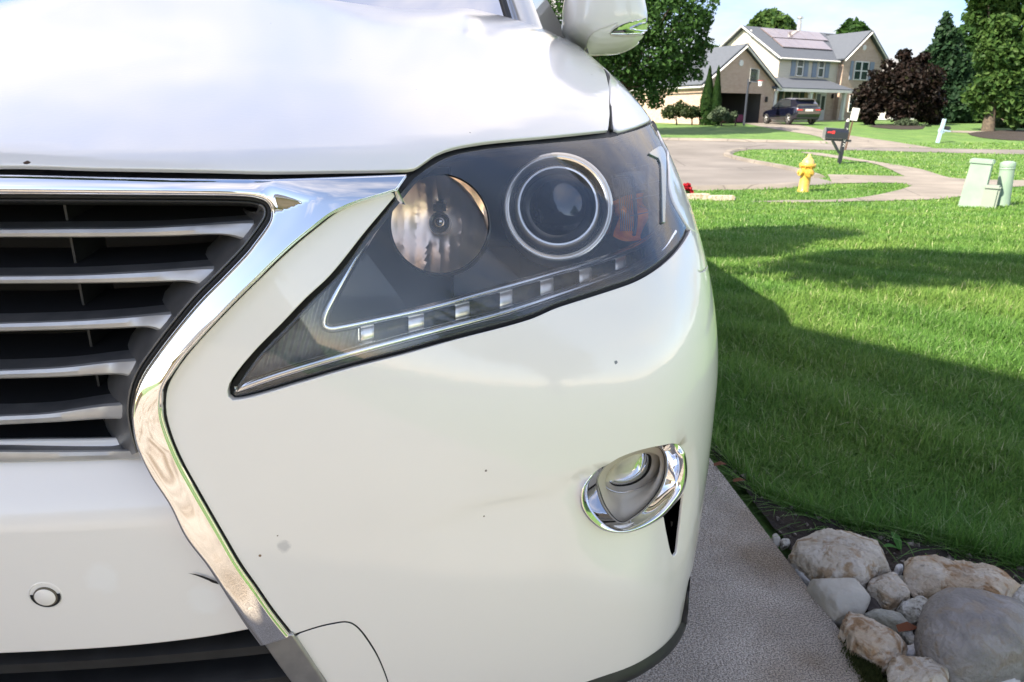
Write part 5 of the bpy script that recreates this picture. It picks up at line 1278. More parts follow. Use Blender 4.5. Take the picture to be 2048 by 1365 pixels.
# ================================================================== the lawn's blades
def blades(name, P, H, W, rng, label, lean=0.5, seg=3):
    """P base points, H heights, W widths; each blade a bent tapering strip"""
    n_ = len(P); a = rng.uniform(0, 2 * math.pi, n_); d = np.column_stack([np.cos(a), np.sin(a), np.zeros(n_)]); b = a + rng.normal(math.pi / 2, .5, n_); s = np.column_stack([np.cos(b), np.sin(b), np.zeros(n_)])
    ln = np.abs(rng.normal(0, lean, n_)) + 0.12; cols = []
    for t in np.linspace(0, 1, seg + 1)[:-1]:
        c = P + d * (H * ln * t ** 1.7)[:, None]; c[:, 2] += H * t * (1 - 0.28 * np.minimum(ln, 1.2) * t)
        w = (W * (1 - 0.75 * t ** 1.5) * .5)[:, None]; cols += [c - s * w, c + s * w]
    c = P + d * (H * ln)[:, None]; c[:, 2] += H * (1 - 0.28 * np.minimum(ln, 1.2)); cols.append(c)
    k = len(cols); V = np.stack(cols, 1).reshape(-1, 3); base = np.arange(n_)[:, None] * k; T = []
    for i in range(seg - 1): T += [(2 * i, 2 * i + 1, 2 * i + 3), (2 * i, 2 * i + 3, 2 * i + 2)]
    T.append((2 * seg - 2, 2 * seg - 1, 2 * seg)); F = np.concatenate([base + np.array(t)[None] for t in T])
    o = fast_mesh(name, V, F, M['blade'], smooth=True); tag(o, label, 'grass', kind='stuff'); return o
# region of turf in plan: right of the soil edge and of the driveway
soilU = ground(np.array([p[0] for p in soil_edge]), np.array([p[1] for p in soil_edge]))[:, :2]
def on_turf(x, y):
    xr = DRX(np.maximum(y, -1)); ok = x > xr + 0.10
    yl = np.interp(x, soilU[:, 0], soilU[:, 1], left=99, right=soilU[-1, 1])       # soil's far edge as seen
    front = soilU[0]
    k = np.where(y < front[1] + .02, (x > np.interp(y, soilU[::-1, 1], soilU[::-1, 0])), True)
    return ok & k
walk_W = ground(*np.array([p[:2] for p in walk_px]).T)[:, :2]; street_W = ground(*np.array(street_px).T)[:, :2]; od_W = ground(*np.array([p[:2] for p in odrive_px]).T)[:, :2]
def scatter(n_, y0, y1, px0, px1, rng):
    """points spread in plan, denser near by so that cover stays even in view"""
    y = y0 * (y1 / y0) ** rng.uniform(0, 1, n_); m = (px0 - 1024) / FPX / .97; M_ = (px1 - 1024) / FPX / .97
    x = y * rng.uniform(m, M_, n_) ; return x, y
rng = np.random.default_rng(11)
def tuft_h(x, y): return 1 + 0.28 * np.sin(x * 3.1 + 1.7 * np.sin(y * 2.3)) * np.sin(y * 2.7 + x) + 0.15 * np.sin(x * 9 + y * 7)
def lawn(n_, y0, y1, px0, px1, h0, w0, lean, seg, label):
    x, y = scatter(n_, y0, y1, px0, px1, rng); k = on_turf(x, y); x, y = x[k], y[k]
    P2 = np.column_stack([x, y]); k = ~in_poly(P2, walk_W) & ~in_poly(P2, street_W) & ~in_poly(P2, od_W); x, y = x[k], y[k]
    h = h0 * tuft_h(x, y) * rng.uniform(.55, 1.25, len(x)); w = w0 * np.maximum(1, y / 2.6) * rng.uniform(.6, 1.4, len(x))
    blades('grass', np.column_stack([x, y, gz(y) - 0.004]), h, w, rng, label, lean, seg)
lawn(100000, 1.25, 3.4, 1200, 2250, 0.070, 0.0040, 0.75, 3, 'long green grass of the near lawn beside the driveway')
lawn(110000, 3.2, 7.5, 1180, 2200, 0.066, 0.0036, 0.65, 2, 'green lawn between the driveway and the sidewalk')
lawn(60000, 7.2, 17, 1180, 2150, 0.055, 0.0034, 0.5, 2, 'grass of the verge round the sidewalk and hydrant')
lawn(40000, 16, 34, 1300, 2150, 0.06, 0.0034, 0.5, 2, 'grass of the island by the black mailbox')
# straggling longer blades hanging over the soil edge
def fringe():
    r2 = np.random.default_rng(4); n_ = 2600; t = r2.uniform(0, 1, n_); seg = np.linspace(0, 1, len(soilU)); x = np.interp(t, seg, soilU[:, 0]); y = np.interp(t, seg, soilU[:, 1]) + np.abs(r2.normal(0, .03, n_)) - .01
    blades('grass', np.column_stack([x, y, gz(y) - .004]), r2.uniform(.05, .12, n_), r2.uniform(.0022, .0045, n_), r2, 'straggling long grass overhanging the stones', 0.95, 3)
fringe()

# ================================================================== trees and shrubs
def foliage(name, cen, rad, n_, size, m, parent, rng, sq=0.8, inner=0.35):
    """leaf clumps: small bent quads through the volume of several blobs, gaps between the blobs"""
    P, Nn = [], []
    tot = sum(r ** 2 for r in rad)
    for c, r in zip(cen, rad):
        k = max(8, int(n_ * r * r / tot)); d = rng.normal(size=(k, 3)); d /= np.linalg.norm(d, axis=1, keepdims=True)
        # sub-clumps give light and dark patches
        sub = rng.normal(size=(14, 3)); sub /= np.linalg.norm(sub, axis=1, keepdims=True); w = (d @ sub.T).max(1)
        q = (inner + (1 - inner) * rng.uniform(0, 1, k) ** .5) * (0.72 + 0.38 * w ** 3); P.append(np.asarray(c) + d * (r * q)[:, None] * np.array([1, 1, sq])); Nn.append(d)
    P = np.concatenate(P); Nn = np.concatenate(Nn); k = len(P)
    nn = Nn * .5 + rng.normal(size=(k, 3)) * .7 + [0, 0, .35]; nn /= np.linalg.norm(nn, axis=1, keepdims=True)
    a = np.cross(nn, rng.normal(size=(k, 3))); a /= np.linalg.norm(a, axis=1, keepdims=True); b = np.cross(nn, a); s = size * rng.uniform(.4, 1.7, k)[:, None]
    V = np.stack([P - a * s * .6, P - b * s * .35 + nn * s * .1, P + a * s * .6, P + b * s * .35 + nn * s * .1], 1).reshape(-1, 3); F = np.arange(k * 4).reshape(k, 4)
    return fast_mesh(name, V, F, m, parent)
def tree(name, label, Y, blobs, trunk_px, leafm, n_, size, cat='tree', group=None, trunk_r=0.25, sq=0.85, depth=1.0, seed=1, part='crown', branches=True):
    """blobs: (px, py, radius in px) measured at distance Y; trunk_px: where the trunk meets the ground"""
    rng = np.random.default_rng(seed); gp = np.array([*at_depth(trunk_px[0], 300, Y)[:2], 0]); gp[2] = float(gz(gp[1])); root = empty(name, gp, label, cat, group)
    cen, rad = [], []
    for i, (a, b, r) in enumerate(blobs):
        w = Y * cp_; R = r / FPX * Y; yo = rng.uniform(-.6, .6) * depth * R; c = at_depth(a, b, Y); c[1] += yo
        cen.append(c - gp); rad.append(R)
    foliage(part, cen, rad, n_, size, leafm, root, rng, sq)
    if branches:
        mb = MB(); top = np.mean(cen, 0) * np.array([.6, .6, .9])
        mb.tube([(0, 0, -.15), tuple(top * .3 + [rng.normal(0, .05), 0, 0]), tuple(top * .65), tuple(top)], [trunk_r * 1.2, trunk_r * .85, trunk_r * .6, trunk_r * .25], 10)
        for c, r in zip(cen, rad):
            s = top * rng.uniform(.35, .8); e = np.asarray(c); mb.tube([tuple(s), tuple(s * .45 + e * .55 + [0, 0, -.1 * r]), tuple(e + [0, 0, .3 * r])], [trunk_r * .4, trunk_r * .22, trunk_r * .08], 6)
        mb.build('trunk', M['trunk'], root, smooth=True)
    return root
LG = leaf_mat('maple_leaf', (0.018, 0.048, 0.013), (0.050, 0.11, 0.026))
LG2 = leaf_mat('bright_leaf', (0.028, 0.068, 0.018), (0.075, 0.13, 0.032))
LD = leaf_mat('spruce_needles', (0.014, 0.036, 0.018), (0.035, 0.075, 0.032))
LP = leaf_mat('purple_leaf', (0.007, 0.006, 0.005), (0.020, 0.012, 0.010), (0.018, 0.02, 0.008), transl=.15)
LA = leaf_mat('arborvitae', (0.010, 0.030, 0.008), (0.026, 0.055, 0.013))
LS = leaf_mat('sage_leaf', (0.05, 0.075, 0.04), (0.11, 0.145, 0.09))
LB = leaf_mat('bush_leaf', (0.015, 0.032, 0.012), (0.05, 0.065, 0.025))
tree('maple_tree', 'big dark green maple behind the wing mirror, hiding the garage roof end', 38, [(1330, 45, 62), (1385, 22, 44), (1270, 40, 70), (1360, 100, 48), (1300, 120, 56), (1245, 140, 55), (1330, 160, 34), (1290, 185, 30), (1388, 118, 30), (1210, 60, 70), (1130, 10, 60), (1100, 70, 46), (1180, 120, 60), (1345, -40, 66), (1250, -70, 80), (1400, 60, 24), (1150, -60, 70), (1360, 145, 26), (1412, 90, 18), (1410, 40, 16), (1310, 205, 16), (1395, 150, 14)], (1180, 0), LG, 24000, 0.17, trunk_r=.28, seed=3)
tree('pine_tree', 'light green tree top rising behind the house roof on the left', 78, [(1540, 42, 26), (1518, 50, 18), (1562, 54, 16), (1500, 62, 12), (1545, 68, 34), (1578, 66, 9)], (1545, 0), LG2, 2600, 0.5, seed=5, trunk_r=.3)
tree('round_tree', 'small dark tree top behind the right end of the house roof', 78, [(1705, 62, 22), (1690, 68, 16), (1722, 68, 15), (1705, 90, 30)], (1705, 0), LG, 1600, 0.5, seed=6, trunk_r=.3)
tree('far_tree', 'pale green tree top showing above the garage ridge', 80, [(1412, 98, 14), (1432, 102, 10), (1400, 112, 20)], (1412, 0), LG2, 700, 0.5, seed=7, trunk_r=.2)
tree('purple_tree', 'dark purple-leaved tree right of the house', 47, [(1800, 170, 44), (1758, 195, 38), (1842, 165, 36), (1738, 215, 26), (1825, 140, 30), (1858, 205, 27), (1800, 212, 36), (1850, 222, 26), (1770, 160, 24), (1860, 158, 15), (1752, 170, 14), (1830, 190, 36), (1745, 150, 10), (1773, 130, 12), (1812, 110, 14), (1846, 116, 12), (1722, 188, 12), (1740, 236, 15), (1868, 236, 17), (1880, 190, 12)], (1787, 0), LP, 13000, 0.2, seed=8, trunk_r=.22)
sp = [(1893, 45, 12), (1890, 66, 18), (1898, 90, 26), (1885, 118, 34), (1905, 128, 34), (1895, 158, 44), (1880, 190, 44), (1925, 180, 48), (1900, 215, 48), (1935, 222, 36), (1893, 30, 6)]
tree('spruce_tree', 'dark pointed conifer between the purple tree and the big right-hand tree', 52, sp, (1915, 0), LD, 10000, 0.28, seed=9, trunk_r=.3, depth=.6)
tree('tall_tree', 'tall green tree at the right picture edge', 41, [(2010, 20, 44), (1985, 60, 32), (2045, 60, 50), (1975, 110, 36), (2020, 120, 50), (1985, 160, 36), (2050, 150, 44), (1968, 190, 30), (2015, 196, 42), (2060, 205, 40), (1955, 30, 20), (1965, -30, 40), (2040, -40, 60), (2080, 100, 50), (1990, 5, 36), (1985, 222, 26), (2030, 228, 30)], (1968, 0), LG2, 17000, 0.24, seed=10, trunk_r=.30)
tree('dark_tree', 'broad dark green tree behind the conifer, closing the gap to the purple tree', 58, [(1870, 150, 34), (1915, 110, 38), (1950, 150, 44), (1900, 190, 44), (1960, 210, 40), (1860, 210, 30), (1935, 70, 26), (1850, 180, 26), (1985, 90, 34), (1925, 225, 34)], (1930, 0), LG, 12000, .30, seed=12, trunk_r=.3)
# grit and small gravel between the stones
def gravel():
    rng = np.random.default_rng(8); V, F = [], []
    base = np.array([(1, 0, 0), (-1, 0, 0), (0, 1, 0), (0, -1, 0), (0, 0, 1), (0, 0, -1)], float); fc = [(0, 2, 4), (2, 1, 4), (1, 3, 4), (3, 0, 4), (2, 0, 5), (1, 2, 5), (3, 1, 5), (0, 3, 5)]
    P = soil_W; lo, hi = P.min(0), P.max(0); n_ = 0
    while n_ < 900:
        q = rng.uniform(lo, hi, (200, 2)); q = q[in_poly(q, P)]
        for x, y in q:
            s = rng.choice([.0025, .004, .007, .012], p=[.45, .33, .17, .05]); R = Matrix.Rotation(rng.uniform(0, 6), 3, Vector(rng.normal(size=3)).normalized()); b = np.array([tuple(R @ Vector(v * rng.uniform(.6, 1.1) * s)) for v in base]); k = len(V)
            V += list(b + [x, y, float(gz(y)) + .030 + s * .4]); F += [tuple(i + k for i in f) for f in fc]; n_ += 1
    fast_mesh('gravel', V, F, mat('mixed_grit', (0.03, 0.022, 0.017), (0.24, 0.21, 0.18), scale=55, rough=.9, lo=.4, hi=.6)); tag(bpy.data.objects['gravel'], 'fine grit and chips in the soil between the stones', 'gravel', kind='stuff')
gravel()
# evergreens and bushes by the garage
def cone_tree(px, base_py, top_py, wpx, Y, label, seed):
    rng = np.random.default_rng(seed); gp = at_depth(px, base_py, Y); gp[2] = float(gz(Y)); H = at_depth(px, top_py, Y)[2] - gp[2]; root = empty('arborvitae', gp, label, 'evergreen', 'pair of arborvitae by the garage')
    k = 1500; t = rng.uniform(0, 1, k) ** .8; r0 = wpx / FPX * Y * .5; R = r0 * np.minimum(1, (1 - t) * 1.7 + .03) * rng.uniform(.75, 1.05, k); a = rng.uniform(0, 6.283, k); P = np.column_stack([R * np.cos(a), R * np.sin(a), t * H])
    up = np.array([0, 0, 1.]); out = np.column_stack([np.cos(a), np.sin(a), np.zeros(k)]); sd_ = np.cross(out, up); s = .16 * rng.uniform(.6, 1.4, k)[:, None]
    V = np.stack([P - sd_ * s * .5, P + out * s * .25 - up * s * .2, P + sd_ * s * .5, P + up * s * 1.2 + out * s * .12], 1).reshape(-1, 3); fast_mesh('crown', V, np.arange(k * 4).reshape(k, 4), LA, root)
    mb = MB(); mb.tube([(0, 0, -.1), (0, 0, H * .5), (0, 0, H * .92)], [.10, .07, .02], 8); mb.build('trunk', M['trunk'], root)
def bush(label, blobs, Y, m, n_, size, seed, name='bush'):
    return tree(name, label, Y, blobs, (blobs[0][0], 0), m, n_, size, cat='bush', seed=seed, trunk_r=.05, part='foliage')
# ================================================================== house opposite
M['brick'] = mat('tan_brick', (0.27, 0.185, 0.135), (0.36, 0.26, 0.20), scale=3, rough=0.9)
n, l, b = nodes_of(M['brick'])
t = n.new('ShaderNodeTexCoord'); bt = n.new('ShaderNodeTexBrick'); bt.inputs['Scale'].default_value = 1.0; bt.inputs['Brick Width'].default_value = 0.22; bt.inputs['Row Height'].default_value = 0.075; bt.inputs['Mortar Size'].default_value = 0.008
bt.inputs['Color1'].default_value = (0.43, 0.31, 0.235, 1); bt.inputs['Color2'].default_value = (0.34, 0.23, 0.17, 1); bt.inputs['Mortar'].default_value = (0.48, 0.42, 0.36, 1)
sx_ = n.new('ShaderNodeSeparateXYZ'); l.new(t.outputs['Object'], sx_.inputs[0]); ad_ = n.new('ShaderNodeMath'); ad_.operation = 'ADD'; l.new(sx_.outputs[0], ad_.inputs[0]); l.new(sx_.outputs[1], ad_.inputs[1])
cb_ = n.new('ShaderNodeCombineXYZ'); l.new(ad_.outputs[0], cb_.inputs[0]); l.new(sx_.outputs[2], cb_.inputs[1]); l.new(cb_.outputs[0], bt.inputs['Vector']); l.new(bt.outputs[0], b.inputs['Base Color'])
M['siding'] = mat('cream_siding', (0.50, 0.46, 0.39), rough=0.6)
n, l, b = nodes_of(M['siding'])
t = n.new('ShaderNodeTexCoord'); wv = n.new('ShaderNodeTexWave'); wv.wave_type = 'BANDS'; wv.bands_direction = 'Z'; wv.wave_profile = 'SAW'; wv.inputs['Scale'].default_value = 1.7; l.new(t.outputs['Object'], wv.inputs['Vector'])
bp_ = n.new('ShaderNodeBump'); bp_.inputs['Strength'].default_value = 0.8; bp_.inputs['Distance'].default_value = 0.03; l.new(wv.outputs['Fac'], bp_.inputs['Height']); l.new(bp_.outputs[0], b.inputs['Normal'])
M['shingle'] = mat('grey_blue_shingle', (0.055, 0.064, 0.082), (0.095, 0.108, 0.132), scale=14, rough=0.9, bump=0.5, bscale=20, stretch=(1, 1, 3))
M['white'] = mat('white_trim', (0.60, 0.59, 0.57), rough=0.5)
M['solar'] = mat('solar_cells', (0.13, 0.10, 0.105), (0.17, 0.135, 0.135), scale=1.5, rough=0.16, coat=0.8, coat_rough=0.08)
M['shutter'] = mat('blue_grey_shutter', (0.17, 0.21, 0.27), rough=0.6)
M['teal'] = mat('dark_teal_door', (0.018, 0.045, 0.048), rough=0.4)
M['pane'] = mat('house_window_pane', (0.010, 0.026, 0.022), (0.025, 0.05, 0.038), scale=2, rough=0.25, spec=0.25)
M['black_metal'] = mat('black_metal', (0.02, 0.02, 0.022), rough=0.4, metal=0.3)
HYAW = math.radians(30); HU = np.array([math.cos(HYAW), math.sin(HYAW), 0]); HV = np.array([-math.sin(HYAW), math.cos(HYAW), 0])
HO = at_depth(1546, 243, 55.0); HO[2] = float(gz(55.0)) - 0.02
def HW(u, v, w): return tuple(HO + HU * u + HV * v + np.array([0, 0, w]))
def hf(px, py, v=0.0):
    q = on_plane(px, py, HO + HV * v, HV) - HO; return np.dot(q, HU), q[2]
def hs(px, py, u=0.0):
    q = on_plane(px, py, HO + HU * u, HU) - HO; return np.dot(q, HV), q[2]
C2 = lambda x, y: (1480 + x / 5.933, 40 + y / 5.933)
house = empty('house', tuple(HO), 'two-storey cream and brick house with solar panels across the street', 'house')
house.rotation_euler = (0, 0, HYAW)
def HB(): return MB()                                   # local (u, v, w) coordinates; the empty carries the place
def hpart(mb, name, m, par=None, smooth=False): return mb.build(name, m, par or house, smooth)
# key sizes read off the photograph
u1 = hf(*C2(1207, 590))[0]                              # siding ends, brick starts
wEave = hf(*C2(700, 425))[1]                            # eave height
wPorchTop = hf(*C2(800, 700))[1]
DEP = 7.2
apexV, wRidge = DEP / 2, hs(1497, 51, 0.0)[1]
vB = -0.45
uB = hf(*C2(1520, 150), vB)[0]; wB = hf(*C2(1520, 150), vB)[1]
uBl = hf(*C2(1240, 440), vB)[0]; uR = 2 * uB - uBl; wBe = hf(*C2(1240, 440), vB)[1]
vG = -2.0
uGa, wGa = hf(1487.6, 92.5, vG); uGr, wGr = hf(1550, 170, vG); hwG = uGr - uGa; uGl = uGa - hwG; wG0 = wGr
mb = HB(); mb.add([(0, 0, -.3), (u1, 0, -.3), (u1, 0, wEave), (0, 0, wEave), (0, DEP, -.3), (u1 + 5, DEP, -.3), (u1 + 5, DEP, wEave), (0, DEP, wEave), (0, apexV, wRidge - .12), (u1 + 5, apexV, wRidge - .12)],
      [(0, 1, 2, 3), (4, 0, 3, 8, 7), (5, 4, 7, 6)]); hpart(mb, 'siding_wall', M['siding'])
wp = hf(*C2(800, 850), 0)[1]
mb = HB(); mb.box((0.0, -0.06, -.3), (u1, -0.003, wp + .25)); hpart(mb, 'porch_brick_wall', M['brick'])
# brick gable on the right
mb = HB(); mb.add([(uBl, vB, -.3), (uR, vB, -.3), (uR, vB, wBe), (uB, vB, wB - .12), (uBl, vB, wBe), (uBl, DEP, -.3), (uR, DEP, -.3), (uR, DEP, wBe), (uBl, DEP, wBe)],
      [(0, 1, 2, 3, 4), (1, 6, 7, 2), (5, 0, 4, 8), (6, 5, 8, 7)]); hpart(mb, 'brick_gable_wall', M['brick'])
def roof_plane(mb, pts, t=.14): mb.slab(pts, t)
ov = .35
mb = HB()
sl = (wRidge - wEave) / apexV
roof_plane(mb, [(-ov, -ov, wEave - ov * sl), (uB, -ov, wEave - ov * sl), (uB, apexV, wRidge), (-ov, apexV, wRidge)])
roof_plane(mb, [(-ov, apexV, wRidge + .002), (uR, apexV, wRidge + .002), (uR, DEP + ov, wEave - ov * sl), (-ov, DEP + ov, wEave - ov * sl)])
s2 = (wB - wBe) / (uB - uBl); vv = vB - ov
roof_plane(mb, [(uBl - ov, vv, wBe - ov * s2), (uB, vv, wB), (uB, apexV + .5, wB), (uBl - ov, 0.9, wBe - ov * s2 + .01)][::-1])
roof_plane(mb, [(uB, vv, wB + .001), (uR + ov, vv, wBe - ov * s2), (uR + ov, DEP, wBe - ov * s2), (uB, DEP - 1, wB)][::-1])
roof_ = hpart(mb, 'roof', M['shingle'])
mb = HB()
for a, c in (((uBl - ov, vv - .03, wBe - ov * s2 - .06), (uB, vv - .03, wB - .06)), ((uB, vv - .03, wB - .06), (uR + ov, vv - .03, wBe - ov * s2 - .06)),
             ((-ov - .03, -ov, wEave - ov * sl - .06), (-ov - .03, apexV, wRidge - .06)), ((-ov - .03, apexV, wRidge - .06), (-ov - .03, DEP + ov, wEave - ov * sl - .06)), ((-ov, -ov - .05, wEave - ov * sl - .08), (uBl - ov, -ov - .05, wEave - ov * sl - .08))):
    mb.tube([a, c], .065, 4)
hpart(mb, 'roof_trim', M['white'])
# garage block, brick, open door
uD0, uD1 = hf(1438, 215, vG)[0], hf(1520, 215, vG)[0]; wD = hf(1480, 187, vG)[1]; GD = 7.5
mb = HB()
mb.add([(uGl, vG, -.3), (uD0, vG, -.3), (uD0, vG, wG0), (uGl, vG, wG0)], [(0, 1, 2, 3)])
mb.add([(uD1, vG, -.3), (uGr, vG, -.3), (uGr, vG, wG0), (uD1, vG, wG0)], [(0, 1, 2, 3)])
mb.add([(uD0, vG, wD), (uD1, vG, wD), (uD1, vG, wG0), (uD0, vG, wG0)], [(0, 1, 2, 3)])
mb.add([(uGl, vG, wG0), (uGr, vG, wG0), (uGa, vG, wGa - .1)], [(0, 1, 2)])
mb.add([(uGl, vG + GD, -.3), (uGl, vG, -.3), (uGl, vG, wG0), (uGl, vG + GD, wG0)], [(0, 1, 2, 3)])
mb.add([(uGr, vG, -.3), (uGr, 0, -.3), (uGr, 0, wG0), (uGr, vG, wG0)], [(0, 1, 2, 3)])
hpart(mb, 'garage_wall', M['brick'])
mb = HB(); mb.add([(uD0 - .1, vG + 6, -.1), (uD1 + .1, vG + 6, -.1), (uD1 + .1, vG + 6, wD + .1), (uD0 - .1, vG + 6, wD + .1), (uD0 - .1, vG + .12, -.1), (uD1 + .1, vG + .12, -.1), (uD1 + .1, vG + .12, wD + .1), (uD0 - .1, vG + .12, wD + .1)],
      [(0, 1, 2, 3), (4, 0, 3, 7), (1, 5, 6, 2), (7, 3, 2, 6)]); hpart(mb, 'garage_interior', mat('garage_inside', (0.06, 0.058, 0.055), rough=0.9))
mb = HB(); sg = (wGa - wG0) / hwG; vf = vG - .3
roof_plane(mb, [(uGl - ov, vf, wG0 - ov * sg), (uGa, vf, wGa), (uGa, vG + GD + .3, wGa), (uGl - ov, vG + GD + .3, wG0 - ov * sg)][::-1])
roof_plane(mb, [(uGa, vf, wGa + .002), (uGr + ov, vf, wG0 - ov * sg), (uGr + ov, 0, wG0 - ov * sg), (uGa, 0.3, wGa)][::-1])
groof = hpart(mb, 'garage_roof', M['shingle'])
mb = HB()
for a, c in (((uGl - ov, vf - .03, wG0 - ov * sg - .06), (uGa, vf - .03, wGa - .06)), ((uGa, vf - .03, wGa - .06), (uGr + ov, vf - .03, wG0 - ov * sg - .06)), ((uGl - ov - .05, vf, wG0 - ov * sg - .08), (uGl - ov - .05, vG + GD, wG0 - ov * sg - .08))): mb.tube([a, c], .065, 4)
hpart(mb, 'roof_trim', M['white'])
# porch roof on columns
wPe = hf(*C2(800, 812), -2.2)[1]; uPr = hf(*C2(1345, 842), -2.2)[0]
mb = HB(); roof_plane(mb, [(uGr - .2, -2.25, wPe), (uPr, -2.25, wPe), (uPr - .5, .02, wPorchTop), (uGr - 1.2, .02, wPorchTop)]); hpart(mb, 'porch_roof', M['shingle'])
mb = HB(); mb.box((uGr, -2.27, wPe - .26), (uPr - .1, -2.15, wPe - .06)); hpart(mb, 'porch_fascia', M['white'])
mb = HB(); mb.box((uGr + .02, -2.1, -.3), (uPr - .3, -.065, .14)); hpart(mb, 'porch_floor', M['concrete'])
for x in (416, 838, 1240):
    u_ = hf(*C2(x, 880), -1.95)[0]; mb = HB(); mb.box((u_ - .11, -2.06, .14), (u_ + .11, -1.84, wPe - .25)); mb.box((u_ - .15, -2.10, .14), (u_ + .15, -1.80, .30)); mb.box((u_ - .15, -2.10, wPe - .36), (u_ + .15, -1.80, wPe - .27)); hpart(mb, 'porch_column', M['white'])
def window(x0, y0, x1, y1, v, double=False, shut=None, grid=True):
    """casement from two corners in the house crop; frame, mullion, panes, shutters"""
    ua, wa = hf(*C2(x0, y1), v); ub, wb = hf(*C2(x1, y0), v); um = (ua + ub) / 2; wm = (wa + wb) / 2; g = .07
    mb = HB(); mb.box((ua, v - .07, wa), (ua + g, v - .004, wb)); mb.box((ub - g, v - .07, wa), (ub, v - .004, wb)); mb.box((ua + g, v - .07, wb - g), (ub - g, v - .004, wb)); mb.box((ua + g, v - .08, wa), (ub - g, v - .004, wa + g)); mb.box((ua + g, v - .062, wm - .04), (ub - g, v - .006, wm + .04))
    if double: mb.box((um - .07, v - .066, wa + g), (um + .07, v - .005, wb - g))
    f_ = hpart(mb, 'window', M['white'])
    cols = [(ua + g, um - .07), (um + .07, ub - g)] if double else [(ua + g, ub - g)]
    for c0, c1 in cols:
        for z0, z1 in ((wa + g, wm - .04), (wm + .04, wb - g)):
            mb = HB(); mb.box((c0, v - .030, z0), (c1, v - .010, z1)); o = mb.build('pane', M['pane'], f_)
    if shut:
        for s0, s1, m_ in shut:
            a = hf(*C2(s0, (y0 + y1) / 2), v)[0]; c = hf(*C2(s1, (y0 + y1) / 2), v)[0]; mb = HB(); mb.box((a, v - .05, wa), (c, v - .004, wb)); hpart(mb, 'shutter', m_)
SH = M['shutter']
window(656, 447, 758, 670, 0.0, shut=[(605, 655, SH), (760, 808, SH)])
window(910, 460, 1006, 685, 0.0, shut=[(856, 908, SH), (1009, 1058, SH)])
window(1335, 500, 1530, 715, vB, double=True, shut=[(1302, 1334, SH), (1532, 1580, SH)])
window(500, 850, 705, 1045, -0.06, double=True, shut=[(455, 498, M['teal']), (708, 752, M['teal'])])
window(1272, 895, 1470, 1100, vB, double=True, shut=[])
# front door with sidelight
ua, wa = hf(*C2(872, 1145), -.06); ub, wb = hf(*C2(952, 880), -.06); uc = hf(*C2(1005, 1000), -.06)[0]
mb = HB(); mb.box((ua, -.12, .14), (ub, -.07, wb)); door_ = hpart(mb, 'front_door', M['teal'])
mb = HB(); mb.lathe([(.22, 0), (.22, .04), (.14, .04), (.14, 0)], ((ua + ub) / 2, -.125, wb - .7), (0, -1, 0), 20); mb.build('door_wreath', mat('wreath_green', (0.10, 0.14, 0.08), rough=0.9), door_)
mb = HB(); mb.box((ua - .12, -.14, .14), (ua, -.062, wb + .12)); mb.box((ub, -.13, .14), (uc, -.063, wb + .0)); mb.box((ua, -.14, wb), (uc, -.064, wb + .12)); hpart(mb, 'door_frame', M['white'])
mb = HB(); mb.box((ub + .15, -.145, .9), (uc - .15, -.132, wb - .15)); hpart(mb, 'sidelight', M['pane'])
for x, y, v in ((303, 945, vG), (1092, 905, -.06)):
    u_, w_ = hf(*C2(x, y), v); mb = HB(); mb.box((u_ - .09, v - .16, w_ - .18), (u_ + .09, v - .01, w_ + .18), .03); hpart(mb, 'wall_lamp', M['black_metal'])
for (px_, py_, v, r) in ((1481.8, 126.7, vG, .2), (1728.6, 95.6, vB, .2)):
    u_, w_ = hf(px_, py_, v); mb = HB(); mb.lathe([(r, 0), (r, .05), (r * .8, .06), (0.001, .05)], (u_, v - .003, w_), (0, -1, 0), 24); hpart(mb, 'gable_vent', M['white'])
v_, w_ = hs(*C2(102, 200), 0.0); mb = HB(); mb.box((-.05, v_ - .3, w_ - .45), (-.004, v_ + .3, w_ + .45)); hpart(mb, 'gable_vent', M['white'])
mb = HB(); mb.lathe([(.18, -.6), (.18, .75)], (uBl - .6, apexV, wRidge), (0, 0, 1), 14, cap1=True); mb.lathe([(.26, .9), (.26, 1.02)], (uBl - .6, apexV, wRidge), (0, 0, 1), 14, True, True); mb.lathe([(.1, .7), (.1, .92)], (uBl - .6, apexV, wRidge), (0, 0, 1), 8); hpart(mb, 'flue', M['steelpaint'])
mb = HB(); mb.box((u1 - .07, -.12, wPorchTop), (u1 + .03, -.005, wEave)); hpart(mb, 'downspout', M['white'])
# solar panels, each a piece of its own, on the slopes
def solar(quadpx, nu, nv, P, nrm, par):
    P = np.asarray(P); nrm = np.asarray(nrm); nrm = nrm / np.linalg.norm(nrm)
    wn_ = HU * nrm[0] + HV * nrm[1] + np.array([0, 0, nrm[2]]); wP = np.array(HW(*P)) + wn_ * .10
    def loc(px, py):
        q = on_plane(px, py, wP, wn_) - HO; return np.array([np.dot(q, HU), np.dot(q, HV), q[2]])
    c = [loc(*q) for q in quadpx]                      # TL TR BR BL
    for i in range(nu):
        for j in range(nv):
            f = lambda a, b_: (c[0] * (1 - a) + c[1] * a) * (1 - b_) + (c[3] * (1 - a) + c[2] * a) * b_
            a0, a1 = (i + .01) / nu, (i + .99) / nu; b0, b1 = (j + .01) / nv, (j + .99) / nv
            mb = HB(); mb.slab([f(a0, b1), f(a1, b1), f(a1, b0), f(a0, b0)], .07); mb.build('solar_panel', M['solar'], par)
nF = (0, -sl, 1)
solar([C2(245, 92), C2(940, 150), C2(1052, 246), C2(388, 205)], 5, 1, (0, apexV, wRidge), nF, roof_)
solar([C2(392, 213), C2(985, 252), C2(1098, 356), C2(515, 318)], 5, 1, (0, apexV, wRidge), nF, roof_)
solar([(1390, 99), (1446, 99.5), (1398, 149), (1330, 152)], 3, 2, (uGa, vG, wGa), (-sg, 0, 1), groof)
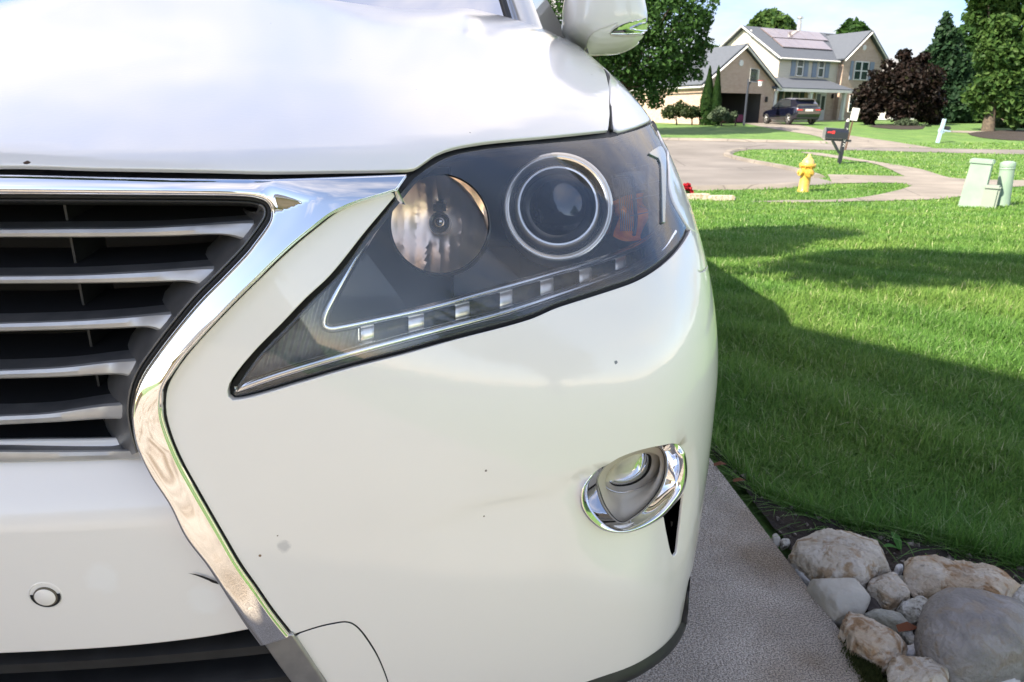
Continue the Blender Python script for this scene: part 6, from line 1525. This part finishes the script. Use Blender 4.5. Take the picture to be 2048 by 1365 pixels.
# things seen inside the open garage
for x, y, cname, col, h in ((0.25, 4.2, 'storage_bin', (0.05, 0.10, 0.25), .5), (.45, 3.9, 'storage_bin', (0.25, 0.07, 0.06), .45), (.62, 4.4, 'storage_bin', (0.30, 0.28, 0.26), .6), (.80, 3.7, 'storage_bin', (0.20, 0.05, 0.10), .5)):
    p = HW(uD0 + (uD1 - uD0) * x, vG + y - 2.5, 0); o = MB(); o.box((-.3, -.25, 0), (.3, .25, h), .03); q = o.build('storage_bin', mat('bin_plastic', col, rough=.5)); q.location = p; q.rotation_euler = (0, 0, HYAW)
    tag(q, {.25: 'blue storage bin in the open garage across the street', .45: 'red storage bin in the open garage across the street', .62: 'grey storage bin in the open garage across the street', .80: 'dark purple storage bin in the open garage across the street'}[x], 'bin', 'bins in the open garage')

cone_tree(1412, 240, 138, 26, 46.8, 'left arborvitae of the pair beside the garage door', 21)
cone_tree(1429, 241, 139, 20, 46.6, 'right arborvitae of the pair beside the garage door', 22)
bush('dark brown-green bush below the maple along the garage side wall', [(1350, 222, 16), (1335, 226, 14), (1362, 217, 15)], 47.5, LB, 900, .16, 31)
bush('rounded dark bush left of the arborvitae pair', [(1380, 224, 14), (1393, 226, 13), (1371, 228, 10)], 47, LB, 800, .16, 32)
bush('pale grey-green feathery shrub before the open garage', [(1440, 228, 15), (1428, 234, 11), (1452, 233, 11)], 45.5, LS, 900, .16, 33, 'shrub')
bush('small sage shrub before the garage opening', [(1466, 230, 8), (1463, 237, 9)], 46, LS, 400, .14, 34, 'shrub')
bush('rounded dark green bush at the right corner of the house', [(1718, 235, 13), (1733, 238, 13), (1706, 243, 9)], 54, LA, 900, .14, 35)
bush('light green shrub under the purple tree', [(1808, 246, 10), (1825, 249, 9), (1797, 249, 7)], 46, LS, 500, .16, 36, 'shrub')
bush('pale blue-green clump beside the far mailbox', [(1852, 252, 5), (1858, 255, 4)], 45, LS, 150, .14, 37, 'shrub')
bush('dark hedge mass under the conifer', [(1880, 240, 22), (1915, 236, 26), (1940, 244, 20)], 60, LB, 900, .3, 38)
bush('dark shrubs at the foot of the tall right tree', [(2000, 252, 16), (2030, 254, 18), (2060, 250, 20), (1980, 260, 8)], 44, LB, 900, .2, 39)
# mulch under the right-hand trees
sheet('mulch', [(1935, 268), (2000, 262), (2080, 262), (2150, 270), (2150, 280), (2040, 282), (1960, 276)], 0.018, M['soil'])
sheet('mulch', [(1735, 253), (1800, 250), (1850, 254), (1845, 259), (1780, 259)], 0.018, M['soil'])

# neighbours' houses glimpsed between the trees
def plain_house(name, label, px, py_base, Y, wpx, hpx, rpx, m, yaw=0.2, d=8):
    g = at_depth(px, py_base, Y); g[2] = float(gz(Y)) - .2; w = wpx / FPX * Y; h = hpx / FPX * Y; r = rpx / FPX * Y; root = empty(name, tuple(g), label, 'house'); root.rotation_euler = (0, 0, yaw)
    mb = MB(); mb.box((-w / 2, 0, 0), (w / 2, d, h)); mb.add([(-w / 2, 0, h), (-w / 2, d, h), (-w / 2, d / 2, h + r)], [(0, 2, 1)]); mb.add([(w / 2, 0, h), (w / 2, d, h), (w / 2, d / 2, h + r)], [(0, 1, 2)]); mb.build('wall', m, root)
    mb = MB(); mb.slab([(-w / 2 - .4, -.5, h - .15), (w / 2 + .4, -.5, h - .15), (w / 2 + .4, d / 2, h + r), (-w / 2 - .4, d / 2, h + r)], .15); mb.slab([(-w / 2 - .4, d / 2, h + r + .002), (w / 2 + .4, d / 2, h + r + .002), (w / 2 + .4, d + .5, h - .15), (-w / 2 - .4, d + .5, h - .15)], .15); mb.build('roof', M['shingle'], root)
    for k in (-.3, .12, .34):
        mb = MB(); x = w * k; mb.box((x - .5, -.06, h * .35), (x + .5, -.004, h * .75)); f_ = mb.build('window', M['white'], root); mb = MB(); mb.box((x - .42, -.075, h * .38), (x + .42, -.062, h * .72)); mb.build('pane', M['pane'], f_)
    return root
plain_house('house', 'pale blue-grey house mostly hidden by the big maple on the left', 1262, 240, 66, 120, 66, 50, mat('blue_siding', (0.45, 0.50, 0.56), rough=.6), .1)
plain_house('house', 'brown brick house with white windows glimpsed under the tall right tree', 2030, 246, 72, 170, 34, 34, M['brick'], -.2)
plain_house('house', 'distant house with pale wall glimpsed under the purple tree', 1835, 240, 95, 120, 24, 26, mat('grey_siding', (0.5, 0.48, 0.46), rough=.6), .2)

# ================================================================== street furniture
def ground_at(px, py): return ground(px, py)[0]
# yellow hydrant, leaning a little
M['hydrant'] = mat('yellow_enamel', (0.46, 0.26, 0.03), (0.55, 0.34, 0.06), scale=9, rough=0.45, coat=0.3)
M['hydcap'] = mat('faded_yellow_enamel', (0.56, 0.42, 0.17), (0.47, 0.31, 0.08), scale=10, rough=0.5)
hp_ = ground_at(1606, 384); k_ = np.linalg.norm(hp_ - O_) ; hs_ = 0.96 * (72 / FPX * hp_[1] * 1.03) / 0.78
hyd = empty('fire_hydrant', tuple(hp_), 'yellow fire hydrant standing in the grass verge by the street', 'hydrant'); hyd.rotation_euler = (0, math.radians(3.5), math.radians(8)); hyd.scale = (hs_,) * 3
mb = MB(); mb.lathe([(.135, -.05), (.135, .0), (.125, .02), (.112, .04), (.108, .30), (.113, .42), (.13, .50), (.14, .52)], n=28); mb.build('barrel', M['hydrant'], hyd, True)
mb = MB(); mb.lathe([(.14, .52), (.165, .525), (.172, .535), (.172, .570), (.165, .58), (.13, .585)], n=28); mb.build('flange', M['hydrant'], hyd, True)
for j in range(8):
    a = 2 * math.pi * j / 8; mb = MB(); mb.lathe([(.014, .50), (.014, .595)], (.150 * math.cos(a), .150 * math.sin(a), 0), n=6, cap0=True, cap1=True); mb.build('bolt', M['hydrant'], hyd)
mb = MB(); mb.lathe([(.13, .585), (.128, .61), (.112, .655), (.085, .69), (.062, .705), (.055, .71), (.052, .73), (.034, .745), (.030, .775), (.02, .785), (.001, .786)], n=28); mb.build('bonnet', M['hydcap'], hyd, True)
for ax, L, r, nm in (((-1, -.15, 0), .19, .062, 'hose_cap'), ((-.15, -1, 0), .18, .078, 'pumper_cap'), ((1, .1, 0), .16, .055, 'hose_cap')):
    mb = MB(); mb.lathe([(r * .9, .05), (r * .9, L - .07), (r * 1.12, L - .07), (r * 1.12, L - .01), (r * .7, L), (r * .3, L), (r * .28, L + .035), (.001, L + .036)], (0, 0, .40), ax, 20); mb.build(nm, M['hydrant'], hyd, True)
# black mailbox on a post with white numerals
mpos = ground_at(1678, 329); Ym = mpos[1]; S_ = Ym / FPX
M['maildark'] = mat('black_mailbox_paint', (0.012, 0.014, 0.022), rough=0.35, coat=0.3)
M['red'] = mat('red_flag', (0.50, 0.03, 0.03), rough=0.4)
mail = empty('mailbox', tuple(mpos), 'black roadside mailbox with red flag on a black post with white numerals', 'mailbox'); mail.rotation_euler = (0, math.radians(4.0), 0)
ph = 80 * S_
mb = MB(); mb.box((-.055, -.055, -.1), (.055, .055, ph * .98), .006); mb.build('post', M['maildark'], mail)
mb = MB(); mb.lathe([(.03, ph * .98), (.055, ph * 1.0), (.03, ph * 1.04), (.001, ph * 1.07)], n=12); mb.build('finial', M['white'], mail, True)
bw0, bw1, bz0, bz1 = -40 * S_, 4 * S_, 47 * S_, 66 * S_
mb = MB(); prof = [(-.1, 0), (.1, 0), (.1, .62), (.085, .80), (.05, .95), (0, 1.0), (-.05, .95), (-.085, .80), (-.1, .62)]; Vv = []
for x in (bw0, bw1): Vv += [(x, y, bz0 + (bz1 - bz0) * z) for y, z in prof]
kk = len(prof); mb.add(Vv, [tuple(range(kk)), tuple(range(2 * kk - 1, kk - 1, -1))] + [(i, i + kk, (i + 1) % kk + kk, (i + 1) % kk) for i in range(kk)]); mb.build('mail_body', M['maildark'], mail)
mb = MB(); Vv = []
for x in (bw0 - .012, bw0 - .001): Vv += [(x, y * 1.06, bz0 + (bz1 - bz0) * (z * 1.03 - .015)) for y, z in prof]
mb.add(Vv, [tuple(range(kk)), tuple(range(2 * kk - 1, kk - 1, -1))] + [(i, i + kk, (i + 1) % kk + kk, (i + 1) % kk) for i in range(kk)]); mb.build('mail_door', M['steelpaint'], mail)
mb = MB(); mb.box((bw0 + 3 * S_, -.112, bz0 + 9 * S_), (bw0 + 16 * S_, -.104, bz0 + 12 * S_)); mb.box((bw0 + 12 * S_, -.113, bz0 + 8 * S_), (bw0 + 17 * S_, -.103, bz0 + 14 * S_)); mb.build('flag', M['red'], mail)
mb = MB(); mb.box((bw0 + 4 * S_, -.05, bz0 - 4.5 * S_), (bw1 + 9 * S_, .05, bz0 - .004)); mb.slab([(-.05, -.04, 22 * S_), (-.05, .04, 22 * S_), (-20 * S_, .04, bz0 - 3 * S_), (-20 * S_, -.04, bz0 - 3 * S_)], .07); mb.build('arm', M['maildark'], mail)
def text(name, s, size, m, parent, loc, rot, depth=0.002):
    cu = bpy.data.curves.new(name, 'FONT'); cu.body = s; cu.size = size; cu.extrude = depth; cu.align_x = 'CENTER'; cu.align_y = 'CENTER'
    to = bpy.data.objects.new(name, cu); COL.objects.link(to); dg = bpy.context.evaluated_depsgraph_get(); me = bpy.data.meshes.new_from_object(to.evaluated_get(dg)); bpy.data.objects.remove(to); me.materials.clear(); me.materials.append(m)
    o = bpy.data.objects.new(name, me); COL.objects.link(o); o.parent = parent; o.location = loc; o.rotation_euler = rot; return o
for i, ch in enumerate('2802'):
    text('numeral', ch, 0.155, M['white'], mail, (0.0, -.060, ph - (15 + 9.3 * i) * S_ - .02), (math.radians(90), 0, 0))
# small white sign on a brown stake
sp_o = ground_at(1690.5, 301); Ys = sp_o[1]; S_ = Ys / FPX
M['rust'] = mat('rusty_stake', (0.10, 0.055, 0.035), rough=0.7)
sign = empty('yard_sign', tuple(sp_o), 'small white notice board on a thin brown stake beside the road', 'sign'); sign.rotation_euler = (0, math.radians(7), 0)
mb = MB(); mb.box((-.025, -.02, -.1), (.025, .02, 60 * S_)); mb.build('stake', M['rust'], sign)
w_, z0, z1 = 7.2 * S_, 55 * S_, 78 * S_
mb = MB(); mb.box((-w_, -.045, z0), (w_, -.021, z1), .011); bd = mb.build('board', M['white'], sign)
mb = MB()
for k in range(2): mb.box((-w_ * .28, -.049, z1 - (5 + 2 * k) * S_), (w_ * .28, -.0455, z1 - (4.3 + 2 * k) * S_))
mb.box((-w_ * .8, -.049, z1 - 10.6 * S_), (w_ * .8, -.0455, z1 - 9.9 * S_))
for k in range(2): mb.box((-w_ * .5, -.049, z1 - (14 + 3 * k) * S_), (w_ * .5, -.0455, z1 - (13.6 + 3 * k) * S_))
mb.build('print', mat('faded_print', (0.50, 0.45, 0.45), rough=.6), bd)
# far mailbox, pale blue post
fp = ground_at(1875, 286); S_ = fp[1] / FPX; M['paleblue'] = mat('pale_blue_paint', (0.30, 0.40, 0.48), rough=.5)
fm = empty('mailbox', tuple(fp), 'small far mailbox on a pale blue T-shaped post', 'mailbox'); fm.rotation_euler = (0, math.radians(7), 0)
mb = MB(); mb.box((-2.1 * S_, -.08, -.1), (2.1 * S_, .08, 44 * S_)); mb.box((-3.2 * S_, -.1, 20 * S_), (-2.1 * S_, .1, 27 * S_)); mb.box((2.1 * S_, -.07, 22 * S_), (17 * S_, .07, 25 * S_)); mb.slab([(2 * S_, -.05, 16 * S_), (2 * S_, .05, 16 * S_), (9 * S_, .05, 22 * S_), (9 * S_, -.05, 22 * S_)], .06); mb.build('post', M['paleblue'], fm)
mb = MB(); mb.box((4 * S_, -.12, 25 * S_ + .003), (16 * S_, .12, 32 * S_), .05); mb.build('mail_body', M['maildark'], fm)
# utility pedestals in the lawn
M['pedgreen'] = mat('pale_green_plastic', (0.19, 0.275, 0.215), (0.235, 0.32, 0.255), scale=4, rough=.5); M['pedgrey'] = mat('grey_green_steel', (0.22, 0.26, 0.22), rough=.5)
up = ground_at(1941, 414); S_ = up[1] / FPX * 1.02
ped = empty('utility_pedestal', tuple(up), 'tall pale green utility pedestal with flat cap, leaning slightly', 'utility box'); ped.rotation_euler = (0, math.radians(3.5), math.radians(-38))
H_ = 90 * S_; a0, a1 = 19.5 * S_, 17 * S_
mb = MB(); mb.add([(-a0, -a0, -.05), (a0, -a0, -.05), (a0, a0, -.05), (-a0, a0, -.05), (-a1, -a1, H_ * .93), (a1, -a1, H_ * .93), (a1, a1, H_ * .93), (-a1, a1, H_ * .93)], [(0, 1, 5, 4), (1, 2, 6, 5), (2, 3, 7, 6), (3, 0, 4, 7), (4, 5, 6, 7)]); mb.build('cabinet', M['pedgreen'], ped)
mb = MB(); a2 = a1 * 1.14; mb.box((-a2, -a2, H_ * .90), (a2, a2, H_), .015); mb.build('cap', M['pedgreen'], ped)
mb = MB(); e_ = a0 * 1.012
mb.slab([(a0 * 1.01, -a0 * .85, .06), (a0 * 1.01, a0 * .85, .06), (a1 * 1.01, a1 * .85, H_ * .86), (a1 * 1.01, -a1 * .85, H_ * .86)], .012); mb.build('door_panel', M['pedgreen'], ped)
for k in range(7):
    z = H_ * (.10 + .045 * k); mb = MB(); q = a0 + (a1 - a0) * z / H_ / .93; mb.box((q * 1.012, q * .1, z), (q * 1.012 + .008, q * .7, z + .012)); mb.build('louvre', M['pedgreen'], ped)
up2 = ground_at(1976, 417); S2 = up2[1] / FPX
bx = empty('utility_box', tuple(up2), 'low grey-green utility box between the two pedestals', 'utility box'); bx.rotation_euler = (0, math.radians(2), math.radians(-38))
mb = MB(); mb.box((-13 * S2, -13 * S2, -.05), (13 * S2, 13 * S2, 40 * S2), .03); mb.build('housing', M['pedgrey'], bx)
mb = MB(); mb.box((-13.6 * S2, -13.6 * S2, 40 * S2 - .03), (13.6 * S2, 13.6 * S2, 45 * S2), .025); mb.build('lid', M['pedgrey'], bx)
up3 = ground_at(2003, 412); S3 = up3[1] / FPX
tb_ = empty('utility_pedestal', tuple(up3), 'round pale green post pedestal with domed cap, rightmost of the utility boxes', 'utility box'); tb_.rotation_euler = (0, math.radians(-3.0), 0)
mb = MB(); mb.lathe([(13.5 * S3, -.05), (12.5 * S3, 76 * S3)], n=28); mb.build('tube', M['pedgreen'], tb_, True)
mb = MB(); mb.lathe([(13.2 * S3, 75 * S3), (13.4 * S3, 80 * S3), (12.5 * S3, 83 * S3), (8 * S3, 85.5 * S3), (.001, 86.3 * S3)], n=28); mb.build('cap', M['pedgreen'], tb_, True)
mb = MB(); mb.lathe([(12.9 * S3, 70 * S3), (13.4 * S3, 71 * S3), (13.4 * S3, 73 * S3), (12.8 * S3, 74 * S3)], n=28); mb.build('band', M['pedgreen'], tb_, True)
# basketball hoop by the garage
hp2 = at_depth(1488, 247.5, 46.5); hp2[2] = float(gz(46.5)); S_ = hp2[1] / FPX
hoop = empty('basketball_hoop', tuple(hp2), 'dark basketball hoop with clear backboard before the garage', 'basketball hoop')
mb = MB(); mb.tube([(0, 0, -.1), (.02, 0, 60 * S_), (.05, 0, 83 * S_)], 2.2 * S_, 8); mb.tube([(.05, 0, 80 * S_), (12 * S_, .1, 90 * S_)], 1.4 * S_, 6); mb.tube([(.05, 0, 72 * S_), (10 * S_, .1, 82 * S_)], 1.2 * S_, 6); mb.build('pole', mat('dark_blue_pole', (0.03, 0.035, 0.05), rough=.4), hoop, True)
M['clearboard'] = clear_mat('clear_backboard', tint=(.85, .9, .9), haze=.12, ior=1.45)
def bpt(a, z): return (12 * S_ + a * 14 * S_, .1 - a * .25 * 0 + a * 0.6, z)
mb = MB(); mb.slab([bpt(-1, 78 * S_), bpt(1, 78 * S_), bpt(1, 101 * S_), bpt(-1, 101 * S_)], .03); mb.build('backboard', M['clearboard'], hoop)
mb = MB(); q = [bpt(-1, 78 * S_), bpt(1, 78 * S_), bpt(1, 101 * S_), bpt(-1, 101 * S_)]
for i in range(4): mb.tube([q[i], q[(i + 1) % 4]], .7 * S_, 5)
mb.build('backboard_frame', M['steelpaint'], hoop)
mb = MB(); c = (20 * S_, -.35, 79.5 * S_); mb.tube([(c[0] + 5.2 * S_ * math.cos(t), c[1] + 5.2 * S_ * math.sin(t), c[2]) for t in np.linspace(0, 6.283, 20)], .5 * S_, 5); mb.build('rim', M['red'], hoop)
mb = MB(); mb.lathe([(5 * S_, 0), (4 * S_, -3 * S_), (3.2 * S_, -6 * S_), (3.4 * S_, -9 * S_)], c, (0, 0, 1), 12); mb.build('net', mat('net_cord', (.7, .7, .7), rough=.8), hoop)
# slatted bench-like rack far left by the maple
bn = ground_at(1312, 243); S_ = bn[1] / FPX
bench = empty('bench', tuple(bn), 'dark slatted bench in the lawn under the maple', 'bench')
for k in range(4): mb = MB(); mb.box((-16 * S_, -.05, (8 + 7.5 * k) * S_), (3.5 * S_, .0, (12 + 7.5 * k) * S_)); mb.build('slat', mat('weathered_slat', (.16, .18, .20), rough=.7), bench)
for x in (-15, 3.5): mb = MB(); mb.tube([(x * S_, -.3, 0), (x * S_, .05, 10 * S_), (x * S_, .12, 36 * S_)], 1.1 * S_, 6); mb.build('leg', M['black_metal'], bench)
# flower and edging stones by the kerb
M['petal'] = leaf_mat('red_petal', (0.30, 0.012, 0.02), (0.50, 0.03, 0.05)); fpos = ground_at(1372, 398)
fl = empty('flower', tuple(fpos), 'red flowering plant at the corner of the stone edging', 'flower'); r9 = np.random.default_rng(2); S_ = fpos[1] / FPX
foliage('blossom', [(0, 0, 26 * S_), (5 * S_, 0, 20 * S_), (-6 * S_, 0, 22 * S_), (9 * S_, 0, 14 * S_)], [6 * S_, 5 * S_, 6 * S_, 4 * S_], 240, .05, M['petal'], fl, r9); foliage('foliage', [(0, 0, 8 * S_), (-6 * S_, 0, 10 * S_)], [9 * S_, 8 * S_], 300, .06, LG, fl, r9)
for (a, bb, c, d, lab) in ((1345, 1421, 400, 388, 'weathered tan edging block under the red flower'), (1422, 1471, 402, 392, 'low tan edging block lying right of the other one')):
    q = ground_at((a + bb) / 2, c); S_ = q[1] / FPX; mb = MB(); mb.box((-(bb - a) / 2 * S_, 0, -.05), ((bb - a) / 2 * S_, .22, (c - d) * S_ * .9), .02); o = mb.build('edging_block', RT); o.location = q; tag(o, lab, 'edging block')
# ---- dark blue crossover in the far driveway
def navy_car():
    g = at_depth(1577, 249, 48.5); g[2] = float(gz(48.5)) + .02; Yc = g[1]; ang = math.radians(11); root = empty('car', tuple(g), 'dark navy crossover parked in the driveway opposite, seen from behind', 'car'); root.rotation_euler = (0, 0, ang)   # local +y is forward
    navy = mat('navy_paint', (0.004, 0.005, 0.014), rough=.25, coat=1.0, coat_rough=.03)
    L, W, sc = 4.3, 1.80, 1.0
    st = [(-2.15, .62, .95, .80), (-2.08, .42, 1.02, .86), (-1.75, .30, 1.06, .90), (-1.0, .27, 1.03, .90), (0, .26, 1.0, .90), (.9, .27, .97, .90), (1.6, .30, .90, .87), (2.0, .36, .80, .78), (2.15, .46, .68, .66)]
    V, F = [], []; prof = lambda y, z0, z1, w: [(-w * .92, y, z0), (-w, y, z0 + .18), (-w, y, (z0 + z1) / 2), (-w * .97, y, z1 - .06), (-w * .88, y, z1), (0, y, z1 + .03), (w * .88, y, z1), (w * .97, y, z1 - .06), (w, y, (z0 + z1) / 2), (w, y, z0 + .18), (w * .92, y, z0)]
    for s_ in st: V += prof(*s_)
    k = 11
    for i in range(len(st) - 1):
        for j in range(k): F.append((i * k + j, i * k + (j + 1) % k, (i + 1) * k + (j + 1) % k, (i + 1) * k + j))
    F += [tuple(range(k)), tuple(range(len(st) * k - 1, (len(st) - 1) * k - 1, -1))]; F = [f[::-1] for f in F]
    mb = MB(); mb.add(V, F); mb.build('body', navy, root, True)
    cab = [(-1.95, 1.05, 1.22, .72), (-1.55, 1.03, 1.52, .66), (-.6, 1.0, 1.62, .66), (.2, 1.0, 1.58, .66), (1.0, .98, 1.10, .74)]; V, F = [], []
    for y, z0, z1, w in cab: V += [(-.80, y, z0), (-w, y, z1 - .05), (-w * .85, y, z1), (w * .85, y, z1), (w, y, z1 - .05), (.80, y, z0)]
    for i in range(4):
        for j in range(5): F.append((i * 6 + j, (i + 1) * 6 + j, (i + 1) * 6 + j + 1, i * 6 + j + 1))
    F += [(5, 4, 3, 2, 1, 0), (24, 25, 26, 27, 28, 29)]; mb = MB(); mb.add(V, F); mb.build('cabin', navy, root, True)
    for s_ in (-1, 1):
        mb = MB(); mb.slab([(s_ * .795, -1.35, 1.08), (s_ * .795, .72, 1.06), (s_ * .70, .15, 1.50), (s_ * .69, -1.1, 1.50)][::s_ * -1], .02); mb.build('side_window', M['glass'], root)
        mb = MB(); mb.box((s_ * .90 - .06, .55, .95), (s_ * .90 + .14, .70, 1.10), .03); mb.build('side_mirror', navy, root)
        mb = MB(); mb.box((s_ * .62 - .2, -2.16, .80), (s_ * .62 + .2, -2.02, .93), .03); mb.build('taillight', M['red'], root)
        for y in (-1.32, 1.36): wheel(root, (s_ * .80, y, .34), .34, .22, (s_, 0, 0), 5)
    mb = MB(); mb.slab([(-.62, -2.005, 1.08), (.62, -2.005, 1.08), (.56, -1.70, 1.44), (-.56, -1.70, 1.44)], .02); mb.build('rear_window', M['glass'], root)
    mb = MB(); mb.box((-.66, -1.85, 1.47), (.66, -1.50, 1.53), .02); mb.build('spoiler', navy, root)
    mb = MB(); mb.box((-.26, -2.17, .78), (.26, -2.13, .91)); mb.build('number_plate', M['white'], root)
    mb = MB(); mb.box((-.80, -2.13, .30), (.80, -1.9, .46), .05); mb.build('rear_bumper', M['black'], root)
navy_car()

# ================================================================== our own house, behind the camera (mirrored in the chrome; unseen roofline shaped to shade the car and leave the ground behind sunlit)
own = empty('house', (-5, -3.5, 0), 'brick house beside the driveway, mirrored in the chrome, its gable shading the car', 'house')
M['ownbrick'] = mat('light_tan_brick', (0.50, 0.385, 0.27), (0.58, 0.45, 0.33), scale=6, rough=0.9, bump=0.3)
mb = MB(); mb.add([(0, .2, -.1), (0, 5, -.1), (0, 5, 5.0), (0, .6, 7.4), (0, .2, 7.0), (-8, .2, -.1), (-8, 5, -.1), (-8, 5, 5.0), (-8, .6, 7.4), (-8, .2, 7.0)], [(0, 1, 2, 3, 4), (6, 5, 9, 8, 7), (1, 6, 7, 2), (5, 0, 4, 9)]); mb.build('wall', M['ownbrick'], own)
mb = MB(); mb.slab([(.35, 5.3, 4.84), (.35, .6, 7.50), (-8.3, .6, 7.50), (-8.3, 5.3, 4.84)], .16); mb.slab([(.35, .6, 7.502), (.35, .05, 6.9), (-8.3, .05, 6.9), (-8.3, .6, 7.502)], .16); mb.build('roof', M['shingle'], own)
mb = MB(); mb.tube([(.4, 5.3, 4.78), (.4, .6, 7.42), (.4, .05, 6.8)], .11, 4); mb.build('roof_trim', M['white'], own)
# garage wing with white door facing the car
mb = MB(); mb.add([(-2, -5.5, -.1), (7.4, -5.5, -.1), (7.4, -5.5, 2.75), (-2, -5.5, 2.75), (7.4, -12, -.1), (7.4, -12, 2.75), (7.4, -8.75, 4.6)], [(1, 0, 3, 2), (4, 1, 2, 6, 5)]); mb.build('garage_wall', M['ownbrick'], own)
mb = MB(); mb.slab([(-2, -5.1, 2.6), (-2, -8.75, 4.7), (7.8, -8.75, 4.7), (7.8, -5.1, 2.6)], .15); mb.build('garage_roof', M['shingle'], own)
mb = MB(); mb.tube([(-2, -5.05, 2.55), (7.8, -5.05, 2.55)], .1, 4); mb.build('gutter', M['white'], own)
for z in range(4): mb = MB(); mb.box((1.2, -5.44, .02 + .55 * z), (6.0, -5.40, .54 + .55 * z), .015); mb.build('garage_door_panel', M['white'], own)
for y, z in ((2.6, 3.2), (1.2, 3.2), (2.6, .9)):
    mb = MB(); mb.box((.004, y - .55, z), (.08, y + .55, z + 1.5)); w = mb.build('window', M['white'], own); mb = MB(); mb.box((.081, y - .45, z + .1), (.09, y + .45, z + 1.4)); mb.build('pane', M['pane'], w)
# trees beyond the frame: one shades the lawn, one stands behind the camera on the right
def free_tree(name, label, base, blobs, m, n_, size, seed, tr=.2):
    rng = np.random.default_rng(seed); root = empty(name, base, label, 'tree'); cen = [np.array(b_[:3]) for b_ in blobs]; rad = [b_[3] for b_ in blobs]; foliage('crown', cen, rad, n_, size, m, root, rng)
    mb = MB(); top = np.mean(cen, 0) * np.array([.7, .7, 1]); mb.tube([(0, 0, -.2), tuple(top * .4), tuple(top)], [tr * 1.2, tr * .8, tr * .3], 10)
    for c in cen: mb.tube([tuple(top * .55), tuple(c)], [tr * .4, tr * .1], 6)
    mb.build('trunk', M['trunk'], root, True)
free_tree('yard_tree', 'leafy tree left of the driveway whose shade crosses the lawn', (-4.6, 2.6, -.1), [(0, 0, 6.6, 1.0), (.5, .2, 5.8, .8), (-.5, -.1, 7.4, .9), (.2, .5, 7.6, .9), (.9, .6, 6.4, .7), (2.0, -1.0, 6.0, .9), (3.0, -1.4, 6.3, .8)], LG, 11000, .13, 51)
free_tree('yard_tree', 'leafy tree behind the camera right of the garage, mirrored in the chrome', (8.0, -7.0, -.1), [(0, 0, 3.6, 1.9), (1.2, .5, 3.2, 1.3), (-1.2, -.3, 3.1, 1.4), (0, .4, 5.0, 1.3), (0, .8, 2.0, 1.2)], LG, 6000, .15, 52)
